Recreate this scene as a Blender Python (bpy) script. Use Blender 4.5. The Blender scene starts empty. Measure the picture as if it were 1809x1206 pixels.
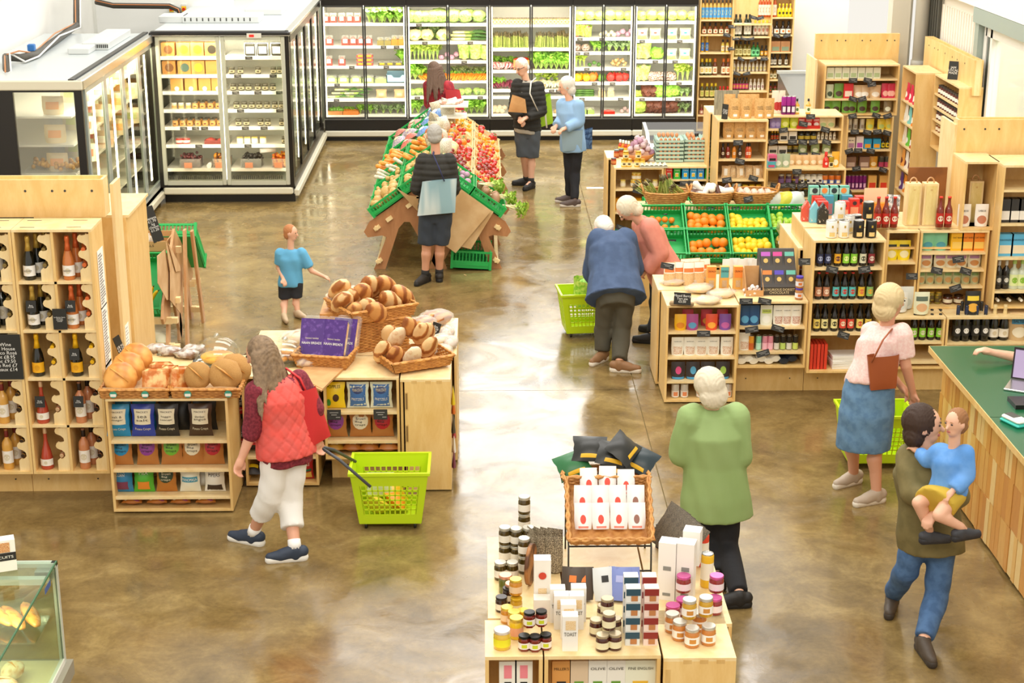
import bpy,bmesh,math,random
import numpy as np
from mathutils import Vector,Matrix,Euler,noise
random.seed(7)
PI=math.pi
C=bpy.context.scene.collection
# ------------------------------------------------------------------ camera
F_PX,CAM_Z=2898.0,4.7
PITCH=math.atan(923/F_PX)
YAW=math.atan(54.5*math.cos(PITCH)/F_PX)
cd=bpy.data.cameras.new('camera');cam=bpy.data.objects.new('camera',cd);C.objects.link(cam)
cam.location=(0,0,CAM_Z)
cam.rotation_euler=(PI/2-PITCH,0,-YAW)
cd.sensor_fit='HORIZONTAL';cd.sensor_width=36.0;cd.lens=36.0*F_PX/1809.0
cd.clip_end=200
bpy.context.scene.camera=cam
_M=Euler((PI/2-PITCH,0,-YAW)).to_matrix()
def _ray(px,py):return _M@Vector(((px-904.5)/F_PX,-(py-603)/F_PX,-1.0))
def onz(px,py,z=0.0):  # survey: where the sight line of a pixel meets the level z
    d=_ray(px,py);t=(z-CAM_Z)/d.z;return Vector((t*d.x,t*d.y,z))
def ony(px,py,Y):  # survey: where it meets the upright plane y = Y
    d=_ray(px,py);t=Y/d.y;return Vector((t*d.x,Y,CAM_Z+t*d.z))
def xat(px,Y,z):  # survey: x of a pixel column on the plane y = Y at height z
    k=(px-904.5)/F_PX;c,s=math.cos(YAW),math.sin(YAW);q=math.cos(PITCH)
    return(k*(Y*c*q-(z-CAM_Z)*math.sin(PITCH))+Y*s)/(c-k*s*q)
def onx(px,py,X):
    d=_ray(px,py);t=X/d.x;return Vector((X,t*d.y,CAM_Z+t*d.z))
# ------------------------------------------------------------------ world, lights, exposure
w=bpy.data.worlds.new('overcast_sky');bpy.context.scene.world=w;w.use_nodes=True
wn=w.node_tree.nodes['Background'];wn.inputs[0].default_value=(1.0,0.95,0.86,1);wn.inputs[1].default_value=0.78
def area(name,loc,rot,sx,sy,power,col=(1,.96,.9)):
    l=bpy.data.lights.new(name,'AREA');l.shape='RECTANGLE';l.size=sx;l.size_y=sy;l.energy=power;l.color=col
    o=bpy.data.objects.new(name,l);C.objects.link(o);o.location=loc;o.rotation_euler=rot;return o
area('overhead_light',(0.5,10.0,7.2),(0,0,0),7,2.2,260,(1,.97,.93))
area('overhead_light',(0.5,15.5,7.2),(0,0,0),7,2.2,260,(1,.97,.93))
area('overhead_light',(0.5,21.0,7.2),(0,0,0),7,2.2,260,(1,.97,.93))
area('front_area_light',(0.3,2.5,6.6),(math.radians(55),0,0),8,2.0,260,(1,.93,.82))  # unseen area light over the camera end, aimed into the shop for soft direction
area('gable_window_light',(0.3,25.6,5.4),(math.radians(-80),0,0),4.4,4.2,190,(.93,.97,1))
area('overhead_light',(4.2,22.5,6.8),(math.radians(50),0,0),4,1.5,300,(1,.98,.94))  # extra area light added only to brighten the back wall at right
area('yard_fill_light',(7.0,16.0,4.2),(0,0,0),2,5,260,(1,.97,.92))  # area light added to brighten the yard beyond the window
vs=bpy.context.scene.view_settings
vs.view_transform='Standard';vs.look='None';vs.gamma=1.0;vs.use_curve_mapping=False;vs.exposure=0.3
# ------------------------------------------------------------------ materials
_m={}
def nodes_of(name):
    m=bpy.data.materials.new(name);m.use_nodes=True
    nt=m.node_tree;return m,nt,nt.nodes['Principled BSDF']
def lin(h):
    if isinstance(h,tuple):return h
    h=h.lstrip('#');r=[int(h[i:i+2],16)/255 for i in(0,2,4)]
    return tuple(c/12.92 if c<=.04045 else((c+.055)/1.055)**2.4 for c in r)
def mat(col,rough=.5,metal=0.,spec=.5,var=.0,scale=40.,bump=0.,emit=0.,coat=0.,sss=0.):
    key=('p',col,rough,metal,spec,var,scale,bump,emit,coat)
    if key in _m:return _m[key]
    m,nt,b=nodes_of('paint_'+str(len(_m)));c=lin(col)
    b.inputs['Base Color'].default_value=(*c,1);b.inputs['Roughness'].default_value=rough
    b.inputs['Metallic'].default_value=metal;b.inputs['Specular IOR Level'].default_value=spec
    if coat:b.inputs['Coat Weight'].default_value=coat
    if emit:
        b.inputs['Emission Color'].default_value=(*c,1);b.inputs['Emission Strength'].default_value=emit
    if var or bump:
        tc=nt.nodes.new('ShaderNodeTexCoord');nz=nt.nodes.new('ShaderNodeTexNoise')
        nz.inputs['Scale'].default_value=scale;nz.inputs['Detail'].default_value=3
        nt.links.new(tc.outputs['Object'],nz.inputs['Vector'])
        if var:
            hs=nt.nodes.new('ShaderNodeMix');hs.data_type='RGBA'
            hs.inputs[6].default_value=(*[max(0,x*(1-var))for x in c],1)
            hs.inputs[7].default_value=(*[min(1,x*(1+var))for x in c],1)
            mr=nt.nodes.new('ShaderNodeMapRange');mr.inputs[1].default_value=.35;mr.inputs[2].default_value=.65
            nt.links.new(nz.outputs['Fac'],mr.inputs[0]);nt.links.new(mr.outputs[0],hs.inputs[0])
            nt.links.new(hs.outputs[2],b.inputs['Base Color'])
        if bump:
            bp=nt.nodes.new('ShaderNodeBump');bp.inputs['Strength'].default_value=bump;bp.inputs['Distance'].default_value=.01
            nt.links.new(nz.outputs['Fac'],bp.inputs['Height']);nt.links.new(bp.outputs[0],b.inputs['Normal'])
    _m[key]=m;return m
def mat2(c1,c2,scale=20.,rough=.5,lo=.45,hi=.55,bump=0.,detail=4,stretch=(1,1,1),key=None,spec=.5,coat=0.):
    k=('2',c1,c2,scale,rough,lo,hi,bump,stretch,detail,coat)
    if k in _m:return _m[k]
    m,nt,b=nodes_of('blend_'+str(len(_m)))
    tc=nt.nodes.new('ShaderNodeTexCoord');mp=nt.nodes.new('ShaderNodeMapping');mp.inputs['Scale'].default_value=stretch
    nz=nt.nodes.new('ShaderNodeTexNoise');nz.inputs['Scale'].default_value=scale;nz.inputs['Detail'].default_value=detail
    mr=nt.nodes.new('ShaderNodeMapRange');mr.inputs[1].default_value=lo;mr.inputs[2].default_value=hi
    mx=nt.nodes.new('ShaderNodeMix');mx.data_type='RGBA';mx.inputs[6].default_value=(*lin(c1),1);mx.inputs[7].default_value=(*lin(c2),1)
    nt.links.new(tc.outputs['Object'],mp.inputs[0]);nt.links.new(mp.outputs[0],nz.inputs['Vector'])
    nt.links.new(nz.outputs['Fac'],mr.inputs[0]);nt.links.new(mr.outputs[0],mx.inputs[0]);nt.links.new(mx.outputs[2],b.inputs['Base Color'])
    b.inputs['Roughness'].default_value=rough;b.inputs['Specular IOR Level'].default_value=spec
    if coat:b.inputs['Coat Weight'].default_value=coat
    if bump:
        bp=nt.nodes.new('ShaderNodeBump');bp.inputs['Strength'].default_value=bump;bp.inputs['Distance'].default_value=.01
        nt.links.new(nz.outputs['Fac'],bp.inputs['Height']);nt.links.new(bp.outputs[0],b.inputs['Normal'])
    _m[k]=m;return m
def glassy(tint='#ffffff',alpha=.12,rough=.05,fres=True):  # thin clear pane: mostly transparent with a glossy film
    k=('g',tint,alpha,rough,fres)
    if k in _m:return _m[k]
    m=bpy.data.materials.new('clear_'+str(len(_m)));m.use_nodes=True;nt=m.node_tree;nt.nodes.clear()
    o=nt.nodes.new('ShaderNodeOutputMaterial');t=nt.nodes.new('ShaderNodeBsdfTransparent');g=nt.nodes.new('ShaderNodeBsdfGlossy')
    t.inputs[0].default_value=(*lin(tint),1);g.inputs['Roughness'].default_value=rough
    mx=nt.nodes.new('ShaderNodeMixShader');mx.inputs[0].default_value=alpha
    fr=nt.nodes.new('ShaderNodeFresnel');fr.inputs[0].default_value=1.45
    ad=nt.nodes.new('ShaderNodeMath');ad.operation='MAXIMUM';ad.inputs[1].default_value=alpha
    nt.links.new(fr.outputs[0],ad.inputs[0])
    if fres:nt.links.new(ad.outputs[0],mx.inputs[0])
    nt.links.new(t.outputs[0],mx.inputs[1]);nt.links.new(g.outputs[0],mx.inputs[2]);nt.links.new(mx.outputs[0],o.inputs[0])
    _m[k]=m;return m
def film(col='#e8e8e8',alpha=.35,rough=.2):  # cellophane / frosted plastic: a diffuse-glossy film over transparency
    k=('f',col,alpha,rough)
    if k in _m:return _m[k]
    m,nt,b=nodes_of('film_'+str(len(_m)))
    b.inputs['Base Color'].default_value=(*lin(col),1);b.inputs['Roughness'].default_value=rough;b.inputs['Alpha'].default_value=alpha
    _m[k]=m;return m
def plywood(c1='#edca88',c2='#e2b971',k='ply'):
    kk=('w',c1,c2)
    if kk in _m:return _m[kk]
    m,nt,b=nodes_of('birch_plywood')
    tc=nt.nodes.new('ShaderNodeTexCoord');oi=nt.nodes.new('ShaderNodeObjectInfo')
    mp=nt.nodes.new('ShaderNodeMapping');mp.inputs['Scale'].default_value=(2.2,2.2,.55)
    wv=nt.nodes.new('ShaderNodeTexNoise');wv.inputs['Scale'].default_value=3.5;wv.inputs['Detail'].default_value=5;wv.inputs['Distortion'].default_value=1.6
    n2=nt.nodes.new('ShaderNodeTexNoise');n2.inputs['Scale'].default_value=60;n2.inputs['Detail'].default_value=2
    va=nt.nodes.new('ShaderNodeVectorMath');va.operation='ADD'
    nt.links.new(tc.outputs['Object'],va.inputs[0]);nt.links.new(oi.outputs['Location'],va.inputs[1])
    nt.links.new(va.outputs[0],mp.inputs[0]);nt.links.new(mp.outputs[0],wv.inputs['Vector']);nt.links.new(mp.outputs[0],n2.inputs['Vector'])
    ml=nt.nodes.new('ShaderNodeMath');ml.operation='MULTIPLY_ADD';ml.inputs[1].default_value=.25
    nt.links.new(n2.outputs['Fac'],ml.inputs[0]);nt.links.new(wv.outputs['Fac'],ml.inputs[2])
    mr=nt.nodes.new('ShaderNodeMapRange');mr.inputs[1].default_value=.45;mr.inputs[2].default_value=.8
    nt.links.new(ml.outputs[0],mr.inputs[0])
    mx=nt.nodes.new('ShaderNodeMix');mx.data_type='RGBA';mx.inputs[6].default_value=(*lin(c1),1);mx.inputs[7].default_value=(*lin(c2),1)
    nt.links.new(mr.outputs[0],mx.inputs[0]);nt.links.new(mx.outputs[2],b.inputs['Base Color'])
    b.inputs['Roughness'].default_value=.42
    _m[kk]=m;return m
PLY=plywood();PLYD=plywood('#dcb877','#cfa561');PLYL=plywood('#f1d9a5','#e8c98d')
OAK=plywood('#d6a877','#c08d5c');BRBOARD=plywood('#b98458','#a8744a')
WHITE=mat('#f2f2ee',.45);BLACK=mat('#14110e',.35);DKGREY=mat('#3a3936',.5);TAG=mat('#2c2b28',.6)
GREY=mat('#b9b8b0',.4);CREAM=mat('#d9d3bd',.45);STEEL=mat('#c9c9c4',.25,.9);ALU=mat('#cfd2cf',.3,.6)
CRATE=mat('#23a850',.4);GLASS=glassy('#fbfffb',.05);PAPER=mat('#f4f1ea',.7);KRAFT=mat2('#cfa06a','#c29059',12,.8,.3,.7)
CHALK=mat('#eceae2',.8);BLUEH=mat('#3d4bb0',.4)
LED=mat('#fff4d8',.5,emit=7.0)
# ------------------------------------------------------------------ mesh builder
class MB:
    def __init__(s):s.v=[];s.f=[];s.m=[];s.s=[];s.x=None
    def _add(s,vs,fs,m,smooth):
        o=len(s.v)
        if s.x is not None:vs=[tuple(s.x@Vector(p))for p in vs]
        s.v+=vs;s.f+=[tuple(i+o for i in f)for f in fs]
        s.m+=[m]*len(fs);s.s+=[smooth]*len(fs);return s
    def box(s,x0,x1,y0,y1,z0,z1,m=0,ch=0.):
        if ch:
            c=ch;vs=[];
            for(z,i)in((z0,c),(z0+c,0),(z1-c,0),(z1,c)):
                a,b_,d,e=x0+i,x1-i,y0+i,y1-i
                vs+=[(a+c,d,z),(b_-c,d,z),(b_,d+c,z),(b_,e-c,z),(b_-c,e,z),(a+c,e,z),(a,e-c,z),(a,d+c,z)]
            fs=[tuple(range(7,-1,-1)),tuple(range(24,32))]
            for r in range(3):
                for k in range(8):fs.append((r*8+k,r*8+(k+1)%8,r*8+8+(k+1)%8,r*8+8+k))
            return s._add(vs,fs,m,False)
        vs=[(x0,y0,z0),(x1,y0,z0),(x1,y1,z0),(x0,y1,z0),(x0,y0,z1),(x1,y0,z1),(x1,y1,z1),(x0,y1,z1)]
        fs=[(0,3,2,1),(4,5,6,7),(0,1,5,4),(1,2,6,5),(2,3,7,6),(3,0,4,7)]
        return s._add(vs,fs,m,False)
    def lathe(s,prof,n=12,m=0,cx=0,cy=0,smooth=True,sy=1.0,cap=True):  # prof [(r,z[,mat])]
        vs=[];fs=[];ms=[]
        for p in prof:
            for k in range(n):
                a=2*PI*k/n;vs.append((cx+p[0]*math.cos(a),cy+sy*p[0]*math.sin(a),p[1]))
        for i in range(len(prof)-1):
            mm=prof[i+1][2]if len(prof[i+1])>2 else m
            for k in range(n):
                fs.append((i*n+k,i*n+(k+1)%n,(i+1)*n+(k+1)%n,(i+1)*n+k));ms.append(mm)
        if cap:
            fs.append(tuple(range(n-1,-1,-1)));ms.append(prof[0][2]if len(prof[0])>2 else m)
            fs.append(tuple((len(prof)-1)*n+k for k in range(n)));ms.append(prof[-1][2]if len(prof[-1])>2 else m)
        o=len(s.m);s._add(vs,fs,m,smooth);s.m[o:]=ms
        if cap:s.s[-1]=False;s.s[-2]=False
        return s
    def tube(s,pts,rs,n=8,m=0,cap=True,smooth=True,flat=1.0):
        pts=[Vector(p)for p in pts];vs=[];fs=[]
        if not isinstance(rs,(list,tuple)):rs=[rs]*len(pts)
        up=Vector((0,0,1))
        for i,p in enumerate(pts):
            t=(pts[min(i+1,len(pts)-1)]-pts[max(i-1,0)]).normalized()
            if i==0:a=t.orthogonal().normalized()if abs(t.z)>.95 else t.cross(up).normalized()
            else:a=(a-t*a.dot(t)).normalized()
            b=t.cross(a)
            for k in range(n):
                q=2*PI*k/n;vs.append(tuple(p+a*math.cos(q)*rs[i]+b*math.sin(q)*rs[i]*flat))
        for i in range(len(pts)-1):
            for k in range(n):fs.append((i*n+k,i*n+(k+1)%n,(i+1)*n+(k+1)%n,(i+1)*n+k))
        if cap:fs.append(tuple(range(n-1,-1,-1)));fs.append(tuple((len(pts)-1)*n+k for k in range(n)))
        return s._add(vs,fs,m,smooth)
    def ell(s,c,r,nu=10,nv=6,m=0,wob=0.,seed=0,rot=None):
        if not isinstance(r,(list,tuple)):r=(r,r,r)
        vs=[];fs=[];R=Euler(rot).to_matrix()if rot else None
        for j in range(nv+1):
            t=PI*j/nv
            for k in range(nu):
                a=2*PI*k/nu;d=Vector((math.sin(t)*math.cos(a),math.sin(t)*math.sin(a),-math.cos(t)))
                q=1+(wob*noise.noise(d*2.3+Vector((seed*3.1,seed,0)))if wob else 0)
                p=Vector((d.x*r[0]*q,d.y*r[1]*q,d.z*r[2]*q))
                if R:p=R@p
                vs.append(tuple(p+Vector(c)))
        for j in range(nv):
            for k in range(nu):
                if j==0:fs.append((j*nu,(j+1)*nu+(k+1)%nu,(j+1)*nu+k))
                elif j==nv-1:fs.append((j*nu+k,j*nu+(k+1)%nu,nv*nu))
                else:fs.append((j*nu+k,j*nu+(k+1)%nu,(j+1)*nu+(k+1)%nu,(j+1)*nu+k))
        return s._add(vs,fs,m,True)
    def grid(s,fn,nu,nv,m=0,smooth=True,flip=False,u0=0.,u1=1.,v0=0.,v1=1.):
        vs=[tuple(fn(u0+(u1-u0)*i/nu,v0+(v1-v0)*j/nv))for j in range(nv+1)for i in range(nu+1)]
        fs=[]
        for j in range(nv):
            for i in range(nu):
                a=j*(nu+1)+i;q=(a,a+1,a+nu+2,a+nu+1);fs.append(q[::-1]if flip else q)
        return s._add(vs,fs,m,smooth)
    def prism(s,pts,y0,y1,m=0,axis='y'):  # outline in x,z extruded along y (or outline in x,y extruded in z)
        n=len(pts)
        if axis=='y':vs=[(p[0],y0,p[1])for p in pts]+[(p[0],y1,p[1])for p in pts]
        elif axis=='z':vs=[(p[0],p[1],y0)for p in pts]+[(p[0],p[1],y1)for p in pts]
        else:vs=[(y0,p[0],p[1])for p in pts]+[(y1,p[0],p[1])for p in pts]
        fs=[tuple(range(n)),tuple(range(2*n-1,n-1,-1))]
        for k in range(n):fs.append((k,(k+1)%n,n+(k+1)%n,n+k)[::-1])
        return s._add(vs,fs,m,False)
    def mesh(s,name,nm=None):
        me=bpy.data.meshes.new(name);me.from_pydata(s.v,[],s.f)
        me.polygons.foreach_set('material_index',s.m);me.polygons.foreach_set('use_smooth',s.s)
        for _ in range((nm or(max(s.m)+1 if s.m else 1))):me.materials.append(None)
        me.update();return me
def fixn(me):
    bm=bmesh.new();bm.from_mesh(me);bmesh.ops.recalc_face_normals(bm,faces=bm.faces);bm.to_mesh(me);bm.free();return me
_mesh={}
def cached(key,fn):
    if key not in _mesh:
        r=fn();_mesh[key]=fixn(r.mesh(str(key[0])))if isinstance(r,MB)else r
    return _mesh[key]
def put(name,me,mats,parent=None,loc=(0,0,0),rot=(0,0,0),scale=None):
    if isinstance(me,MB):me=fixn(me.mesh(name))
    o=bpy.data.objects.new(name,me);C.objects.link(o)
    if not isinstance(mats,(list,tuple)):mats=[mats]
    for i,sl in enumerate(o.material_slots):
        sl.link='OBJECT';sl.material=mats[min(i,len(mats)-1)]
    o.location=loc;o.rotation_euler=rot
    if scale is not None:o.scale=scale if isinstance(scale,(tuple,list))else(scale,)*3
    if parent:o.parent=parent
    return o
def tag(o,label,cat,group=None):
    o['label']=label;o['category']=cat
    if group:o['group']=group
    return o
def thing(name,label,cat,loc=(0,0,0),rz=0.,group=None,rot=None):
    o=bpy.data.objects.new(name,None);C.objects.link(o);o.empty_display_size=.05
    o.location=loc;o.rotation_euler=rot or(0,0,rz);return tag(o,label,cat,group)
def solo(name,me,mats,label,cat,loc=(0,0,0),rot=(0,0,0),group=None,scale=None):
    return tag(put(name,me,mats,None,loc,rot,scale),label,cat,group)
def struct(name,me,mats,loc=(0,0,0),rot=(0,0,0)):
    o=put(name,me,mats,None,loc,rot);o['kind']='structure';return o
def copy_tree(o,parent=None):
    c=o.copy();C.objects.link(c)
    if parent:c.parent=parent
    for ch in o.children:copy_tree(ch,c)
    return c
TS=bpy.data.scenes.new('workbench')  # a side scene for evaluating curves and modifiers quickly; removed at the end
def tdg():
    with bpy.context.temp_override(scene=TS,view_layer=TS.view_layers[0]):return bpy.context.evaluated_depsgraph_get()
_txt={}
def text_mesh(s,size=.03,width=None,bold=0.0,shear=0.):
    k=(s,size,width,bold,shear)
    if k in _txt:return _txt[k]
    c=bpy.data.curves.new('lettering','FONT');c.body=s;c.size=size;c.align_x='CENTER';c.align_y='CENTER';c.offset=bold;c.resolution_u=2
    c.shear=shear;c.space_line=.85
    o=bpy.data.objects.new('lettering',c);TS.collection.objects.link(o)
    dg=tdg();me=bpy.data.meshes.new_from_object(o.evaluated_get(dg));bpy.data.objects.remove(o)
    if width and len(me.vertices):
        xs=[v.co.x for v in me.vertices];wd=max(xs)-min(xs);f=width/max(wd,1e-6)
        for v in me.vertices:v.co.x*=f
    me.transform(Matrix.Rotation(PI/2,4,'X'))  # stands upright, readable from -y
    me.materials.clear();me.materials.append(None)
    _txt[k]=me;return me
ORD=['first','second','third','fourth','fifth','sixth','seventh','eighth','ninth','tenth','eleventh','twelfth','thirteenth','fourteenth','fifteenth','sixteenth']
# ------------------------------------------------------------------ product builders (each makes one thing at x, y, z facing -y)
def lettering(par,s,size,w=None,col=BLACK,at=(0,0,0),bold=0.,rot=(0,0,0),name='lettering'):
    return put(name,text_mesh(s,size,w,bold),[col],par,at,rot)
# bottle profiles, unit height: (r, z)
BP={
 'beer':[(.118,0),(.122,.02),(.122,.52),(.105,.60),(.058,.72),(.048,.86),(.052,.93),(.054,.955)],
 'wine':[(.122,0),(.128,.02),(.128,.58),(.112,.66),(.048,.75),(.043,.93),(.05,.94),(.05,.99)],
 'champagne':[(.125,0),(.135,.03),(.138,.38),(.118,.52),(.062,.70),(.046,.84),(.052,.9),(.05,.985)],
 'rose':[(.14,0),(.15,.03),(.138,.25),(.105,.45),(.06,.6),(.042,.72),(.042,.93),(.046,.99)],
 'sauce':[(.12,0),(.13,.02),(.13,.56),(.10,.66),(.05,.74),(.045,.8)],
 'squat':[(.19,0),(.2,.03),(.2,.5),(.13,.62),(.07,.7),(.065,.78)],
 'tall':[(.09,0),(.095,.02),(.095,.68),(.07,.76),(.035,.84),(.035,.9)],
 'gin':[(.16,0),(.17,.03),(.17,.58),(.11,.66),(.055,.72),(.05,.88)],
}
CAPZ={'beer':(.93,.975,.06),'wine':(.78,1.0,.052),'champagne':(.66,1.0,.068),'rose':(.86,1.0,.05),'sauce':(.76,.95,.075),
        'squat':(.74,1.,.1),'tall':(.86,1.,.048),'gin':(.84,1.,.07)}
LABZ={'beer':(.12,.46),'wine':(.16,.46),'champagne':(.1,.34),'rose':(.1,.26),'sauce':(.12,.5),'squat':(.1,.44),'tall':(.1,.62),'gin':(.12,.5)}
def bottle_parts(kind):
    def body():return MB().lathe([(r,z)for r,z in BP[kind]],12)
    def cap():
        a,b,r=CAPZ[kind]
        pr=[(r,a),(r,a+.01),(r*.97,b-.01),(r*.85,b)]
        if kind=='champagne':pr=[(.078,.66),(.058,.78),(.049,.86),(.06,.9),(.058,.96),(.045,1.0)]
        return MB().lathe(pr,10)
    def label():
        a,b=LABZ[kind];r=max(q[0]for q in BP[kind])*1.025
        if kind=='rose':r=.152
        g=MB()
        g.grid(lambda u,v:(r*math.sin((u-.5)*2.6),-r*math.cos((u-.5)*2.6),a+(b-a)*v),8,1,0)
        c=(a+b)/2;hh=(b-a)*.27;rr=r*1.02
        pts=10;vs=[(0,-rr,c)]+[(hh*.9*math.cos(2*PI*k/pts),-math.sqrt(max(rr*rr-(hh*.9*math.cos(2*PI*k/pts))**2,1e-6))-.002,c+hh*math.sin(2*PI*k/pts))for k in range(pts)]
        g._add(vs,[(0,1+k,1+(k+1)%pts)for k in range(pts)],1,False)
        return g
    return cached(('bottle_'+kind,'b'),body),cached(('cap_'+kind,'c'),cap),cached(('label_'+kind,'l'),label)
def bottle(kind,name,label,loc,h,glass,lab,emb,cap,group=None,cat='bottle',wid=1.0,rz=0.,text=None,tcol=BLACK,rot=None,parts=True):
    b,c,l=bottle_parts(kind)
    t=thing(name,label,cat,loc,rz,group,rot)
    sc=(h*wid,h*wid,h)
    put('bottle_body',b,glass,t,scale=sc)
    if lab is not None:put('label',l,[lab,emb or lab],t,scale=sc)
    if cap is not None:put('cap',c,cap,t,scale=sc)
    if text:
        a,z=LABZ[kind];r=max(q[0]for q in BP[kind])
        lettering(t,text,h*.06,h*wid*r*1.3,tcol,(0,-r*1.08*h*wid,h*(a+z)/2))
    return t
# ---- pouches and crisp bags: a pillow surface
def pil(kind,u,v,off=0.):
    if kind=='bag':
        e=max(0,math.sin(PI*min(max((v-.05)/.9,0),1)))**.55
        x=u*(.49-.055*e);y=.55*e*(1-abs(u)**2.2)
        x+=.012*math.sin(v*17)*u
    elif kind=='pouch':
        e=(1-max(0,v))**.7 if v<.86 else .14**.7*(1-v)/.14
        x=u*(.43+.05*min(v*3,1)-.02*v*v);y=.55*e*(1-abs(u)**2.6)
    return x,-(y+off),v
def pillow(kind,lo=False):
    g=MB();a,b=(6,6)if lo else(8,9)
    g.grid(lambda u,v:pil(kind,u,v),a,b,0,u0=-1,u1=1)
    g.grid(lambda u,v:(lambda p:(p[0],-p[1],p[2]))(pil(kind,u,v)),a,b,0,flip=True,u0=-1,u1=1)
    if kind=='pouch':
        vs=[pil(kind,-1+2*i/a,0)for i in range(a+1)]+[(lambda p:(p[0],-p[1],p[2]))(pil(kind,1-2*i/a,0))for i in range(a+1)]
        g._add(vs,[tuple(range(len(vs)))],0,False)
    return g
def patch(kind,u0,u1,v0,v1,oval=False,off=.02):
    g=MB()
    if oval:
        n=14;cu,cv,ru,rv=(u0+u1)/2,(v0+v1)/2,(u1-u0)/2,(v1-v0)/2
        for q in(0,):
            vs=[pil(kind,cu,cv,off)]
            for R in(.5,1.):
                vs+=[pil(kind,cu+ru*R*math.cos(2*PI*k/n),cv+rv*R*math.sin(2*PI*k/n),off)for k in range(n)]
            fs=[(0,1+k,1+(k+1)%n)for k in range(n)]+[(1+k,1+n+k,1+n+(k+1)%n,1+(k+1)%n)for k in range(n)]
            g._add(vs,fs,0,True)
    else:g.grid(lambda u,v:pil(kind,u,v,off),6,5,0,u0=u0,u1=u1,v0=v0,v1=v1)
    return g
def wrap_text(kind,s,u0,u1,vc,hgt,asp,off=.035):
    """lettering laid on the pillow surface; unit pillow, asp = width / height"""
    k=('wt',kind,s,u0,u1,vc,hgt,round(asp,2))
    if k in _mesh:return _mesh[k]
    me=text_mesh(s,1.0).copy();n=len(me.vertices)
    if n:
        xs=[v.co.x for v in me.vertices];zs=[v.co.z for v in me.vertices]
        xa,xb,za,zb=min(xs),max(xs),min(zs),max(zs)
        for v in me.vertices:
            u=u0+(u1-u0)*(v.co.x-xa)/(xb-xa);q=vc-hgt/2+hgt*(v.co.z-za)/(zb-za)
            v.co=Vector(pil(kind,u,q,off))
    _mesh[k]=me;return me
def packet(kind,name,label,loc,w,h,d,body,patches=(),texts=(),group=None,cat='packet',rz=0.,rot=None,lo=True):
    """patches: (u0,u1,v0,v1,oval,material[,name]); texts: (string,u0,u1,vc,height,material)"""
    t=thing(name,label,cat,loc,rz,group,rot);sc=(w,d,h)
    put('wrapper',cached(('pillow_'+kind,lo),lambda:pillow(kind,lo)),body,t,scale=sc)
    for i,p in enumerate(patches):
        put(p[6]if len(p)>6 else 'printed_panel',cached(('panel',kind,p[:5],i),lambda:patch(kind,*p[:5],off=.02+.012*i)),p[5],t,scale=sc)
    for s in texts:
        put('lettering',wrap_text(kind,*s[:5],w/h,off=.035+.012*len(patches)),s[5],t,scale=sc)
    return t
def carton(name,label,loc,w,h,d,body,panel=None,top=None,text=None,tcol=BLACK,group=None,cat='box',rz=0.,tsize=None,emblem=None,rot=None,tz=.62,window=None):
    t=thing(name,label,cat,loc,rz,group,rot)
    put('carton',cached(('carton',1),lambda:MB().box(-.5,.5,-.5,.5,0,1)),body,t,scale=(w,d,h))
    if panel is not None:
        put('printed_panel',cached(('cpanel',panel[:4]),lambda:MB().box(panel[0]-.5,panel[1]-.5,-.0,.004,panel[2],panel[3])),panel[4],t,(0,-d/2-.002,0),scale=(w,.5,h))
    if window is not None:
        put('window',cached(('cpanel',window[:4]),lambda:MB().box(window[0]-.5,window[1]-.5,-.0,.004,window[2],window[3])),window[4],t,(0,-d/2-.003,0),scale=(w,.5,h))
    if emblem is not None:  # (cx, cz, r, mat)
        put('emblem',cached(('disc',1),lambda:MB()._add([(0,0,0)]+[(math.cos(2*PI*k/12),0,math.sin(2*PI*k/12))for k in range(12)],[(0,1+k,1+(k+1)%12)for k in range(12)],0,False)),
            emblem[3],t,((emblem[0]-.5)*w,-d/2-.005,emblem[1]*h),scale=emblem[2])
    if top is not None:put('lid_flap',cached(('carton',1),None),top,t,(0,0,h),scale=(w*.99,d*.99,.003))
    if text:lettering(t,text,tsize or h*.12,w*.8,tcol,(0,-d/2-.006,h*tz))
    return t
def jar(name,label,loc,r,h,content,lid,lab,group=None,cat='jar',emb=None,kind='jar',labz=(.18,.58),rz=0.,text=None,hexa=False):
    t=thing(name,label,cat,loc,rz,group);n=6 if hexa else 14
    put('glass_body',cached(('jar',n),lambda:MB().lathe([(.9,0),(1,.04),(1,.72),(.86,.82),(.84,.86)],n,smooth=not hexa)),content,t,scale=(r,r,h))
    put('lid',cached(('jarlid',1),lambda:MB().lathe([(.9,.83),(.96,.845),(.96,.985),(.9,1.0)],14)),lid,t,scale=(r,r,h))
    if lab is not None:
        put('label',cached(('jarlab',labz),lambda:MB().grid(lambda u,v:(1.02*math.sin((u-.5)*3.4),-1.02*math.cos((u-.5)*3.4),labz[0]+(labz[1]-labz[0])*v),9,1,0)),lab,t,scale=(r,r,h))
    if emb is not None:
        put('emblem',cached(('jaremb',labz),lambda:MB().grid(lambda u,v:(1.04*math.sin((u-.5)*.9),-1.04*math.cos((u-.5)*.9),labz[0]+(labz[1]-labz[0])*(.22+.56*v)),4,1,0)),emb,t,scale=(r,r,h))
    if text:lettering(t,text,h*.1,r*1.0,BLACK,(0,-r*1.06,h*sum(labz)/2))
    return t
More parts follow.
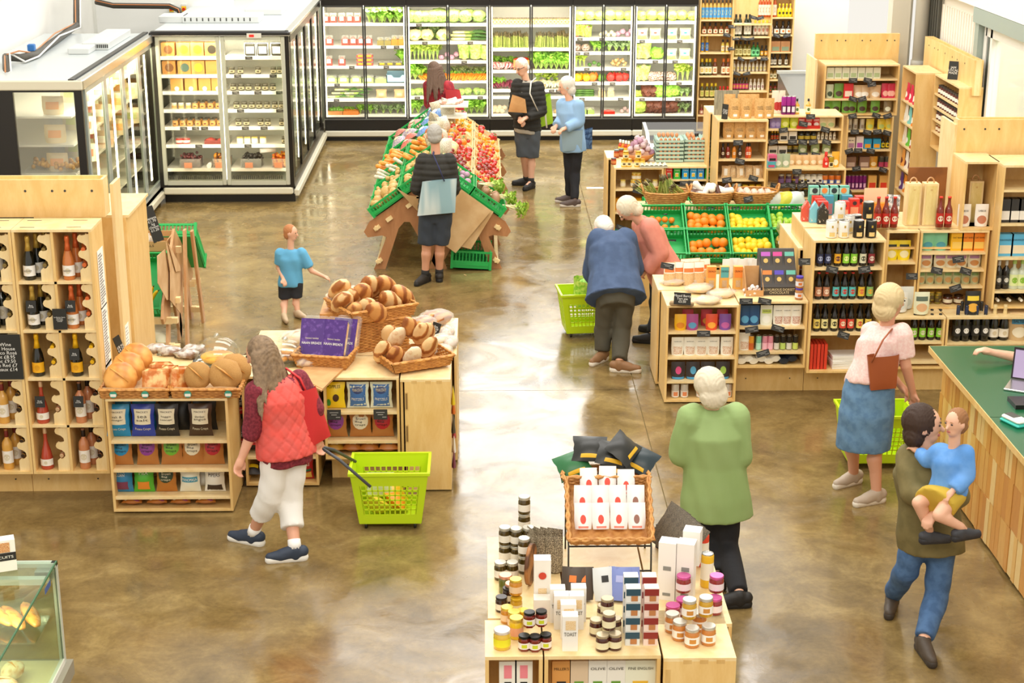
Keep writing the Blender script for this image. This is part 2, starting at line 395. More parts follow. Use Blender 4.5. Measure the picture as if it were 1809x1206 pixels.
def can(name,label,loc,r,h,body,band=None,top=STEEL,group=None,cat='can',bandz=(.05,.5),emb=None,rz=0.):
    t=thing(name,label,cat,loc,rz,group)
    put('can_body',cached(('can',1),lambda:MB().lathe([(.85,0),(1,.04),(1,.93),(.9,.98)],14)),body,t,scale=(r,r,h))
    put('can_end',cached(('canend',1),lambda:MB().lathe([(.91,.975),(.93,1.0),(.8,1.0),(.78,.985)],14)),top,t,scale=(r,r,h))
    if band is not None:put('band',cached(('canband',bandz),lambda:MB().lathe([(1.012,bandz[0]),(1.012,bandz[1])],14,cap=False)),band,t,scale=(r,r,h))
    if emb is not None:put('emblem',cached(('canemb',1),lambda:MB().grid(lambda u,v:(1.03*math.sin((u-.5)*1.1),-1.03*math.cos((u-.5)*1.1),.14+.3*v),4,1,0)),emb,t,scale=(r,r,h))
    return t
_tagn={}
cached(('card',1),lambda:MB().box(-.5,.5,-.5,.5,-.5,.5));cached(('carton',1),lambda:MB().box(-.5,.5,-.5,.5,0,1))
def ticket(loc,rz=0.,w=.075,h=.042,tilt=-.35,roll=0.,where='shelf edge',txt='12.95',label=None,holder=False):
    t=thing('price_ticket',label or f'black price ticket clipped on the {where}','sign',loc,0,None,(tilt,roll,rz))
    put('card',cached(('card',1),lambda:MB().box(-.5,.5,-.5,.5,-.5,.5)),TAG,t,scale=(w,.003,h))
    for i,(zz,ww)in enumerate(((.2,.62),(-.02,.4),(-.26,.3))):
        put('printed_line',cached(('card',1),None),mat('#9c9a94',.7),t,(0 if i<2 else w*.28,-.003,zz*h),scale=(w*ww,.001,h*.07))
    return t
# ---- plywood box unit
def unit(name,label,x0,x1,yf,dep,z0,z1,shelves=(),div=(),t=.018,back=True,cat='shelving',top=True,feet=False,ply=None,joints=0,top_over=0.):
    P_=ply or PLY;o=thing(name,label,cat,((x0+x1)/2,yf+dep/2,z0))
    cx,cy=(x0+x1)/2,yf+dep/2;h=z1-z0;a=x0-cx;b=x1-cx;f=yf-cy;g=-f
    put('side_panel',MB().box(a,a+t,f,g,0,h),P_,o);put('side_panel',MB().box(b-t,b,f,g,0,h),P_,o)
    if top:put('top_panel',MB().box(a,b,f-top_over,g,h,h+t),PLYL,o)
    put('bottom_panel',MB().box(a+t,b-t,f,g,0,t),P_,o)
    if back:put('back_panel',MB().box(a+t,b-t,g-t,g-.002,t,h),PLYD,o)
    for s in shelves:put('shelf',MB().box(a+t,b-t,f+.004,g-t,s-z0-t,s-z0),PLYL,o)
    for d in div:put('divider',MB().box(d-cx-t/2,d-cx+t/2,f+.004,g-t,t,h),P_,o)
    if feet:
        for sx in(a+.06,b-.06):
            for sy in(f+.06,g-.06):put('foot',MB().lathe([(.018,-z0),(.018,0)],8),BLACK,o,(sx,sy,0))
    for j in range(joints):  # finger joints seen as darker end-grain tabs on the top edge
        xx=a+(b-a)*(j+.6)/(joints+.2)
        put('joint_tab',MB().box(xx-.03,xx+.03,f-.001,f+t,h-.001,h+t+.001),PLYD,o)
    return o
def plinth(name,label,x0,x1,yf,dep,z1,seams=()):
    o=thing(name,label,'plinth',((x0+x1)/2,yf,0))
    xs=[x0]+list(seams)+[x1]
    for a,b in zip(xs[:-1],xs[1:]):
        p=put('plinth_board',MB().box(a-(x0+x1)/2+.002,b-(x0+x1)/2-.002,0,dep,0,z1),PLY,o)
        for sx in(.12,-.12):
            mx=(a if sx>0 else b)+sx-(x0+x1)/2
            put('screw_hole',cached(('screw',1),lambda:MB().lathe([(.006,0),(.006,.002)],8)),DKGREY,p,(mx,-.001,z1*.45),(PI/2,0,0))
    return o
def header(name,label,x0,x1,yf,dep,z0,z1,holes=(),side=None):
    o=thing(name,label,'panel',((x0+x1)/2,yf,z0))
    cx=(x0+x1)/2;h=z1-z0
    put('front_board',MB().box(x0-cx,x1-cx,0,.02,0,h),PLY,o)
    put('back_board',MB().box(x0-cx,x1-cx,dep-.02,dep,0,h),PLY,o)
    put('cap_board',MB().box(x0-cx+.001,x1-cx-.001,.02,dep-.02,h-.05,h-.03),PLYL,o)
    for k in(0,1):put('end_board',MB().box((x0,x1-.02)[k]-cx,(x0+.02,x1)[k]-cx,.02,dep-.02,0,h),PLYL,o)
    for hx in holes:put('screw_hole',cached(('screw2',1),lambda:MB().lathe([(.009,0),(.009,.002)],8)),DKGREY,o,(hx-cx,-.001,h-.08),(PI/2,0,0))
    return o
# ---- rows
def row(fn,n_or_xs,where,desc,group=None,rowword='from left'):
    """fn(i, x, label) for every place; labels count places from the left"""
    xs=n_or_xs
    for i,x in enumerate(xs):
        nm=desc[i]if isinstance(desc,(list,tuple))else desc
        fn(i,x,nm,where)
_lab={}
def L(desc,where,spot=None):
    """label: look + place; a repeat in the same place is told apart by its turn from the left"""
    k=(desc,where);_lab[k]=_lab.get(k,0)+1
    return(desc,where,_lab[k])
_pend=[]
def lab(o,desc,where,group=None):
    o['label']=desc+' '+where;_pend.append((o,desc,where))
    if group:o['group']=group
    return o
WN=['zero']+'one two three four five six seven eight nine ten eleven twelve'.split()
def ordw(i):
    if i<len(ORD):return ORD[i]
    t=['twenty','thirty','forty','fifty','sixty','seventy','eighty','ninety'];n=i+1
    if n<20:return['seventeenth','eighteenth','nineteenth'][n-17]
    if n%10==0:return t[n//10-2][:-1]+'ieth'
    return t[n//10-2]+'-'+ORD[n%10-1]
def settle_labels():
    """same look in the same place: name the turn from the left, so each label singles out one thing"""
    d={}
    for o,a,b in _pend:d.setdefault((a,b),[]).append(o)
    for(a,b),os_ in d.items():
        if len(os_)==1:continue
        g=a+' '+b
        os_.sort(key=lambda o:(round(o.location.x,3),o.location.z))
        for i,o in enumerate(os_):
            if len(os_)<=40:
                p='leftmost' if i==0 else 'rightmost' if i==len(os_)-1 else ordw(i)+' from left'
                o['label']=f'{a} {b}, {p}'
            o['group']=o.get('group')or g
    for o in C.objects:
        if o.parent is None and 'label' in o:
            l=o['label']
            for a,b in((' from left',' left'),(' with ',', '),(' of the ',' of '),(' in the ',' in '),(' and ',', '),('the ',''),(' of ',' '),(' a ',' ')):
                if len(l.split())>16:l=l.replace(a,b,1)if a!=' with ' else l.replace(a,b)
            o['label']=' '.join(l.split()[:16])
# ------------------------------------------------------------------ the setting
def floor_mat():
    m,nt,b=nodes_of('polished_concrete');N=nt.nodes.new;Lk=nt.links.new
    tc=N('ShaderNodeTexCoord');mp=N('ShaderNodeMapping');Lk(tc.outputs['Object'],mp.inputs[0])
    def nz(sc,det,dist=0.,rough=.6):
        n=N('ShaderNodeTexNoise');n.inputs['Scale'].default_value=sc;n.inputs['Detail'].default_value=det;n.inputs['Distortion'].default_value=dist;n.inputs['Roughness'].default_value=rough
        Lk(mp.outputs[0],n.inputs['Vector']);return n
    a=nz(.9,6,1.2);c=nz(3.4,8,.6,.7);d=nz(30,4)
    r=N('ShaderNodeValToRGB');r.color_ramp.elements[0].position=.36;r.color_ramp.elements[1].position=.66
    r.color_ramp.elements[0].color=(*lin('#62502f'),1);r.color_ramp.elements[1].color=(*lin('#a18a58'),1)
    e=r.color_ramp.elements.new(.5);e.color=(*lin('#806a40'),1)
    ad=N('ShaderNodeMath');ad.operation='MULTIPLY_ADD';ad.inputs[1].default_value=.5
    ml=N('ShaderNodeMath');ml.operation='MULTIPLY';ml.inputs[1].default_value=.5;Lk(a.outputs['Fac'],ml.inputs[0])
    Lk(c.outputs['Fac'],ad.inputs[0]);Lk(ml.outputs[0],ad.inputs[2]);Lk(ad.outputs[0],r.inputs[0])
    sp=N('ShaderNodeMapRange');sp.inputs[1].default_value=.3;sp.inputs[2].default_value=.7;sp.inputs[3].default_value=.88;sp.inputs[4].default_value=1.12;Lk(d.outputs['Fac'],sp.inputs[0])
    mv=N('ShaderNodeVectorMath');mv.operation='SCALE';Lk(r.outputs[0],mv.inputs[0]);Lk(sp.outputs[0],mv.inputs['Scale']);Lk(mv.outputs[0],b.inputs['Base Color'])
    rr=N('ShaderNodeMapRange');rr.inputs[1].default_value=.38;rr.inputs[2].default_value=.62;rr.inputs[3].default_value=.09;rr.inputs[4].default_value=.3
    n3=nz(1.6,7,1.);Lk(n3.outputs['Fac'],rr.inputs[0]);Lk(rr.outputs[0],b.inputs['Roughness'])
    b.inputs['Specular IOR Level'].default_value=.62;b.inputs['IOR'].default_value=1.55
    bp=N('ShaderNodeBump');bp.inputs['Strength'].default_value=.05;bp.inputs['Distance'].default_value=.02;Lk(c.outputs['Fac'],bp.inputs['Height']);Lk(bp.outputs[0],b.inputs['Normal'])
    return m
FLOOR=floor_mat()
XL,XR,YB,YN=-5.55,5.75,26.0,3.0
# concrete slabs: joints are real gaps between slabs
jx=onz(1142,760).x;jy=13.36
k_=0
struct('floor',MB().box(XL-.3,12.0,YN-2,YB+.3,-.25,-.012),mat('#8f7a4a',.8))
fl=bpy.data.objects['floor']
J=[(XL-.3,-5.0),(-5.0,jx-.0),(jx,12.0)]
ys=[YN-2,6.2,jy,20.2,YB+.3]
for(xa,xb)in((XL-.3,jx-.004),(jx+.004,12.0)):
    for ya,yb in zip(ys[:-1],ys[1:]):
        put('concrete_slab',MB().box(xa,xb,ya+(.003 if ya>3 else 0),yb-.003,-.012,0),FLOOR,fl)
WALLM=mat('#f0efe8',.6,var=.02,scale=2)
struct('wall_back',MB().box(XL-.2,XR,YB,YB+.2,0,8.0),WALLM)
struct('wall_left',MB().box(XL-.2,XL,13.0,YB,0,8.0),WALLM)
# panels in the back wall (white sheet cladding with joints)
bw=bpy.data.objects['wall_back']
for x in(-5.5,-3.4,-1.2,1.2,3.4):put('wall_sheet',MB().box(x+.004,x+(2.1 if x<3 else 1.35),YB-.012,YB,2.35,3.6),mat('#f3f3ee',.5),bw)
# gable window above the frame: its daylight is what the floor mirrors
wf=struct('window_1',MB().box(-1.7,2.7,YB-.06,YB,3.25,3.35).box(-1.7,2.7,YB-.06,YB,7.5,7.6).box(-1.7,-1.6,YB-.06,YB,3.35,7.5).box(2.6,2.7,YB-.06,YB,3.35,7.5).box(.45,.55,YB-.06,YB,3.35,7.5),GREY)
# right wall: corrugated cladding, steel column, pipe, tall window onto the covered yard
XR=5.45
cw=struct('wall_right',MB().box(XR,XR+.2,17.92,20.6,0,8).box(XR,XR+.2,9.0,17.92,2.765,8).box(XR,XR+.2,9.0,12.0,0,2.75),mat('#e9e2d2',.55))
rib=MB()
for i in range(26):rib.box(XR-.02,XR,17.95+i*.1,18.0+i*.1,1.3,2.62)
o=put('corrugation',rib,mat('#efe9dc',.5),cw);o['kind']='stuff'
rib=MB()
for i in range(110):rib.box(XR-.02,XR,9.1+i*.1,9.15+i*.1,2.9,4.5)
o=put('corrugation',rib,mat('#efe9dc',.5),cw);o['kind']='stuff'
rib=MB()
for i in range(8):rib.box(XR-.06,XR-.022,19.55+i*.1,19.6+i*.1,1.3,5)
o=put('dark_corrugation',rib,mat('#45443c',.5),cw);o['kind']='stuff'
put('cladding_rail',MB().box(XR-.12,XR-.001,9.0,20.0,2.765,2.98),mat('#f4f1e8',.5),cw)
put('wall_sheet',MB().box(XR,XR+3.2,20.6,20.8,0,8),WALLM,cw)
struct('trim_1',MB().box(4.98,5.2,20.1,20.32,0,7).box(5.2,5.24,20.16,20.26,0,7),mat('#d3cebd',.5))
dp=struct('trim_2',MB().lathe([(.085,0),(.085,7)],18),mat('#c3bfb1',.4),(5.32,20.0,0))
put('pipe_collar',MB().lathe([(.1,1.80),(.1,1.9)],18),mat('#b5b1a3',.4),dp)
w2=struct('window_2',MB().box(XR-.1,XR+.1,17.78,17.92,.0,2.66).box(XR-.12,XR+.1,12.0,17.95,2.60,2.76),mat('#9aa79e',.4))
put('window_frame',MB().box(XR-.04,XR+.06,17.66,17.76,.02,2.58).box(XR-.04,XR+.06,17.46,17.53,.02,2.58).box(XR-.04,XR+.06,12,17.7,2.48,2.59),mat('#eceae2',.35),w2)
put('window_seal',MB().box(XR-.03,XR+.05,17.54,17.65,.02,2.48),mat('#56605a',.4),w2)
put('window_pane',MB().box(XR+.0,XR+.012,12.0,17.46,.02,2.5),glassy('#fbfffb',.08,fres=False),w2)
# covered yard beyond the window
yw=struct('wall_yard',MB().box(XR+3.0,XR+3.1,12,20.5,0,3.2),plywood('#f0dcb4','#e5cb98'))
solo('yard_rack',MB().box(-.3,.3,-1.5,1.5,0,1.5).box(-.32,.32,-1.52,1.52,.75,.79).box(-.32,.32,-1.52,1.52,1.5,1.54),mat2('#a8b4b8','#d8ccc4',8,.6),'blurred grey rack standing in the yard beyond the window','rack',(XR+2.2,16.8,0))
solo('yard_partition',MB().box(-.03,.03,-.35,.35,0,2.6),plywood('#f3dcae','#e8c98a'),'pale timber partition standing just outside the right window','panel',(XR+.9,18.3,0))
solo('yard_bench',MB().box(-.35,.35,-.9,.9,.42,.5).box(-.3,-.22,-.8,-.7,0,.42).box(.22,.3,-.8,-.7,0,.42).box(-.3,-.22,.7,.8,0,.42).box(.22,.3,.7,.8,0,.42),mat('#e9e7df',.5),'white bench outside the right window','bench',(XR+1.2,16.5,0))
# ------------------------------------------------------------------ produce meshes
def leafball(seed=0,rough=.22,squash=.85):
    g=MB();nu,nv=16,9;vs=[];fs=[]
    for j in range(nv+1):
        t=PI*j/nv
        for k in range(nu):
            a=2*PI*k/nu;d=Vector((math.sin(t)*math.cos(a),math.sin(t)*math.sin(a),-math.cos(t)))
            q=1+rough*noise.noise(d*3.2+Vector((seed,0,0)))+rough*.5*noise.noise(d*9+Vector((0,seed,0)))
            vs.append((d.x*q,d.y*q,d.z*q*squash+squash))
    g.ell((0,0,0),1,nu,nv);g.v=vs
    # loose outer leaves
    rd=random.Random(seed)
    for i in range(7):
        a=2*PI*i/7+rd.random()*.5;e=.3+rd.random()*.5
        def fn(u,v,a=a,e=e):
            w_=math.sin(PI*min(v*.9+.1,1))*.55;r=.75+.42*v+.06*math.sin(u*14);ang=a+(u-.5)*w_*1.6
            return(r*math.cos(ang),r*math.sin(ang),squash*(.35+e*v*1.3)+.1*math.sin(u*9+v*5))
        g.grid(fn,4,3,1)
    return g
def leafbunch(seed=0,n=26,spread=.9,stalk=.45,curl=.5):
    """unit-high bunch: stalks rising from a point into curled leaves; mat 0 stalk, 1 leaf"""
    g=MB();rd=random.Random(seed)
    for i in range(n):
        a=rd.random()*2*PI;s=spread*rd.random()**.6;h=.55+.45*rd.random()
        b=Vector((0,0,0));m_=Vector((math.cos(a)*s*.35,math.sin(a)*s*.35,stalk*h));t=Vector((math.cos(a)*s,math.sin(a)*s,h))
        g.tube([b,m_],[.02,.015],4,0,False)
        side=Vector((-math.sin(a),math.cos(a),0))*(.13+.08*rd.random())
        mid=(m_+t)/2+Vector((0,0,.06));tip=t+Vector((math.cos(a)*.1,math.sin(a)*.1,-curl*.25))
        vs=[m_,mid-side,mid,mid+side,t-side*.8+Vector((0,0,-.03)),t,t+side*.8+Vector((0,0,-.03)),tip]
        g._add([tuple(p)for p in vs],[(0,1,2),(0,2,3),(1,4,5,2),(2,5,6,3),(4,7,5),(5,7,6)],1,True)
    return g
def rootbunch(seed=0,n=7,fat=.1):
    """unit-long roots lying towards -y with leaf tuft at the back; mat 0 root, 1 leaf"""
    g=MB();rd=random.Random(seed)
    for i in range(n):
        x=(i-n/2)*fat*1.3+rd.uniform(-.03,.03);z=fat+rd.random()*fat*1.5;q=rd.uniform(-.18,.18)
        g.tube([(x*.5,.35,z),(x*.5+.01,.3,z),(x+q*.4,0,z),(x+q,-.5-.15*rd.random(),z*.6)],[fat*.5,fat,fat*.72,.012],7,0)
    for i in range(9):
        x=rd.uniform(-.25,.25);g.tube([(x*.3,.33,fat),(x,.6,fat+.15+.1*rd.random()),(x*1.6,.9,fat+.1*rd.random())],[.02,.05,.02],4,1)
    return g
def stalks(seed=0,n=16,lean=.06):
    g=MB();rd=random.Random(seed)
    for i in range(n):
        x,y=rd.uniform(-.16,.16),rd.uniform(-.1,.1);h=.8+.2*rd.random();dx=rd.uniform(-lean,lean)
        g.tube([(x,y,0),(x+dx,y,h*.75)],[.024,.022],5,0,False)
        g.tube([(x+dx,y,h*.75),(x+dx*1.3,y,h*.88),(x+dx*1.5,y,h)],[.024,.034,.006],5,1)
    return g
def leek(n=1):
    g=MB();g.tube([(-.5,0,.05),(-.47,0,.05),(-.1,0,.05)],[.02,.045,.04],8,0);g.tube([(-.1,0,.05),(.1,0,.05)],[.04,.045],8,1)
    for k in range(4):
        d=(k-1.5)*.05;g.tube([(.08,0,.05),(.3,d,.06+.02*k),(.55,d*2.4,.05)],[.04,.045,.01],6,2,flat=.35)
    return g
def pepper():
    g=MB();vs=[]
    g.ell((0,0,.5),(.46,.46,.5),12,8)
    g.v=[(x*(1+.12*math.cos(4*math.atan2(y,x))),y*(1+.12*math.cos(4*math.atan2(y,x))),z-(.12 if z>.9 else 0))for x,y,z in g.v]
    g.tube([(0,0,.84),(.02,0,1.0),(.06,0,1.08)],[.05,.045,.06],6,1);return g
def cabbage_long():
    g=MB();g.ell((0,0,.5),(.3,.3,.52),12,8,0,.12,3)
    for i in range(6):
        a=i*PI/3
        g.grid(lambda u,v,a=a:((.31+.12*v*v)*math.cos(a+(u-.5)*1.1),(.31+.12*v*v)*math.sin(a+(u-.5)*1.1),.1+.85*v+.03*math.sin(u*12)),4,4,1)
    return g
def mushroom():return MB().lathe([(.2,0),(.22,.35),(.5,.4),(.48,.65),(.3,.88),(.05,.95)],10)
def banana(seed=0):
    g=MB();pts=[];rs=[]
    for i in range(9):
        a=-1.0+2.0*i/8;pts.append((math.sin(a)*.55,0,.45-math.cos(a)*.45));rs.append((.03,.08,.1,.105,.108,.105,.095,.06,.025)[i])
    g.tube(pts[:8],rs[:8],7,0);g.tube([pts[0],(pts[0][0]-.1,0,pts[0][2]+.1)],[.035,.03],6,1);g.tube(pts[7:],[.06,.02],6,1);return g
def punnet_tray():return MB().box(-.5,.5,-.5,.5,0,.05).box(-.5,-.46,-.5,.5,.05,.6).box(.46,.5,-.5,.5,.05,.6).box(-.46,.46,-.5,-.46,.05,.6).box(-.46,.46,.46,.5,.05,.6)
GM={k:mat2(a,b,sc,.45,.4,.6,.25)for k,(a,b,sc)in{
    'lettuce':('#9cc437','#d7e67e',9),'lettuceleaf':('#8cc23a','#cfe270',9),'cauli':('#f3ecc8','#e7dca0',14),'caulileaf':('#8dbb4c','#c6dc86',7),
    'cabbage':('#8fb356','#b9cf80',6),'dark':('#37602c','#5d8a3c',8),'herb':('#6cb234','#a9d65a',12),'stem':('#b9d47a','#8fbb50',6),
    'kale':('#76995e','#a9c090',9),'carrot':('#f08a24','#f7a340',6),'radish':('#c92f52','#e9e0d8',8),'beet':('#6e2440','#8e3a50',9),
    'turnip':('#efe9d2','#d9c9a0',7),'spear':('#8fa64c','#b9c06c',9),'speartip':('#5b5a3a','#7d6a4a',9),'radic':('#5e1c26','#e8d8c8',5),
    'mushroom':('#e0c08c','#c79a62',8),'redleaf':('#5c2a22','#7f4a34',10),'leekw':('#f0ecc4','#dfe3a0',5),'leekg':('#6f9f4a','#4f8148',7),'purple':('#a05a86','#d8b8c8',7),
    'garlic':('#e9dcd4','#a87a90',11),'onion':('#e8dccc','#d8c4a4',6),'potato':('#d9b36a','#bd9450',8),'banana':('#f2cf1c','#e3b414',4)}.items()}
PEPY=mat('#f6b414',.25,coat=.4);PEPO=mat('#f07a1c',.25,coat=.4);PEPR=mat('#d3261c',.25,coat=.4);PEPG=mat('#5e9a2a',.3,coat=.4)
ORANGE=mat('#f28a1a',.4,var=.06,scale=60,bump=.2);LEMON=mat('#f7ce2a',.4,var=.06,scale=60,bump=.2);LIME=mat2('#8fbf2f','#bcd94a',9,.35);APPLE=mat('#a2c93a',.3)
TOMR=mat('#c9281a',.2,coat=.5);TOMO=mat('#ee8a1e',.25,coat=.5);VINE=mat('#4f7a32',.6)
CLEAR=film('#f2f4ee',.16,.12);CELLO=film('#f4f6f2',.3,.15)
sphere=lambda:cached(('fruit',1),lambda:MB().ell((0,0,0),1,12,8))
# ------------------------------------------------------------------ upright glazed chillers
YF=24.9
yb_=YF+.95
edges=[570,719,865,1011,1119,1231]
bx=[ony(e,110,YF).x for e in edges]
zt=ony(900,8,YF).z+.09;zg0=ony(900,209,YF).z;zg1=ony(900,9,YF).z
BAYS=[([105,208,300,380,450,524],),([108,190,278,368,440,524],),([113,222,322,410,440,524],),([100,175,240,312,378,448,524],),([100,185,278,378,450,524],)]
words=['leftmost','second','middle','fourth','rightmost']
SH=[]
for i in range(5):
    a,b=bx[i],bx[i+1];cx=(a+b)/2;wd=b-a
    o=thing('display_chiller',f'{words[i]} bay of the tall glass-door produce chillers along back wall','refrigerator',(cx,YF,0),0)
    o['group']='produce chillers along the back wall'
    ha=wd/2-.002
    put('plinth',MB().box(-ha,ha,.06,.9,0,.1),BLACK,o)
    put('kick_panel',MB().box(-ha,ha,.0,.9,.17,zg0-.02),BLACK,o)
    put('bumper_rail',MB().box(-ha,ha,-.03,.06,.07,.16,ch=.015),CREAM,o)
    put('canopy',MB().box(-ha,ha,-.01,.95,zg1,zt),BLACK,o)
    put('liner',MB().box(-ha,ha,.88,.93,zg0,zg1).box(-ha,ha,.03,.88,zg0-.02,zg0).box(-ha,-ha+.012,.06,.88,zg0,zg1).box(ha-.012,ha,.06,.88,zg0,zg1),mat('#e8eae4',.4,var=.03,scale=80),o)
    for k in(0,1):
        xa,xb=(-ha,0)if k==0 else(0,ha)
        d=put('door',MB().box(xa+.004,xa+.026,-.012,.02,zg0,zg1).box(xb-.026,xb-.004,-.012,.02,zg0,zg1).box(xa+.026,xb-.026,-.012,.02,zg0,zg0+.025).box(xa+.026,xb-.026,-.012,.02,zg1-.025,zg1),DKGREY,o)
        put('glass_pane',MB().box(xa+.026,xb-.026,0,.006,zg0+.025,zg1-.025),glassy('#fffdf8',.02,fres=False),d)
    for sx in(-ha+.035,ha-.035):put('led_strip',MB().box(sx-.007,sx+.007,.04,.055,zg0+.03,zg1-.03),LED,o)
    put('light_fitting',MB().box(-ha+.05,ha-.05,.06,.1,zg1-.03,zg1-.005),LED,o)
    rows_=[]
    for y in BAYS[i][0]:
        z=ony(900,y/2.584,YF+.1).z;rows_.append(z)
        s=put('shelf',MB().box(-ha+.014,ha-.014,.1,.86,z-.022,z),mat('#f3f3ee',.35),o)
        put('shelf_edge',MB().box(-ha+.014,ha-.014,.088,.099,z-.035,z),mat('#fbfaf4',.4),s)
    SH.append((a,b,rows_))
for i in range(5):
    l=area('chiller_light',((bx[i]+bx[i+1])/2,YF+.12,zg1-.05),(math.radians(30),0,0),bx[i+1]-bx[i]-.15,.06,5,(1,.93,.78))
    l=area('chiller_light',((bx[i]+bx[i+1])/2,YF+.05,(zg0+zg1)/2),(math.radians(90),0,0),bx[i+1]-bx[i]-.1,1.4,10,(1,.94,.8))
def shz(bay,k):return SH[bay][2][k]
def bx_at(px,py):return ony(px,py,YF+.25).x
# produce placement: pixel columns give the place along the shelf
def prod(kind,bay,k,pxs,size,label=None,cat=None,depth=.26,jit=.02,mats=None,scl=None,rotz=True,second=0):
    z=shz(bay,k);where=f'on {ORD[k]} shelf, {words[bay]} produce chiller'
    rd=random.Random(hash((kind,bay,k))%9999 if False else bay*31+k*7+len(kind))
    for n,px in enumerate(pxs):
        x=ony(px,100,YF+depth).x;y=YF+depth+rd.uniform(-jit,jit)
        sd=n%3;rz=rd.uniform(0,6)if rotz else rd.uniform(-.15,.15);s=size*rd.uniform(.92,1.06)*{'asparagus_bunch':1.25,'ball':1.0,'leek':1.1,'cucumber':1.0,'mushroom':1.0}.get(kind,1.28)
        if kind in('lettuce','cauliflower','cabbage','radicchio','red_lettuce','green_lettuce'):
            me=cached(('head',sd,kind in('red_lettuce','green_lettuce')),lambda:leafball(sd,.42 if kind in('red_lettuce','green_lettuce')else .2))
            m={'lettuce':[GM['lettuce'],GM['lettuceleaf']],'cauliflower':[GM['cauli'],GM['caulileaf']],'cabbage':[GM['cabbage'],GM['kale']],'radicchio':[GM['radic'],GM['radic']],
                 'red_lettuce':[GM['redleaf'],GM['redleaf']],'green_lettuce':[GM['herb'],GM['lettuceleaf']]}[kind]
            o=put({'radicchio':'radicchio_head','red_lettuce':'red_lettuce','green_lettuce':'curly_lettuce'}.get(kind,kind),me,m,None,(x,y,z),(0,0,rz),s)
        elif kind in('herb_bunch','kale_bunch','celery'):
            me=cached(('bunch',sd,kind),lambda:leafbunch(sd,30 if kind!='celery' else 18,.55 if kind!='celery' else .3,.45 if kind!='celery' else .7))
            o=put(kind,me,[GM['stem'],GM['herb']if kind=='herb_bunch' else GM['kale']if kind=='kale_bunch' else GM['lettuce']],None,(x,y,z),(0,0,rz),s)
        elif kind in('carrot_bunch','radish_bunch','beetroot_bunch','turnip_bunch','spring_onions'):
            fat={'carrot_bunch':.07,'radish_bunch':.16,'beetroot_bunch':.2,'turnip_bunch':.17,'spring_onions':.06}[kind]
            me=cached(('roots',sd,kind),lambda:rootbunch(sd,8 if fat<.1 else 5,fat))
            m={'carrot_bunch':'carrot','radish_bunch':'radish','beetroot_bunch':'beet','turnip_bunch':'turnip','spring_onions':'leekw'}[kind]
            o=put(kind,me,[GM[m],GM['herb']],None,(x,y,z+.01),(.15,0,rd.uniform(-.5,.5)),s)
        elif kind=='asparagus_bunch':
            o=put(kind,cached(('aspar',sd),lambda:stalks(sd)),[GM['spear'],GM['speartip']],None,(x,y,z),(rd.uniform(-.1,.1),rd.uniform(-.12,.12),rz),s)
        elif kind=='leek':o=put(kind,cached(('leek',1),leek),[GM['leekw'],GM['stem'],GM['leekg']],None,(x,y,z+(n%3)*.05),(0,0,rd.uniform(-.08,.08)),s)
        elif kind=='cucumber':o=put(kind,cached(('cuke',1),lambda:MB().tube([(-.5,0,.06),(-.46,0,.06),(.46,0,.06),(.5,0,.06)],[.03,.06,.06,.03],8)),GM['dark'],None,(x,y+(n%2)*.05,z+(n//2%3)*.035),(0,0,rd.uniform(-.04,.04)),s)
        elif kind=='pepper':o=put('bell_pepper',cached(('pepper',1),pepper),[mats,VINE],None,(x,y,z),(rd.uniform(-.3,.3),rd.uniform(-.4,.4),rz),s)
        elif kind=='pointed_cabbage':o=put(kind,cached(('pcab',1),cabbage_long),mats or[GM['cauli'],GM['caulileaf']],None,(x,y,z),(rd.uniform(-.2,.1),rd.uniform(-.15,.15),rz),s)
        elif kind=='ball':o=put(cat,cached(('root',sd),lambda:MB().ell((0,0,.9),(1,1,.9),10,7,0,.25,sd)),mats,None,(x,y,z+(n%2)*size*.9),(0,0,rz),s)
        elif kind=='mushroom':o=put('mushroom',cached(('mush',1),mushroom),GM['mushroom'],None,(x,y+rd.uniform(-.08,.08),z+scl[n]if scl else z),(rd.uniform(-.6,.6),rd.uniform(-.6,.6),rz),s)
        o['category']=cat if cat and kind!='ball' else(cat or kind).replace('_',' ').split(' ')[-1]if kind=='ball' else 'vegetable'
        lab(o,label,where)
def spread(a,b,n):return[a+(b-a)*(i+.5)/n for i in range(n)]
def punnet(bay,k,px,w,h,d,content,labm,label,box=False,depth=.2,upright=False,stack=1,lid=CLEAR):
    z=shz(bay,k);x=ony(px,100,YF+depth).x
    for q in range(stack):
        t=thing('food_punnet',label,'punnet',(x,YF+depth,z+q*h))
        put('tray',cached(('ptray',1),punnet_tray),content,t,scale=(w,d,h))
        put('contents',cached(('pcont',1),lambda:MB().ell((0,0,.52),(.45,.45,.4),8,5,0,.5,4)),content,t,scale=(w,d,h*.95))
        put('clear_lid',cached(('plid',1),lambda:MB().box(-.49,.49,-.49,.49,.6,1.0,ch=.06)),lid,t,scale=(w,d,h))
        if labm is not None:put('label',cached(('carton',1),lambda:MB().box(-.5,.5,-.5,.5,0,1)),labm,t,(0,-d/2-.004,h*.25),scale=(w*.6,.003,h*.4))
        lab(t,label,f'on {ORD[k]} shelf, {words[bay]} produce chiller')
MEAT=mat2('#a8332c','#c9584c',30,.35,.4,.6);WL=mat('#f4f2ec',.5);SALAD=mat2('#7fa83e','#c8dc92',22,.5,.4,.6,.3)
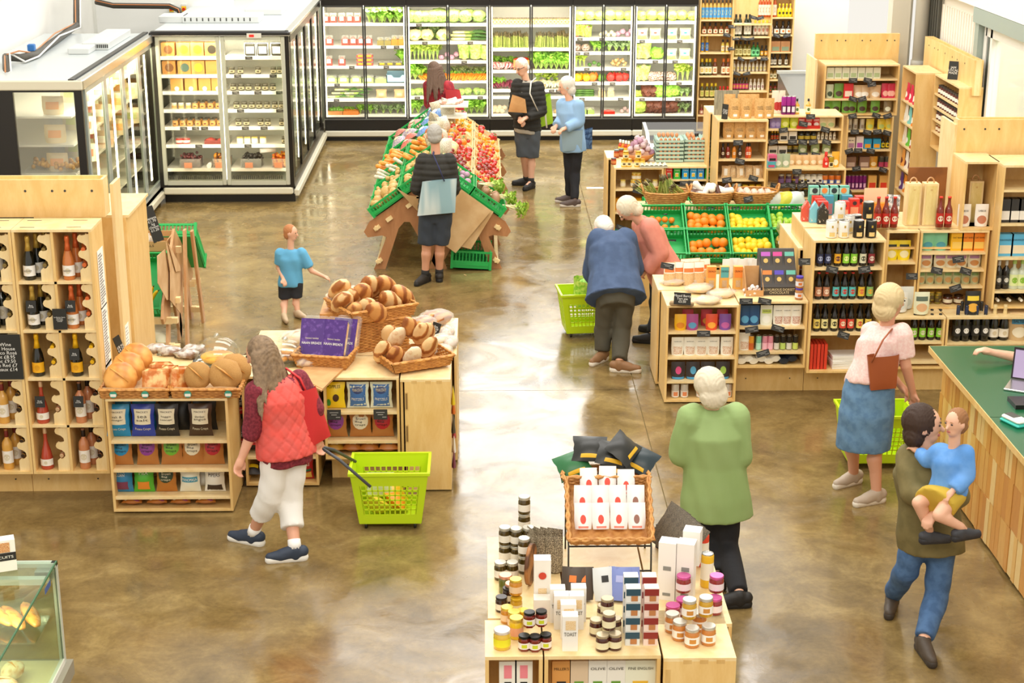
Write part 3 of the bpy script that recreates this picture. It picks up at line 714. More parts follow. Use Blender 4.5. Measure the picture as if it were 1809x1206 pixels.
# bay 1
for px in(578,591,606,620,633):punnet(0,0,px,.1,.145,.1,MEAT,WL,'upright clear pack of red berries with white label')
for px in(583,611,625,639,652):punnet(0,1,px,.11,.15,.1,MEAT,WL,'upright clear pack of red fruit with dark band')
for px in(673,686):punnet(0,1,px,.1,.12,.1,mat2('#7a4a3a','#8f9a4a',30,.4),None,'clear punnet of mixed plums')
for px in(698,710):punnet(0,1,px,.1,.15,.1,mat2('#e8a42a','#7a3a2a',30,.4),None,'clear punnet of yellow and purple tomatoes')
for px in(581,604):punnet(0,2,px,.1,.15,.1,MEAT,WL,'upright clear pack of red berries with white label')
for px in(637,652):punnet(0,2,px,.12,.06,.12,MEAT,mat('#e8a42a',.5),'flat tray of red fruit with orange label',stack=3)
for px in(675,689,704):punnet(0,2,px,.12,.06,.12,mat('#5a5a3c',.5),mat('#f0b020',.5),'low clear tray with dark fruit and yellow label')
prod('herb_bunch',0,2,[712],.2,'leafy green bunch standing at the right end')
for px in(585,606,628,650):punnet(0,3,px,.16,.12,.14,SALAD,WL,'clear tub of cut green salad with white label')
punnet(0,3,672,.17,.1,.14,SALAD,None,'green bean punnet in a dark tray')
t=thing('fruit_box','pale blue cardboard fruit box cut low at front','box',(bx_at(700,60),YF+.3,shz(0,3)))
put('box_wall',MB().box(-.16,.16,-.12,.12,0,.012).box(-.16,-.15,-.12,.12,0,.13).box(.15,.16,-.12,.12,0,.13).box(-.16,.16,.11,.12,0,.15).prism([(-.16,0),(.16,0),(.16,.12),(.08,.12),(.05,.08),(-.05,.08),(-.08,.12),(-.16,.12)],-.12,-.11),mat('#9cc4dc',.6),t)
prod('kale_bunch',0,0,spread(650,712,7),.24,'blue-green kale bunch with curled leaves')
prod('herb_bunch',0,0,spread(655,712,4),.15,'pale green leafy bunch in front of the kale',depth=.18)
prod('leek',0,4,spread(590,640,6),.32,'pale green leek laid flat')
for px in(672,704):
    packet('bag','carrot_bag','',(bx_at(px,80),YF+.22,shz(0,4)),.17,.13,.1,mat('#dfae84',.4),[(-.5,.5,.3,.6,False,mat('#e9c4a0',.5))],cat='bag');lab(bpy.data.objects[-1]if False else C.objects[-1].parent,'orange-tinted see-through bag of roots','on fifth shelf, leftmost produce chiller')
t=thing('produce_tray','wicker tray of green peppers in the leftmost produce chiller','tray',(bx_at(590,98),YF+.25,shz(0,5)))
put('tray_body',MB().box(-.12,.12,-.12,.12,0,.05),mat('#c98a52',.7),t)
t=thing('produce_tray','wicker tray of fresh turmeric roots in the leftmost produce chiller','tray',(bx_at(617,98),YF+.25,shz(0,5)))
put('tray_body',MB().box(-.12,.12,-.12,.12,0,.05),mat('#d9853c',.7),t)
prod('pepper',0,5,[582,588,594,600],.09,'long green pepper in a wicker tray',mats=PEPG)
prod('carrot_bunch',0,5,[608,616,624],.16,'bundle of orange roots in a wicker tray')
prod('herb_bunch',0,5,[634,643,652],.12,'pale leafy herb bunch in tray')
prod('kale_bunch',0,5,[662,675,688,700,712],.12,'small grey-green bunch near the misty pane')
# bay 2
prod('cabbage',1,0,[727,740,753,767,781],.085,'round pale green cabbage')
prod('cabbage',1,0,[802,822,846],.09,'large round savoy cabbage')
prod('cabbage',1,0,[776,829],.09,'darker savoy cabbage at the back',depth=.42)
prod('cauliflower',1,1,[734,755,783],.085,'creamy cauliflower in pale leaves')
prod('kale_bunch',1,1,[745,766,772],.2,'dark green bunch behind the cauliflowers',depth=.42)
prod('leek',1,1,spread(822,836,10),.42,'leek laid flat, white end to the left')
prod('celery',1,2,spread(722,776,8),.22,'pale yellow-green celery head')
prod('ball',1,2,[780,790,798,806],.045,'purple kohlrabi',mats=GM['purple'],cat='kohlrabi')
prod('pointed_cabbage',1,2,[820,840,856],.2,'tall pointed cabbage')
prod('herb_bunch',1,3,[724,733,742],.2,'curly parsley bunch at the left end')
prod('carrot_bunch',1,3,spread(745,862,11),.22,'bunched carrots with green tops')
prod('kale_bunch',1,3,spread(800,862,5),.14,'dark carrot-top bunch at the back',depth=.42)
prod('cabbage',1,4,[727,738,748],.05,'small round cabbage')
prod('cabbage',1,4,[815,826,842,851],.05,'little dark cabbage')
prod('herb_bunch',1,5,[727,737,822,832,842,851],.2,'bright green parsley bunch in the bottom')
# bay 3
for px in spread(868,1008,22):
    lab(jar('spread_jar','',(ony(px,40,YF+.16).x,YF+.16,shz(2,0)),.026,.1,mat('#e9c879',.3),mat('#6a5a4a',.4),mat('#f3e4b0',.5),emb=mat('#8a6a2a',.5)),'small jar with dark lid and cream label','on first shelf, middle produce chiller')
prod('asparagus_bunch',2,1,spread(868,934,10),.2,'upright asparagus bunch')
prod('asparagus_bunch',2,1,spread(944,1005,9),.2,'upright asparagus bunch, right of the mullion')
prod('radish_bunch',2,2,spread(868,905,6),.13,'radish bunch with red and white roots')
prod('herb_bunch',2,2,spread(870,910,3),.14,'radish leaves bunch',depth=.42)
t=thing('fruit_box','brown cardboard box of small red chillies on third chiller shelf','box',(bx_at(922,60),YF+.25,shz(2,2)))
put('box_wall',MB().box(-.13,.13,-.1,.1,0,.15),mat('#c98048',.7),t);put('contents',MB().ell((0,0,.15),(.12,.09,.03),10,5,0,.4),PEPR,t)
prod('herb_bunch',2,2,spread(942,1006,7),.22,'big flat-leaf parsley bunch')
prod('beetroot_bunch',2,3,spread(872,906,5),.13,'beetroot bunch with red stems')
prod('herb_bunch',2,3,[870,884],.14,'beet leaves bunch')
prod('turnip_bunch',2,3,spread(950,990,4),.15,'white turnip bunch');prod('celery',2,3,[950,966,980],.22,'green tops standing behind turnips',depth=.4)
prod('ball',2,5,spread(868,893,6),.045,'white onion in bottom tray',mats=GM['onion'],cat='white_onion')
prod('ball',2,5,spread(980,1002,5),.03,'knobbly ginger root in bottom tray',mats=GM['mushroom'],cat='ginger_root')
# bay 4
for q in(3,):
    prod('lettuce',3,0,[1022,1040,1058,1076,1092,1110],.07,'round little gem lettuce with frilled leaves')
    prod('pointed_cabbage',3,1,[1020,1030,1038],.15,'rainbow chard bundle',mats=[GM['radish'],GM['lettuceleaf']])
    prod('ball',3,1,[1062,1068,1074,1080,1084],.036,'white turnip in a small pile',mats=GM['turnip'],cat='turnip')
    prod('ball',3,1,[1091,1099,1108,1114],.045,'pink and white turnip',mats=GM['purple'],cat='turnip')
    prod('radicchio',3,2,[1019,1034],.05,'small red pointed head');prod('herb_bunch',3,2,[1050,1058,1064],.13,'red-stemmed leafy bunch')
    prod('kale_bunch',3,2,[1076,1088,1100,1110],.15,'frosty green bunch in a bag')
    prod('celery',3,3,[1018,1025,1032],.17,'fennel bulb with green stalks');prod('ball',3,3,[1042,1050,1058],.035,'dark avocado in a net',mats=GM['dark'],cat='avocado')
    n_=26;zz=[random.Random(i).random()*.09 for i in range(n_)];prod('mushroom',3,3,[1093+(random.Random(i+50).random()-.5)*34*(1-zz[i]*7)for i in range(n_)],.045,'brown chestnut mushroom in a loose pile',scl=zz)
    prod('pepper',3,4,[1018,1027,1036],.11,'yellow bell pepper',mats=PEPY);prod('pepper',3,4,[1044,1052],.12,'orange bell pepper',mats=PEPO)
    prod('pepper',3,4,[1060,1067],.1,'green bell pepper',mats=PEPG);prod('pepper',3,4,[1076,1085,1094,1103],.12,'red bell pepper',mats=PEPR)
    prod('cucumber',3,5,spread(1034,1034.5,6),.3,'dark green cucumber lying flat')
    for px in(1064,1080):punnet(3,5,px,.1,.15,.1,GM['mushroom'],None,'tall clear pack of chestnut mushrooms')
    for px in(1032,1044):punnet(3,6,px,.12,.1,.14,SALAD,None,'bag of green beans in bottom tray')
    punnet(3,6,1076,.2,.07,.16,PEPR,None,'open tray of red chillies in bottom');prod('ball',3,6,[1100,1106,1112],.035,'garlic bulb at the right end',mats=GM['garlic'],cat='garlic_bulb')
# bay 5
prod('lettuce',4,0,[1132,1149,1167,1185,1202,1221],.07,'round frilled green lettuce')
for px,wd_ in((1134,0),(1157,0),(1186,0),(1210,0)):
    for k in(1,2):
        if k==2 and px<1160:continue
        packet('bag','salad_bag','',(bx_at(px,60),YF+.2,shz(4,k)),.18,.17,.1,film('#d3dcb8',.75,.2),[(-.75,.75,.42,.85,False,WL),(-.4,.3,.52,.7,True,mat('#d84a3a' if px<1170 else '#1fa08a',.5)),(-.8,.8,.06,.36,False,SALAD)],cat='bag')
        lab(C.objects[-1].parent,'clear bag of salad with white header label',f'on {ORD[k]} shelf of rightmost produce chiller')
prod('pointed_cabbage',4,2,[1129,1142],.2,'large pale pointed cabbage');prod('green_lettuce',4,2,[1160],.08,'leafy head wrapped in film')
prod('pointed_cabbage',4,3,[1128,1138],.19,'long pale chinese leaf cabbage');prod('radicchio',4,3,[1152,1163,1175,1186],.07,'dark red radicchio with white ribs');prod('celery',4,3,[1198,1207,1216],.2,'endive head with pale ribs')
prod('lettuce',4,4,[1126,1133],.05,'small yellow-green lettuce');prod('red_lettuce',4,4,[1144,1155],.08,'frilly red oak-leaf lettuce');prod('green_lettuce',4,4,[1168,1180,1192],.085,'big bright curly green lettuce')
prod('kale_bunch',4,4,[1206,1216],.11,'pale frosted herb bunch')
prod('lettuce',4,5,[1130],.1,'large yellow-green round lettuce');prod('red_lettuce',4,5,[1150,1164,1178,1190],.09,'dark red frilly lettuce');prod('kale_bunch',4,5,[1202,1214],.13,'bagged grey-green herb bunch')
for i,ks in enumerate([((1,678,701),(2,621,682),(3,594,0),(4,592,0)),((0,741,0),(1,751,831),(2,820,0),(4,736,848)),((3,975,987),),((1,1024,1063),(2,1020,1036),(3,1037,1102),(4,1051,1083),(5,1029,1098)),((1,1134,1200),(2,1158,1193),(3,1179,1201),(4,1136,1200))]):
    for(k,*pp)in ks:
        for px in pp:
            if px:lab(ticket((ony(px,100,YF+.08).x,YF+.08,shz(i,k)-.02),w=.085,h=.05,tilt=0),'black price card clipped to shelf edge',f'of {ORD[k]} shelf, {words[i]} produce chiller')
# ------------------------------------------------------------------ glazed cabinet bank on the left, doors facing right
FX,FY0,FZ=-4.13,16.95,2.13
o=thing('glass_cabinet','grey-topped glazed chiller bank on the left with white roof and four side doors','refrigerator',(-4.7,18.9,0))
def lc(name,x0,x1,y0,y1,z0,z1,m,par=None,ch=0):
    return put(name,MB().box(x0+4.7,x1+4.7,y0-18.9,y1-18.9,z0,z1,ch=ch),m,par or o)
BKX=-5.5
wa,wb=ony(22,163,FY0).x,ony(130,163,FY0).x;wza,wzb=ony(130,163,FY0).z,1.0
LCM=mat('#17120e',.3)
for a in((BKX,wa,wzb,wza),(wb,FX,wzb,wza)):lc('end_frame',a[0],a[1],FY0,FY0+.05,a[2],a[3],LCM)
lc('end_frame',BKX,FX,FY0,FY0+.05,wza,FZ-.03,LCM);lc('end_frame',BKX,FX,FY0,FY0+.05,.1,wzb,LCM)
lc('end_pane',wa,wb,FY0+.01,FY0+.02,wzb,wza,glassy('#fbfbf6',.12,fres=False))
lc('roof',BKX,FX-.02,FY0,20.9,FZ-.03,FZ,mat('#c3cacb',.3));lc('end_cornice',BKX,FX+.02,FY0-.03,FY0+.02,FZ-.09,FZ+.01,CREAM,ch=.01)
lc('side_cornice',FX-.05,FX+.03,FY0-.02,20.9,FZ-.09,FZ+.015,STEEL,ch=.012);lc('cornice_strip',FX-.13,FX-.07,FY0,20.9,FZ,FZ+.02,BLACK)
lc('floor_pan',BKX,FX,FY0+.05,20.9,.1,.2,GREY);lc('back_liner',BKX,BKX+.05,FY0+.05,20.9,.2,FZ-.03,mat('#e8e8e0',.5));lc('far_end',BKX,FX,20.85,20.9,.1,FZ-.03,LCM)
lc('kick',FX-.3,FX-.05,FY0+.02,20.88,0,.1,BLACK);lc('bumper_rail',FX-.03,FX+.045,FY0,20.9,.06,.15,CREAM,ch=.012)
lc('sill',FX-.06,FX,FY0,20.9,.15,.24,mat('#b9beb8',.3))
for k in range(4):
    ya,yb=FY0+.15+k*.93,FY0+.15+(k+1)*.93
    d=lc('door',FX-.03,FX,ya,ya+.07,.24,FZ-.1,mat('#aab4b0',.25,.3));lc('door_stile',FX-.03,FX,yb-.07,yb-.005,.24,FZ-.1,mat('#aab4b0',.25,.3),d)
    for c in list(d.children):c.location=(0,0,0)
    lc('door_rail',FX-.03,FX,ya+.07,yb-.07,.24,.29,mat('#aab4b0',.25,.3),d);lc('door_rail',FX-.03,FX,ya+.07,yb-.07,FZ-.15,FZ-.1,mat('#aab4b0',.25,.3),d)
    lc('glass_pane',FX-.02,FX-.012,ya+.07,yb-.07,.29,FZ-.15,glassy('#fbfaf0',.1,fres=False),d)
    lc('led_strip',FX-.045,FX-.035,yb-.46,yb-.4,.36,FZ-.2,LED)
for z in(.55,.85,1.15,1.45,1.75):
    lc('shelf',BKX+.05,FX-.15,FY0+.1,20.8,z-.02,z,film('#e8e6da',.75))
area('cabinet_light',(FX-.12,18.9,1.95),(0,math.radians(-25),0),.06,3.6,34,(1,.93,.76))
area('cabinet_light',(-4.8,18.9,2.05),(0,0,0),.5,3.4,14,(1,.92,.76))
for i in range(14):  # goods seen through the end pane and doors
    for z in(1.15,1.45,1.75):
        if(i+int(z*10))%3==0:continue
        y=FY0+.25+i*.26
        packet('pouch','frozen_bag','',(-4.5+.1*((i*7)%3),y,z),.24,.19,.12,film(['#f0dcb0','#e9c9a8','#dfe4c8','#f2e6c2'][i%4],.8,.25),[(-.6,.6,.3,.7,False,mat(['#e9a55a','#c9d08a','#d9765a','#f4efe2'][(i*3)%4],.5))],cat='bag')
        lab(C.objects[-1].parent,['cream','tan','pale green','yellow'][i%4]+' frozen food bag',{1.15:'on low',1.45:'on middle',1.75:'on upper'}[z]+' shelf, left glazed cabinet')
t=thing('produce_tray','clear tray of golden nuggets low behind the end pane of left cabinet','tray',(-4.52,FY0+.3,1.15))
put('tray_body',MB().box(-.3,.3,-.18,.18,0,.03),CLEAR,t)
gg=MB();rd=random.Random(3)
for i in range(60):gg.ell((rd.uniform(-.26,.26),rd.uniform(-.15,.15),.03+rd.random()*.06),rd.uniform(.018,.03),6,4)
x=put('nuggets',gg,mat('#c9962c',.5),t);x['kind']='stuff'
# roof boxes, pipe
def bxo(px,py,w_,d_,h_,nm,lb,m=None,grille=False):
    p=onz(px,py,FZ);t=thing(nm,lb,'box',(p.x,p.y,FZ))
    put('casing',MB().box(-w_/2,w_/2,-d_/2,d_/2,0,h_,ch=.008),m or mat('#d3d6d4',.35),t)
    if grille:
        g=MB()
        for i in range(12):g.box(-w_/2+.03+i*w_/13,-w_/2+.045+i*w_/13,-d_/2-.004,-d_/2,h_*.3,h_*.75)
        x=put('vent_slots',g,DKGREY,t);x['kind']='stuff'
    return t
bxo(146,92,.24,.42,.07,'control_box','smaller pale grey control box on the left cabinet roof')
bxo(190,76,.3,1.3,.09,'vent_housing','long pale vent housing on left cabinet roof behind control box',grille=True)
P=[onz(12,130,FZ)+Vector((0,0,-.1)),onz(12,112,FZ)+Vector((0,0,.03)),onz(38,112,FZ)+Vector((0,0,.02)),onz(62,103,FZ),onz(100,76,FZ),onz(136,50,FZ)]
P=[p+Vector((0,0,.04))for p in P];P+=[Vector((P[-1].x,P[-1].y+.1,2.5)),Vector((P[-1].x+.3,P[-1].y+1.2,2.75)),Vector((P[-1].x+.5,P[-1].y+2.2,2.75))]
pp=thing('refrigeration_pipe','lagged grey pipe with thin cables along back of left cabinet roof','pipe',P[0])
put('lagging',MB().tube([tuple(p-P[0])for p in P],.045,10),mat('#55524b',.6,var=.1,scale=12),pp)
put('cable',MB().tube([tuple(p-P[0]+Vector((.05,-.03,.05*math.sin(i*2))))for i,p in enumerate(P)],.011,6),mat('#f2f0ea',.4),pp)
put('cable',MB().tube([tuple(p-P[0]+Vector((.0,-.05,.055+.03*math.cos(i*3))))for i,p in enumerate(P)],.009,6),mat('#c98a5a',.4),pp)
put('blue_valve',MB().box(-.04,.04,-.04,.04,0,.08,ch=.01),mat('#2f6fb5',.4),pp,P[3]-P[0]+Vector((-.03,0,.04)))
# pipe and switches on the back wall by the roof
q0=ony(170,3,24.5)
P=[ony(170,3,22.8),ony(200,10,23),ony(300,11,23.2),ony(316,18,23.2),ony(321,34,23.2)]
sp=thing('refrigeration_pipe','dark lagged pipe running right along wall above the cabinets','pipe',P[0])
put('lagging',MB().tube([tuple(p-P[0])for p in P],.04,10),mat('#4a463d',.6),sp)
put('copper_line',MB().tube([tuple(p-P[0]+Vector((0,-.05,.02)))for p in P],.008,6),mat('#c07a4a',.35,.6),sp)
pt=struct('wall_partition',MB().box(-5.5,-3.55,23.8,23.86,0,3.2),mat('#f1f2ee',.5))
for k,px in enumerate((303,325)):
    p=ony(px,16,23.76);t=thing('isolator_switch',('left' if k==0 else 'right')+' yellow isolator switch with red knob on the white partition','switch',p)
    put('switch_case',MB().box(-.04,.04,0,.03,-.07,.07,ch=.006),mat('#d9d9d2',.4),t);put('switch_plate',MB().box(-.033,.033,-.006,0,-.04,.04),mat('#f2c81e',.4),t)
    put('knob',MB().lathe([(.02,0),(.022,.025)],12),mat('#d8281c',.3),t,(0,-.006,0),(PI/2,0,0))
# ------------------------------------------------------------------ two-door chiller facing the camera
Y2=20.7;a,b=ony(285,345,Y2).x,ony(521,345,Y2).x;c_=(a+b)/2;h2=(b-a)/2
zt2=ony(400,55,Y2).z;zd0,zd1=ony(400,326,Y2).z,ony(400,64,Y2).z
o=thing('display_chiller','two-door glazed chiller facing the camera with boxed goods and tubs inside','refrigerator',(c_,Y2,0))
put('plinth',MB().box(-h2+.04,h2,.05,4.0,0,.1),BLACK,o);put('bumper_rail',MB().box(-h2+.04,h2-.02,-.03,.05,.11,.2,ch=.015),CREAM,o)
put('sill',MB().box(-h2,h2,0,.06,.2,zd0),LCM,o);put('canopy',MB().box(-h2-.02,h2+.02,-.05,.1,zd1,zt2,ch=.02),BLACK,o)
put('canopy_highlight',MB().box(-h2-.02,h2+.02,-.055,-.04,zt2-.055,zt2-.045),STEEL,o)
put('end_post',MB().box(-h2,-h2+.05,-.01,.8,.2,zd1),LCM,o);put('end_post',MB().box(h2-.05,h2,-.01,.1,.2,zd1),LCM,o)
put('roof',MB().box(-h2,h2,.1,4.1,zt2-.05,zt2-.02),mat('#c6cdce',.3),o);put('liner',MB().box(-h2+.05,h2-.05,.8,.84,zd0,zd1).box(-h2+.05,h2-.05,.06,.8,zd0-.02,zd0+.02),mat('#dfe2d8',.4,var=.04,scale=60),o)
put('control_panel',MB().box(-.09,.09,-.012,0,-.03,.03),mat('#d8d6cc',.4),o,(h2-.42,-.055,zt2-.05));put('red_display',MB().box(-.03,.03,-.004,0,-.015,.015),mat('#d81a10',.4,emit=1.2),o,(h2-.45,-.069,zt2-.05))
for k in(0,1):
    xa,xb=(-h2+.05,-.005)if k==0 else(.005,h2-.05);gm=mat('#c6c7b8',.3,.25)
    d=put('door',MB().box(xa,xa+.05,-.03,.02,zd0,zd1,ch=.006).box(xb-.05,xb,-.03,.02,zd0,zd1,ch=.006).box(xa+.05,xb-.05,-.03,.02,zd0,zd0+.05).box(xa+.05,xb-.05,-.03,.02,zd1-.045,zd1),gm,o)
    put('glass_pane',MB().box(xa+.05,xb-.05,-.005,.003,zd0+.05,zd1-.045),glassy('#fffdf6',.03,fres=False),d)
sly=[100,132,161.5,193.4,224,255.3,297];SZ=[]
for i,y in enumerate(sly):
    z=ony(400,y,Y2+.12).z;SZ.append(z)
    s=put('shelf',MB().box(-h2+.06,-.03,.1,.78,z-.02,z).box(.03,h2-.06,.1,.78,z-.02,z),mat('#eceae0',.4),o)
    put('shelf_edge',MB().box(-h2+.06,-.03,.09,.099,z-.035,z+.008).box(.03,h2-.06,.09,.099,z-.035,z+.008),mat('#f6f2ea',.4),s)
g=MB()
for i in range(56):g.box(-h2+.08+i*.0265,-h2+.092+i*.0265,.05,.06,zd0+.06,zd0+.11)
x=put('vent_slots',g,DKGREY,o);x['kind']='stuff'
for sx in(-h2+.07,.0,h2-.07):put('led_strip',MB().box(sx-.006,sx+.006,.03,.045,zd0+.06,zd1-.06),LED,o)
area('chiller_light',(c_,Y2+.1,zd1-.05),(math.radians(32),0,0),1.35,.06,8,(1,.93,.8));area('chiller_light',(c_,Y2+.03,1.2),(math.radians(90),0,0),1.2,1.3,7,(1,.94,.82))
def cx2(px):return ony(px,180,Y2+.22).x
W2=lambda k:f'on {ORD[k]} shelf of two-door chiller'
KBX=mat('#d79a50',.6);YEL=mat('#eec22a',.5)
for k,(px,em,ds)in enumerate(((303,'#8a5a30','brown'),(330,'#efc52c','yellow'),(354,'#efc52c','yellow'),(379,'#3a3428','dark'))):
    for r,py in((0,0),(1,0)):
        e2=em if r==0 else['#8a5a30','#4a6a60','#efc52c','#d79a50'][k]
        t=carton('dessert_box','',(cx2(px),Y2+.25,SZ[r]),.165,.165,.14,KBX,emblem=(.55,.5,.055,mat(e2,.5)));lab(t,f'brown food carton with round {["brown", "yellow", "yellow", "dark"][k] if r == 0 else ["brown", "teal", "yellow", "plain"][k]} picture',W2(r))
for px in(315,340,364,387):
    t=carton('cake_box','',(cx2(px),Y2+.25,SZ[2]),.155,.155,.14,mat('#d8a055',.6),emblem=(.5,.18,.03,WHITE));lab(t,'plain brown carton with white arched label',W2(2))
for k,xs in((3,(308,320,333)),):
    for px in xs:lab(jar('dessert_pot','',(cx2(px),Y2+.2,SZ[k]),.034,.075,mat('#e8d6b8',.4),WHITE,mat('#d8a868',.5)),'small pale dessert pot with white lid',W2(k))
for k,xs in((3,(345,358,372,386)),(4,(308,321,334,348,361,374,387))):
    for j in(0,1):
        for px in xs:lab(jar('dip_pot','',(cx2(px)+.01*j,Y2+.2+j*.13,SZ[k]),.037,.088,mat('#d79a58',.5),mat('#5d5a4c',.35),mat('#dfae6a',.5),emb=mat('#7a4a2a',.5)),'kraft dip pot with grey lid'+(' in back row' if j else ''),W2(k))
for px in(313,325):lab(jar('berry_pot','',(cx2(px),Y2+.22,SZ[5]),.05,.08,mat('#c8403a',.4),CLEAR,mat('#f0e0e0',.5)),'clear pot of red berries',W2(5))
for px in(369,390):
    punn=thing('food_punnet','','punnet',(cx2(px),Y2+.22,SZ[5]));put('tray',cached(('ptray',1),punnet_tray),mat('#8a3a34',.4),punn,scale=(.15,.14,.08));put('contents',cached(('pcont',1),None),MEAT,punn,scale=(.15,.14,.08));lab(punn,'shallow clear punnet of red berries',W2(5))
for px in(435,452,473):pass
for px in(447,469,493):t=thing('meal_tub','','tub',(cx2(px),Y2+.22,SZ[0]));put('tub',cached(('tub',1),lambda:MB().box(-.5,.5,-.5,.5,0,1,ch=.1)),mat('#3a3a30',.3),t,scale=(.13,.1,.16));put('label',cached(('carton',1),None),mat('#efece0',.5),t,(0,-.052,.03),scale=(.1,.004,.09));put('lid_rim',cached(('rim',1),lambda:MB().box(-.5,.5,-.02,.02,-.5,-.46).box(-.5,.5,-.02,.02,.46,.5).box(-.5,-.46,-.02,.02,-.46,.46).box(.46,.5,-.02,.02,-.46,.46)),WHITE,t,(0,-.052,.08),scale=(.14,.1,.17));lab(t,'black meal tub with white label and pale rim',W2(0))
for k,xs in((1,(413,428,459,486,497)),(2,(414,428,441,457,470,484)),(3,(418,432,445,458,472,486,498)),(4,(420,434,459,472,497)),(5,(500,))):
    for px in xs:lab(jar('deli_pot','',(cx2(px),Y2+.2,SZ[k]),.036,.088,mat('#4a4634',.3),mat('#6c6a5c',.3),mat('#cfc6a4',.5),emb=mat('#5a5236',.5)),'dark deli pot with cream sleeve',W2(k))
for px in(421,434,447,462):lab(jar('yoghurt_pot','',(cx2(px),Y2+.2,SZ[5]),.042,.085,mat('#f4f0e4',.4),mat('#d9c26a',.4),None),'round glass pot of white yoghurt',W2(5))
for px,m_,ds,w_ in((332,mat2('#4a1f22','#6a2c30',30,.4),'dark purple grapes',.27),(387,mat2('#e9981e','#6a3a1a',26,.4),'orange and brown dried fruit',.22),(440,mat('#2b2722',.4),'black olives',.27),(492,mat2('#f2a81e','#c8402a',26,.4),'orange and red physalis',.22)):
    t=thing('bulk_tub',f'clear open tub of {ds} on the bottom shelf of two-door chiller','tub',(cx2(px),Y2+.25,SZ[6]));
    put('tub_wall',cached(('ptray2',1),punnet_tray),CLEAR,t,scale=(w_,.26,.2));gg=MB();rd=random.Random(px)
    for i in range(46):gg.ell((rd.uniform(-.44,.44)*w_,rd.uniform(-.42,.42)*.26,.04+.12*rd.random()**.5),.02,6,4)
    gg.box(-.45*w_,.45*w_,-.11,.11,.01,.11);x=put('contents',gg,m_,t);x['kind']='stuff'
    lab(t,t['label'],'');t['label']=t['label'].strip();_pend.pop()
    cd_=carton('price_card','',(cx2(px)-.02,Y2+.075,SZ[6]+.012),.1,.07,.004,mat('#e89a78',.5));cd_.name='price_card';cd_['category']='sign';lab(cd_,'salmon pink card standing','on bottom shelf of two-door chiller')
for px in(365,456):solo('paper_roll',MB().lathe([(.03,0),(.03,.2)],12),WHITE,('white paper roll lying between two tubs' if px==365 else 'white bag roll lying on the black olive tub')+' in two-door chiller','roll',(cx2(px),Y2+.12 if px==365 else Y2+.2,SZ[6]+(.03 if px==365 else .21)),(-PI/2,0,0)if px==365 else(0,PI/2,.4))
for i,(px,k)in enumerate(((325,4),(346,4),(362,4),(350,5),(446,0),(425,1),(487,1),(420,2),(459,2),(497,2),(427,3),(496,3),(434,4),(467,4),(437,5))):
    lab(ticket((cx2(px),Y2+.08,SZ[k]-.012),w=.09,h=.04,tilt=0),'grey price card clipped to edge',f'of {ORD[k]} shelf, two-door chiller')
# its long side bank, doors facing right
sd=thing('glass_cabinet','side run of black-framed glass doors reaching back to the produce chillers','refrigerator',(b,22.9,0))
def sc_(name,x0,x1,y0,y1,z0,z1,m,par=None,ch=0):return put(name,MB().box(x0-b,x1-b,y0-22.9,y1-22.9,z0,z1,ch=ch),m,par or sd)
sc_('bumper_rail',b-.02,b+.05,Y2+.05,24.78,.07,.16,CREAM,ch=.012);sc_('kick',b-.3,b-.03,Y2+.1,24.8,0,.1,BLACK)
sc_('sill',b-.1,b,Y2+.1,24.8,.16,.3,LCM);sc_('header',b-.1,b+.01,Y2+.1,24.8,zt2-.15,zt2-.05,LCM);sc_('cornice',b-.06,b+.035,Y2,24.8,zt2-.05,zt2,STEEL,ch=.01)
sc_('back_liner',b-.75,b-.7,Y2+.9,24.8,.1,zt2-.06,mat('#d8d8cc',.5))
for k in range(5):
    ya=Y2+.15+k*.93;d=sc_('door',b-.03,b+.0,ya,ya+.05,.3,zt2-.15,LCM);sc_('door_stile',b-.03,b,ya+.86,ya+.92,.3,zt2-.15,LCM,d);sc_('glass_pane',b-.02,b-.012,ya+.05,ya+.86,.3,zt2-.15,glassy('#f4f6ee',.22,fres=False),d)
    if k<4:sc_('led_strip',b-.045,b-.035,ya+.8,ya+.83,.4,zt2-.25,LED)
for z in(.6,.95,1.3,1.65):sc_('shelf',b-.7,b-.15,Y2+.9,24.7,z-.02,z,mat('#d9d6c6',.5))
FZ_,FZ=FZ,zt2-.02
bxo(395,37,1.0,.5,.09,'vent_housing','long grey vent housing on the roof of two-door chiller',grille=True);bxo(308,38,.34,.35,.09,'control_box','grey control box at left on the two-door chiller roof')
bxo(475,18,.5,1.2,.08,'vent_housing','pale vent housing further back above the side doors')
FZ=FZ_
# ------------------------------------------------------------------ chest freezer behind the wine rack
p=onz(155,291,1.0);fz=thing('chest_freezer','white chest freezer with two blue lid handles behind the wine rack','freezer',(p.x-.9,p.y-.4,0))
put('body',MB().box(-.18,.85,-.42,.42,.05,.93,ch=.02),WHITE,fz);put('rim',MB().box(-.19,.88,-.44,.44,.93,1.0,ch=.02),mat('#e9e9e0',.35),fz);put('lid',MB().box(-.17,.62,-.36,.36,1.0,1.012),mat('#f4f6f4',.15),fz)
for px in(38,71):q=onz(px,297,1.01);put('lid_handle',MB().box(-.07,.07,-.02,.02,0,.02,ch=.006),BLUEH,fz,q-fz.location)
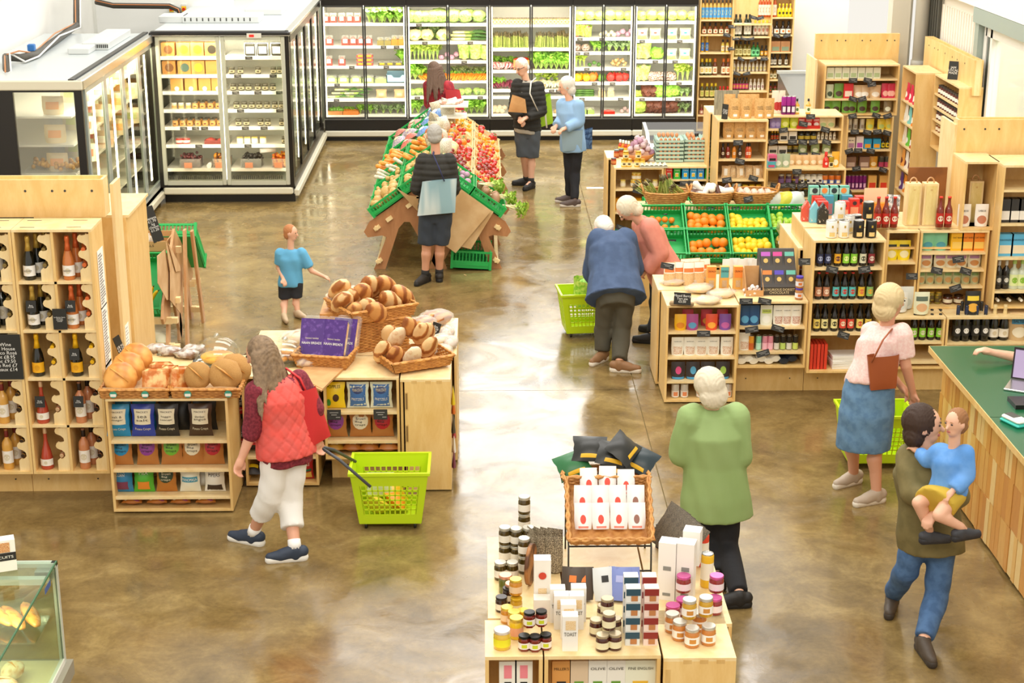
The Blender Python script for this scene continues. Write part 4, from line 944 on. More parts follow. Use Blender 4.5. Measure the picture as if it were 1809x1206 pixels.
# ------------------------------------------------------------------ wine rack
YW=11.0;xr=ony(175,700,YW).x+.035
zs=[ony(180,y,YW).z for y in(833,747,665,580,500,412)];zs=[.235+(2.0-.235)*i/5 for i in range(6)]
def comb(h):
    w_=.085;n=3;pts=[(w_,0),(w_,h),(w_-.028,h)]
    for k in range(2,-1,-1):
        z=h*(k+.06)/n+.05
        pts+=[(w_-.028,z+.062),(w_-.034,z+.05),(w_-.06,z+.045),(.012,z+.05),(.0,z+.04),(-.006,z+.022),(0,z+.005),(.015,z-.004)]if k else[(w_-.028,z+.055),(w_-.045,z+.035),(w_-.06,z+.03),(.02,z+.038),(.0,z+.02),(0,0)]
        if k:pts+=[(w_-.05,z-.012),(w_-.032,z-.03)]
    return MB().prism(pts,0,.018)
wines=[  # rows from the top: (left bottle, lying caps left, right bottle, lying caps right)
 (('champagne','#1a1a12','#f2efe6','#c9a54a'),'#8a7440',('champagne','#c8763a','#f2efe6','#e0703a'),'#e0703a'),
 (('champagne','#1a1a12','#f2efe6','#c9a54a'),'#8a7440',('champagne','#c8763a','#f2efe6','#e0703a'),'#e0703a'),
 (('champagne','#15150f','#f0b21e','#f4c01e'),'#f4c01e',('champagne','#15150f','#f0b21e','#f4c01e'),'#f4c01e'),
 (('rose','#b8442e','#f2ece0','#d9b48a'),'#d9b48a',('wine','#c98256','#f2ece0','#2a1c14'),'#2a1c14'),
 (('rose','#b8442e','#f2ece0','#d9b48a'),'#d9b48a',('wine','#c98256','#f2ece0','#2a1c14'),'#2a1c14')]
cname={'#1a1a12':'black','#c8763a':'copper pink','#15150f':'black','#b8442e':'pink rosé','#c98256':'pale rosé'}
mw=.545
for mod in(0,1):
    x1=xr-mod*(mw+.004);x0=x1-mw
    u=unit('wine_rack',('right-hand' if mod==0 else 'left-hand')+' plywood wine rack column of ten cells beside the crisps shelves',x0,x1,YW,.34,zs[0]-.018,2.0,shelves=zs[1:-1],div=[(x0+x1)/2],cat='wine rack')
    for jx_ in(-.18,.14):
        for jy_ in(-.1,.1):put('joint_slot',MB().box(-.05,.05,-.004,.004,0,.001),DKGREY,u,(jx_,jy_,2.0+.0185-u.location.z))
    for r in range(5):
        z=zs[4-r]+.0;h=zs[5-r]-zs[4-r]-.02
        for s in(0,1):
            cxl=x0+.018+s*mw/2;cw_=mw/2-.027
            put('bottle_hooks',cached(('comb',round(h,2)),lambda:comb(h)),PLYL,u,(cxl+cw_-.09-u.location.x,YW+.02-u.location.y,z-u.location.z))
            kind,gl,lb_,cp_=wines[r][0 if s==0 else 2];cap_=wines[r][1 if s==0 else 3]
            if mod==1:kind,gl,lb_,cp_,cap_=[('wine','#1c2016','#efe8d8','#2a241c','#2a241c'),('wine','#d9a24a','#f2ece0','#7a2a20','#3a2a1c')][s]if r>2 else('wine','#1c2016','#efe8d8','#6a4a2a','#8a7440')
            gm_=mat(gl,.12,coat=.5);colr={'#1c2016':'dark green','#d9a24a':'amber'}.get(gl)or cname[gl]
            wh=f'in {ORD[r]} row, {"left" if s == 0 else "right"} cells of {"right" if mod == 0 else "left"} rack'
            if not(mod==1 and r==2):
                for q in range(3 if(r==0 and s==0)else 2 if(r<2 or s==1)else 1):
                    if q==0 or r!=2:lab(bottle(kind,'wine_bottle','',(cxl+.065+q*.035,YW+.075+q*.09,z),.31,gm_,mat(lb_,.5),mat({'#f0b21e':'#d99a10'}.get(lb_,'#d9cdb0'),.5),mat(cp_,.3,.4),text='BOUVET' if r<2 and q==0 and mod==0 else None),('front ' if q==0 else['','second ','third '][q])+f'standing {colr} bottle',wh)
            for q in range(3):
                if(r==2 and s==0 and q==2)or(r>2 and s==0 and q>0 and mod==0):continue
                zz=z+h*(q+.06)/3+.05+.075 if False else z+.05+h*(q+.06)/3+(.075 if q==0 else .075)
                if zz>z+h-.02:continue
                lab(bottle('wine','wine_bottle','',(cxl+cw_-.09+.028,YW+.325,zz-.012),.30,gm_,None,None,mat(cap_,.3,.3),rot=(PI/2+.03,0,0)),f'lying {colr} bottle, {["lowest", "middle", "top"][q]} hook',wh)
plinth('plinth','plywood plinth boards under the wine racks',xr-1.3,xr-.02,YW+.2,.02,.215,[xr-.62])
header('header_panel','tall plywood header board with screw holes above wine racks',xr-1.6,xr+.0,YW+.45,.16,2.0,2.27,[xr-q for q in(.08,.27,.36,.55,.75)])
t=solo('side_panel',MB().box(-.012,.012,-.1,.14,0,2.2),PLYL,'tall plywood end panel closing the wine rack against the bread shelves','panel',(xr+.02,YW+.72,0))
t2=thing('tall_cabinet','tall plain plywood back cabinet standing behind wine rack end','cabinet',(xr-.04,YW+.98,0));put('side_panel',MB().box(.06,.08,-.05,.7,0,1.88),PLY,t2);put('top_panel',MB().box(-.6,.1,-.05,.7,1.88,1.9),PLYL,t2);put('joint_teeth',MB().box(.081,.084,.05,.1,1.86,1.88),PLYD,t2);put('front_board',MB().box(-.55,.06,-.05,-.03,0,1.88),PLY,t2)
def sheet(nm,lb_,c0,w_,h_,rot,lines=12,m=None,lm=None,cat='notice',title=None):
    t=thing(nm,lb_,cat,c0,0,None,rot);put('paper',MB().box(-w_/2,w_/2,-.001,.001,-h_/2,h_/2),m or PAPER,t)
    g=MB();rd=random.Random(lines)
    for i in range(lines):g.box(-w_*.42,-w_*.42+w_*.84*rd.uniform(.5,1),-.0025,-.0015,h_*(.44-.88*(i+.5)/lines)-h_*.012,h_*(.44-.88*(i+.5)/lines)+h_*.012)
    x=put('printed_lines',g,lm or mat('#8a8a88',.6),t);x['kind']='stuff'
    return t
sheet('price_list','upper white printed wine list pinned on rack side',(xr+.003,YW+.2,1.62),.17,.42,(0,0,PI/2),18)
sheet('price_list','middle white printed wine list pinned on rack side',(xr+.003,YW+.2,1.2),.17,.44,(0,0,PI/2),18)
sheet('price_list','lowest white printed wine list pinned on rack side',(xr+.003,YW+.2,.9),.17,.2,(0,0,PI/2),6)
sheet('price_list','small white notice on tall end panel beside the round loaves',(xr+.034,YW+.72,1.02),.12,.2,(0,0,PI/2),7)
def chalk(loc,w_,h_,txt,lb_,rot=(0,0,0),size=.03,nm='chalk_sign'):
    t=thing(nm,lb_,'sign',loc,0,None,rot);put('board',cached(('card',1),None),mat('#25241f',.6),t,(0,0,h_/2),scale=(w_,.006,h_));lettering(t,txt,size,None,CHALK,(0,-.005,h_/2));return t
cached(('card',1),lambda:MB().box(-.5,.5,-.5,.5,-.5,.5))
chalk((xr-mw/2+.01,YW-.006,zs[3]+.01),.095,.15,'La Gioiosa Asolo\nProsecco\nthis cuvée\n£10.00','black chalk sign with white writing hung in centre of wine rack',size=.0115)
for(px,py,n)in((161,735,'left'),(560,735,'right')):pass
for s,r,tx in((0,1,'Brut'),(1,1,'Rosé'),(1,2,'Brut'),(0,3,'Rosé'),(1,3,'Dry')):
    chalk((x0+.546+.02+.065+s*mw/2+.0,YW+.02,zs[4-r]+.13),.07,.08,tx+'\n£12.95',f'little black card round the neck of {"left" if s == 0 else "right"} front bottle in {ORD[r]} row',(-.15,0,0),.014,'neck_card')
q=ony(18,650,YW-.01);chalk((q.x-.05,YW-.012,zs[2]+.0),.28,.33,'Red Wine\nWhite House\nProsecco Rosé\nMerlot £8.95\nMalbec £9.50\nHouse Red £7\nBordeaux £14','large chalkboard of wine prices at left edge of frame',size=.036)
# ------------------------------------------------------------------ crisps shelves
YC=10.78;ca,cb=ony(189,750,YC).x,ony(404,750,YC).x
cz=[.014,.123-.0,.33,.546]
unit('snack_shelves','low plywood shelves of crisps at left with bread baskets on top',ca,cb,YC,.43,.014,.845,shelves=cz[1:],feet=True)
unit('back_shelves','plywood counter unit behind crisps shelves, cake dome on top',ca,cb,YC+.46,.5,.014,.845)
def cx_(px,Y=YC+.1):return ony(px,790,Y).x
RED=mat('#b5202a',.4);PURP=mat('#5a2f7a',.35);KR=mat('#b5773a',.45);BLUE=mat('#2a56a8',.35);TEAL=mat('#1f86b5',.35);CRM=mat('#e3d8b8',.5);BRN=mat('#3a2a1e',.4);YL=mat('#f2cf1c',.35);LG=mat('#7fc23a',.4);WT=mat('#f2efe2',.45)
def crisp(px,z,w_,h_,body,pt,txts,ds,where,Y=YC+.1,d_=.08,rz=0.,oval=False,pr=(-.72,.72,.4,.86),extra=(),cat='crisp packet',rot=None,kind='bag',x=None):
    t=packet(kind,'crisp_bag','',(cx_(px,Y)if x is None else x,Y,z+.003),w_,h_,d_,body,([(*pr,oval,pt)]if pt else[])+list(extra),txts,rz=rz,rot=rot,cat=cat)
    return lab(t,ds,where)
W1,W2_,W3,W4=('on top crisps shelf','on second crisps shelf','on third crisps shelf','on bottom crisps shelf')
for px,bm_,tx,ds in((212,TEAL,('salt &','vinegar'),'light blue crisp bag'),(256,mat('#2b3f9c',.35),('sea','salt'),'royal blue crisp bag'),(298,mat('#26221f',.35),('haggis','& cracked pepper'),'black crisp bag'),(357,mat('#46301f',.35),('aberdeen','angus'),'dark brown crisp bag')):
    crisp(px,cz[3],.175,.235,bm_,CRM,[("MACKIE'S",-.5,.5,.78,.05,BRN),(tx[0],-.45,.45,.64,.07,BRN),(tx[1],-.55,.55,.54,.07,BRN),('Potato Crisps',-.7,.7,.25,.1,CRM)],ds+' with cream label, salt-style lettering' if False else ds+' with cream label',W1,rz=.04*(px%3-1),rot=(-.08,0,0))
for px in(216,260,306,322,366):crisp(px,cz[3],.175,.225,mat('#1c1a18',.4)if px>280 else TEAL,None,[],('black' if px>280 else 'blue')+' crisp bag in back row',W1,Y=YC+.22)
bb='Brown Bag\ncrisps'
for px,pt,ds,tc in((214,TEAL,'blue',BLACK),(260,mat('#8a3a8e',.4),'purple',BLACK),(303,mat('#6fae2c',.4),'green',BLACK),(340,CRM,'cream',BLACK),(376,RED,'red',BLACK)):
    crisp(px,cz[2],.165,.2,KR,pt,[('Brown',-.4,.5,.78,.1,tc),('Bag',-.5,.2,.66,.08,tc),('crisps',-.5,.5,.54,.1,tc)],f'brown crisp bag with big {ds} oval',W2_,oval=True,pr=(-.78,.78,.38,.96),rot=(-.1,0,0))
for px,bm_,pt,txs,ds,ov in((212,mat('#2f7fae',.35),mat('#7a3a56',.5),[('BLUE',-.6,.3,.84,.1,WT),('CORN',-.6,.3,.71,.1,WT)],'blue corn chip bag with purple chips',False),(250,mat('#54ae2e',.35),mat('#e08a2a',.5),[('MIX',-.4,.5,.8,.14,WT)],'bright green crisp bag',False),
    (290,mat('#b8742c',.4),mat('#2a3a1c',.4),[('Brown',-.4,.5,.76,.1,CRM),('Bag',-.4,.2,.64,.08,CRM),('crisps',-.5,.5,.52,.1,CRM)],'golden crisp bag with dark green oval',True),(332,mat('#e9e6d0',.4),mat('#2f8fa8',.4),[('MANOMASA',-.75,.75,.52,.11,WT)],'cream tortilla bag with teal band',False),(376,mat('#e9e4d4',.4),BRN,[('PIPERS',-.6,.6,.7,.14,BLACK)],'white crisp bag with brown base',False)):
    pr=(-.78,.78,.4,.96)if ov else(-.8,.8,.42,.62)if 'tortilla' in ds else(-.75,.75,.06,.3)if 'PIP' in str(txs)else(-.6,.6,.12,.45)
    crisp(px,cz[1],.155,.185,bm_,pt,txs,ds,W3,oval=ov,pr=pr,rot=(-.1,0,0))
crisp(357,cz[1],.12,.13,WT,None,[],'small white bag half hidden',W3,Y=YC+.2)
for px in(225,270,312,357):crisp(px,cz[0]+.055,.15,.13,mat('#b06a2a',.4),mat('#8a2a4a',.4),[],'brown crisp bag lying flat',W4,Y=YC+.02,d_=.07,pr=(.2,.7,.05,.35),rot=(-1.45,0,0),extra=[(-.8,-.4,.1,.35,True,CRM)])
# ------------------------------------------------------------------ wicker, loaves
def wick(w_,d_,h_,fl=.12,open_front=0.,key='a',n=None):
    """woven tray: wavy strands stacked round a base; unit metres"""
    g=MB();rows_=n or max(4,int(h_/.011))
    def ring(z,k,r=.0055,amp=.004,out=0.):
        f=1+fl*z/max(h_,.01);pts=[];W_,D_=w_/2*f+out,d_/2*f+out;N=56;per=2*(W_+D_)
        for i in range(N):
            s=2*per*0+i/N*2*per
            s=i/N*(4*(W_+D_)/2)*1.0;s=i/N*2*(W_+D_)*1.0*1.0
            s=i/N*(2*2*(W_+D_))/1.0/1.0
            t_=s
            if t_<2*W_:p=(-W_+t_,-D_,0,-1)
            elif t_<2*W_+2*D_:p=(W_,-D_+t_-2*W_,1,0)
            elif t_<4*W_+2*D_:p=(W_-(t_-2*W_-2*D_),D_,0,1)
            else:p=(-W_,D_-(t_-4*W_-2*D_),-1,0)
            o_=amp*(1 if(i+k)%2 else-1);pts.append((p[0]+p[2]*o_,p[1]+p[3]*o_,z))
        pts.append(pts[0]);g.tube(pts,r,4,0,False)
    for k in range(rows_):ring(.006+(h_-.012)*k/(rows_-1),k,h_/rows_*.56)
    for k in range(2):ring(h_+.004*k,k*1,.009,.004,.004*(1-2*k))
    g.box(-w_/2,w_/2,-d_/2,d_/2,0,.006)
    return g
WICK=mat2('#d69a4e','#b37636',30,.55,.35,.65,.3);WICKL=mat2('#d8a05a','#b97c3c',30,.55,.35,.65,.3)
def basket(lb_,loc,w_,d_,h_,rz=0,m=None,fl=.12,rot=None,cat='basket'):
    t=thing('wicker_basket',lb_,cat,loc,rz,None,rot);put('weave',wick(w_,d_,h_,fl),m or WICK,t);return t
CRUST=mat2('#dda562','#a8642e',1.1,.55,.42,.72,.1,1.5);CRUSTL=mat2('#e9c68c','#b87238',1.0,.6,.46,.75,.1,1.5);FLOURY=mat2('#ecd9b4','#c98f52',1.5,.7,.45,.75,.1,2);SEED=mat2('#d8a860','#b07a38',60,.7,.4,.6,.6);GOLD=mat2('#e6a650','#b86c28',1.3,.4,.42,.75,.1,1.5)
def loafmat(c1,c2,c3,th):
    m,nt,b=nodes_of('bread_crust');N=nt.nodes.new;K=nt.links.new;tc=N('ShaderNodeTexCoord');oi=N('ShaderNodeObjectInfo');va=N('ShaderNodeVectorMath');va.operation='ADD'
    K(tc.outputs['Object'],va.inputs[0]);wv=N('ShaderNodeTexWave');wv.bands_direction='DIAGONAL';wv.inputs['Scale'].default_value=.42;wv.inputs['Distortion'].default_value=3.0;wv.inputs['Detail'].default_value=2;wv.inputs['Detail Scale'].default_value=1.2
    K(oi.outputs['Random'],va.inputs[1]);K(va.outputs[0],wv.inputs['Vector']);nz=N('ShaderNodeTexNoise');nz.inputs['Scale'].default_value=9;K(tc.outputs['Object'],nz.inputs['Vector'])
    ad=N('ShaderNodeMath');ad.operation='MULTIPLY_ADD';ad.inputs[1].default_value=.25;K(nz.outputs['Fac'],ad.inputs[0]);K(wv.outputs['Fac'],ad.inputs[2])
    r=N('ShaderNodeValToRGB');e=r.color_ramp.elements;e[0].position=th;e[0].color=(*lin(c1),1);e[1].position=1.05;e[1].color=(*lin(c3),1);q=e.new(th+.18);q.color=(*lin(c2),1)
    K(ad.outputs[0],r.inputs[0]);K(r.outputs[0],b.inputs['Base Color']);b.inputs['Roughness'].default_value=.55;bp=N('ShaderNodeBump');bp.inputs['Strength'].default_value=.5;bp.inputs['Distance'].default_value=.012;K(ad.outputs[0],bp.inputs['Height']);K(bp.outputs[0],b.inputs['Normal']);return m
CRUST=loafmat('#dba360','#c88644','#985a2e',.5);CRUSTL=loafmat('#e8c48c','#d79c58','#a0622e',.6)
def loafmesh(seed,long=1.6,slash=2):
    g=MB();g.ell((0,0,0),(1,long,.72),16,12,0,.1,seed);vs=[]
    for(x,y,z)in g.v:
        if z>0:
            q=sum(math.exp(-((y*.8+x*.9-o_)/.16)**2)for o_ in((-.45,.5)if slash==2 else(0,)));z=z-.14*q*(1-abs(x))+.05*math.sin(y*5+x*3)
        vs.append((x,y,z))
    g.v=vs
    for k,o_ in enumerate((-.45,.5)if slash==2 else(0,)):  # torn crust ridges
        g.tube([(-.6,(o_+.72)/1*.9,.48),(-.1,o_+.18+.05,.72),(.45,o_-.3,.6)],[.02,.07,.02],5,1)
    return g
def loaf(loc,s,rot,lb_,m=None,seed=0,long=1.5,slash=2,sz=None,cat='bread',nm='bread_loaf',where=None):
    t=solo(nm,cached(('loaf',seed%4,long,slash),lambda:loafmesh(seed%4,long,slash)),[m or CRUST,GOLD],lb_,cat,loc,rot,scale=s)
    if where:lab(t,lb_,where)
    return t
BT=.865
# two bread trays on the crisps shelves
for k,(px,nm_)in enumerate(((238,'left'),(364,'right'))):
    p=ony(px,700,YC+.02);t=basket(f'shallow wicker bread tray, {nm_} one on top of the crisps shelves',(p.x,YC+.2,BT),.46,.4,.062,0,fl=.03);put('paper_liner',MB().box(-.215,.215,-.19,.19,.03,.033).prism([(-.22,.03),(.22,.03),(.215,.075),(.1,.082),(-.05,.072),(-.215,.08)],-.192,-.19),mat('#d9b98a',.8),t)
    for q in((-.14,.08)if k==0 else(-.12,.16)):
        s_=put('round_label',cached(('disc2',1),lambda:MB().lathe([(.026,0),(.026,.002)],14)),mat('#3f9a80',.5),t,(q,-.215,.035),(PI/2,0,0));put('label_paper',cached(('carton',1),None),WT,s_,(0,-.006,.0025),scale=(.04,.02,.001))
tl=YC+.1
for i,(px,py,yy)in enumerate(((240,634,.32),(226,650,.21),(213,668,.1))):
    p=ony(px,py,YC+yy);loaf((p.x,YC+yy,p.z),(.118,.118,.085),(1.15,0,.1*i),['rear','middle','front'][i]+' round golden loaf with cross-cut crust leaning in left bread tray',GOLD,i,1.0,1)
for i,(px,py,yy,ry)in enumerate(((284,655,.22,0),(272,672,.08,0),(300,668,.14,.3),(318,668,.12,.9))):
    p=ony(px,py,YC+yy);g=MB().box(-.085,.085,-.03,.03,-.085,.085,ch=.022)
    solo('focaccia',g,mat2('#c9702a','#efc684',16,.5,.42,.6,.4),['rear square focaccia with browned top','front square focaccia with herb topping','narrow focaccia end standing','focaccia slice leaning to the right'][i]+' in left bread tray','bread',(p.x,YC+yy+.02,BT+.1+.0),(-.35,0,0)if i<2 else(-.2,.25,.9))
for i,(px,py,yy)in enumerate(((350,668,.12),(398,668,.12),(415,655,.24))):
    p=ony(px,py,YC+yy);loaf((p.x,YC+yy,BT+.125),(.1,.1,.09)if i==0 else(.118,.118,.1),(1.2,0,.2*i),['left dark seeded round loaf','large pale seeded round loaf','rear seeded round loaf behind the large one'][i]+' in right bread tray',SEED,i,1.0,1)
# cake dome, foil packs behind
def dome(px,py,r,lb_,food):
    p=onz(px,py,BT);t=thing('cake_dome',lb_,'cake dome',(p.x,p.y,BT));put('stand',MB().lathe([(r*.9,0),(r*1.05,.012),(r*1.08,.02)],24),GLASS if food else WT,t)
    put('glass_cover',MB().lathe([(r,.02),(r*.99,r*.55),(r*.85,r*.85),(r*.5,r*1.08),(.02,r*1.15)],24),glassy('#fdfffd',.12,fres=False),t);put('knob',MB().lathe([(.01,r*1.14),(.022,r*1.2),(.024,r*1.26),(.01,r*1.34)],12),glassy('#eef2ee',.3,fres=False),t);return p
p=dome(385,640,.17,'clear glass cake dome with knob behind the seeded loaves',1)
solo('quiche',MB().lathe([(.11,0),(.125,.03),(.12,.035),(.0,.035)],20),mat2('#f0b23a','#d98a2a',12,.4),'yellow quiche under the left glass cake dome','pastry',(p.x,p.y,BT+.022))
for i,(px,py)in enumerate(((278,622),(300,626),(330,632),(345,624))):
    p=onz(px,py,BT);solo('foil_pack',MB().ell((0,0,.03),(.09,.06,.035),12,7,0,.5,i),mat2('#d9d6d0','#8a6a52',14,.25,.4,.6,.5),'foil-wrapped cake '+['furthest left beside the price board','second from the price board','just left of the cake dome','behind the others by the cake dome'][i],'cake',(p.x,p.y,BT))
chalk((ony(222,600,YC+.75).x,YC+.75,BT),.06,.24,'£8.95\n£4.25\n£3.50\n£2.95','narrow slanted chalkboard of bread prices behind the round loaves',(-.1,-.3,.9),.028)
# ------------------------------------------------------------------ middle snack shelves
YK=11.24;ka,kb=cb+.03,ony(562,800,YK).x;dvx=ony(480,800,YK).x
unit('snack_shelves','plywood shelves behind the woman in coral, filled with popped snacks',ka,kb,YK,.6,.015,.847,shelves=[.24,.5],div=[dvx])
unit('snack_shelves','inner plywood shelf block between crisps shelves and bread shelves',kb-.02+.02,kb+.075,YK+.03,.6,.3,.847)
for z in(.24+.0,.5,):pass
RT_=mat('#1f1b1a',.4)
def kx(px):return ony(px,780,YK+.1).x
for k,z in enumerate((.5,.24+.02)):
    for q in range(3):crisp(0,z,.13,.2 if k==0 else .19,RT_,mat('#b5202a',.4),[('WELL',-.7,.7,.82,.12,WT),('TRUE',-.7,.7,.66,.12,WT),('CRUNCHY',-.6,.6,.42,.07,WT)],'black snack bag with white and red lettering',['on upper','on middle'][k]+' middle snack shelf',Y=YK+.1,x=kx(424+q*27)-.0,pr=(-.8,.8,.25,.52))
crisp(0,.09,.16,.12,RT_,mat('#e8c81e',.4),[],'black and yellow bag lying flat','on bottom middle snack shelf',Y=YK+.03,x=kx(445),pr=(-.6,.6,.3,.6),rot=(-1.3,0,0))
for k,(px,z)in enumerate(((548,.24),(538,.033),(512,.24),(518,.033))):
    crisp(0,z,.13,.18,mat('#b8282a',.4),mat('#e8c25a',.4),[('POM',-.5,.5,.84,.12,WT),('STICKS',-.6,.6,.7,.12,WT)],'red and yellow popped stick bag',['on middle','on bottom'][k%2]+' shelf by the coral vest',Y=YK+.08,x=kx(px),pr=(-.8,.8,.08,.35),extra=[(-.8,.8,.4,.5,False,mat('#2a8aa8' if k%2==0 else '#2a6a4a',.4))])
# ------------------------------------------------------------------ bread shelves
YJ=11.2;ja,jb=ony(573,740,YJ).x,ony(706,740,YJ).x
unit('snack_shelves','plywood shelves of pretzels and crisps below the naan basket',ja,jb,YJ,.5,.235,.847,shelves=[.374,.599-.0],joints=0)
plinth('plinth','plywood plinth under the pretzel shelves',ja+.02,jb,YJ+.22,.02,.235)
jc,jd=jb+.012,ony(797,760,YJ-.04).x
bx_=thing('end_cabinet','closed plywood end cabinet with slotted joints under bread tray','cabinet',((jc+jd)/2,YJ+.2,0));hw=(jd-jc)/2
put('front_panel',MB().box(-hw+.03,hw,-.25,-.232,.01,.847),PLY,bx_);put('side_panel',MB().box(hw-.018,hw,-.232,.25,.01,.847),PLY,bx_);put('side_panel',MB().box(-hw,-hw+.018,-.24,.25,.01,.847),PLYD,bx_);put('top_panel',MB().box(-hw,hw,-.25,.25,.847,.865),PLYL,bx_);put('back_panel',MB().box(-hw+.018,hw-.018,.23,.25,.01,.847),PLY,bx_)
for z in(.2,.45,.7):put('joint_slot',MB().box(-hw+.031,-hw+.055,-.2515,-.25,z-.07,z+.07),PLYD,bx_);put('joint_slot',MB().box(-hw+.036,-hw+.05,-.2525,-.2515,z-.06,z+.06),mat('#8a6a3a',.6),bx_)
for q in(.1,.2,.28):put('joint_tab',MB().box(q-hw-.02,q-hw+.02,-.2512,-.25,.835,.855),PLYD,bx_)
je=onz(805,565,.86).x
unit('back_shelves','long plywood counter behind bread shelves, side facing the aisle',ja-.1,jd+.035,YJ+.52,.95,.015,.847)
unit('back_shelves','plywood counter behind middle snack shelves with doughnut dome',ka,ja-.12,YK+.62,.5,.015,.847)
for i,(y_,z_,c)in enumerate(((.1,.72,'#e8cf2a'),(.1,.5,'#4a4238'),(.2,.62,'#d8722a'),(.3,.4,'#b53a4a'),(.25,.3,'#efe9dc'),(.12,.22,'#7a3a56'))):
    t=packet('pouch','hanging_snack','',(jd+.015,YJ-.02+y_*.8,z_-.08),.09,.13,.03,mat(c,.4),rz=PI/2);lab(t,['yellow','dark grey','orange','crimson','white','plum'][i]+' snack packet hanging on aisle side','of the end cabinet')
def jx2(px):return ony(px,740,YJ+.1).x
crisp(0,.6,.17,.2,YL,mat('#4a2a1c',.4),[('POPPLES',-.6,.6,.86,.1,BLACK)],'yellow snack bag with brown nut picture','on top pretzel shelf',Y=YJ+.09,x=jx2(592),oval=True,pr=(-.1,.5,.3,.6),extra=[(-.7,-.3,.1,.4,True,mat('#3f9a3a',.4))])
for px in(634,675):crisp(0,.6,.17,.2,mat('#e4e8d0',.4),mat('#3f6fae',.4),[('PENN STATE',-.5,.5,.74,.1,CRM),('PRETZELS',-.6,.6,.4,.1,WT)],'pale pretzel bag with blue panel','on top pretzel shelf',Y=YJ+.09,x=jx2(px),pr=(-.75,.75,.08,.92),extra=[(-.5,.5,.6,.86,True,mat('#2a3a6a',.4))])
for px,pt,ds in((594,mat('#8a3a8e',.4),'purple'),(637,CRM,'cream'),(676,RED,'red')):
    crisp(0,.375,.17,.195,KR,pt,[('Brown',-.4,.5,.78,.1,BLACK),('Bag',-.5,.2,.66,.08,BLACK),('crisps',-.5,.5,.54,.1,BLACK)],f'brown crisp bag with {ds} oval','on middle pretzel shelf',Y=YJ+.09,x=jx2(px),oval=True,pr=(-.78,.78,.36,.95))
for px,c in((590,'#b8862a'),(622,'#b06a2a'),(652,'#b06a2a'),(686,'#c07a3a')):crisp(0,.30,.15,.13,mat(c,.4),CRM if px!=686 else TEAL,[],'brown crisp bag lying flat','on bottom pretzel shelf',Y=YJ+.02,x=jx2(px),pr=(-.3,.4,.2,.6),rot=(-1.4,0,0))
for px in(590,672):lab(ticket((ony(px,728,YJ-.006).x,YJ-.006,.585),w=.1,h=.075,tilt=-.1),'black shelf ticket','on edge above middle pretzel shelf')
# baskets of bread on top
p1=onz(584,652,BT)
basket('low wicker basket of naan packs on the bread counter',(-1.17,11.52,BT),.36,.24,.1,-.2,fl=.18)
for k,(px,dx,rz_)in enumerate(((578,-.1,-.15),(615,.06,-.3),(632,.13,-.3))):
    t=thing('naan_pack',['left purple naan bread pack leaning in the naan basket','large front purple naan bread pack in the naan basket','third naan pack showing bread edge at right of basket'][k],'bread',(-1.17+dx,11.56+.035*(k!=1),BT+.04),0,'purple naan packs',(-.45,0,rz_))
    put('bread',MB().box(-.095,.085,-.022,.022,0,.27,ch=.02),mat2('#e9c890','#d09a5a',14,.6),t);put('printed_film',MB().box(-.1,.08,-.027,-.023,.0,.275),mat2('#4b2a78','#6c4a98',26,.25,.55,.7),t)
    lettering(t,'NAAN BREADS',.026,.15,WT,(-.01,-.029,.09));lettering(t,'FRESHLY BAKED',.014,.1,CRM,(-.01,-.029,.125));put('clear_film',MB().box(-.085,.1,-.02,.028,-.005,.3,ch=.01),film('#f4f6f2',.12,.1),t)
bc=Vector((-.86,12.02,BT));bk=basket('deep wicker crate standing under upper loaf basket',tuple(bc),.46,.4,.24,.35,fl=.05)
b2=basket('upper wicker basket heaped with dark-crusted loaves on the deep crate',tuple(bc+Vector((0,0,.245))),.5,.44,.09,.5,fl=.1)
put('crate_lid',MB().box(-.24,.24,-.21,.21,.235,.242),WICKL,bk)
rdl=random.Random(5)
UL=[(650,538,-.14,1.2),(628,545,-.14,.9),(605,527,-.1,.5),(665,545,-.2,1.5),(690,525,-.04,1.9),(712,515,.08,2.2),(600,505,.06,.8),(640,512,.0,1.4),(655,498,.14,.4),(682,498,.16,1.0),(622,520,.0,1.)]
for i,(px,py,dy,rz_)in enumerate(UL):
    p=ony(px,py+8,12.02+dy);loaf((p.x,12.02+dy,p.z),(.086,.088,.082),(-.75,.0,(px-655)*-.008),'crusty sourdough loaf',[CRUSTL,CRUST][i%2],i,1.75,2,where='in upper loaf basket')
b3=basket('slanted wicker tray of oval loaves at the counter corner',(-.515,11.47,BT+.02),.44,.32,.075,.45,fl=.12,rot=(.0,0,.45))
LL=[(676,622,-.02,.25),(698,632,-.06,.15),(728,632,-.1,.45),(757,615,0,.5),(745,590,.12,.2),(727,580,.16,-.3),(700,598,.15,.6),(690,594,.2,0),(752,590,.16,.3)]
for i,(px,py,dy,rz_)in enumerate(LL):
    p=ony(px,py,11.47+dy);loaf((p.x,11.47+dy,max(p.z,BT+.085)),(.07,.074,.06),(-.95,0,rz_),['pale floury oval loaf','golden brown oval loaf','pale oval loaf with ear','dark-topped round loaf'][i%4],[CRUSTL,CRUST,FLOURY,CRUSTL][i%4],i,1.8,1 if i%2 else 2,where='in the slanted tray')
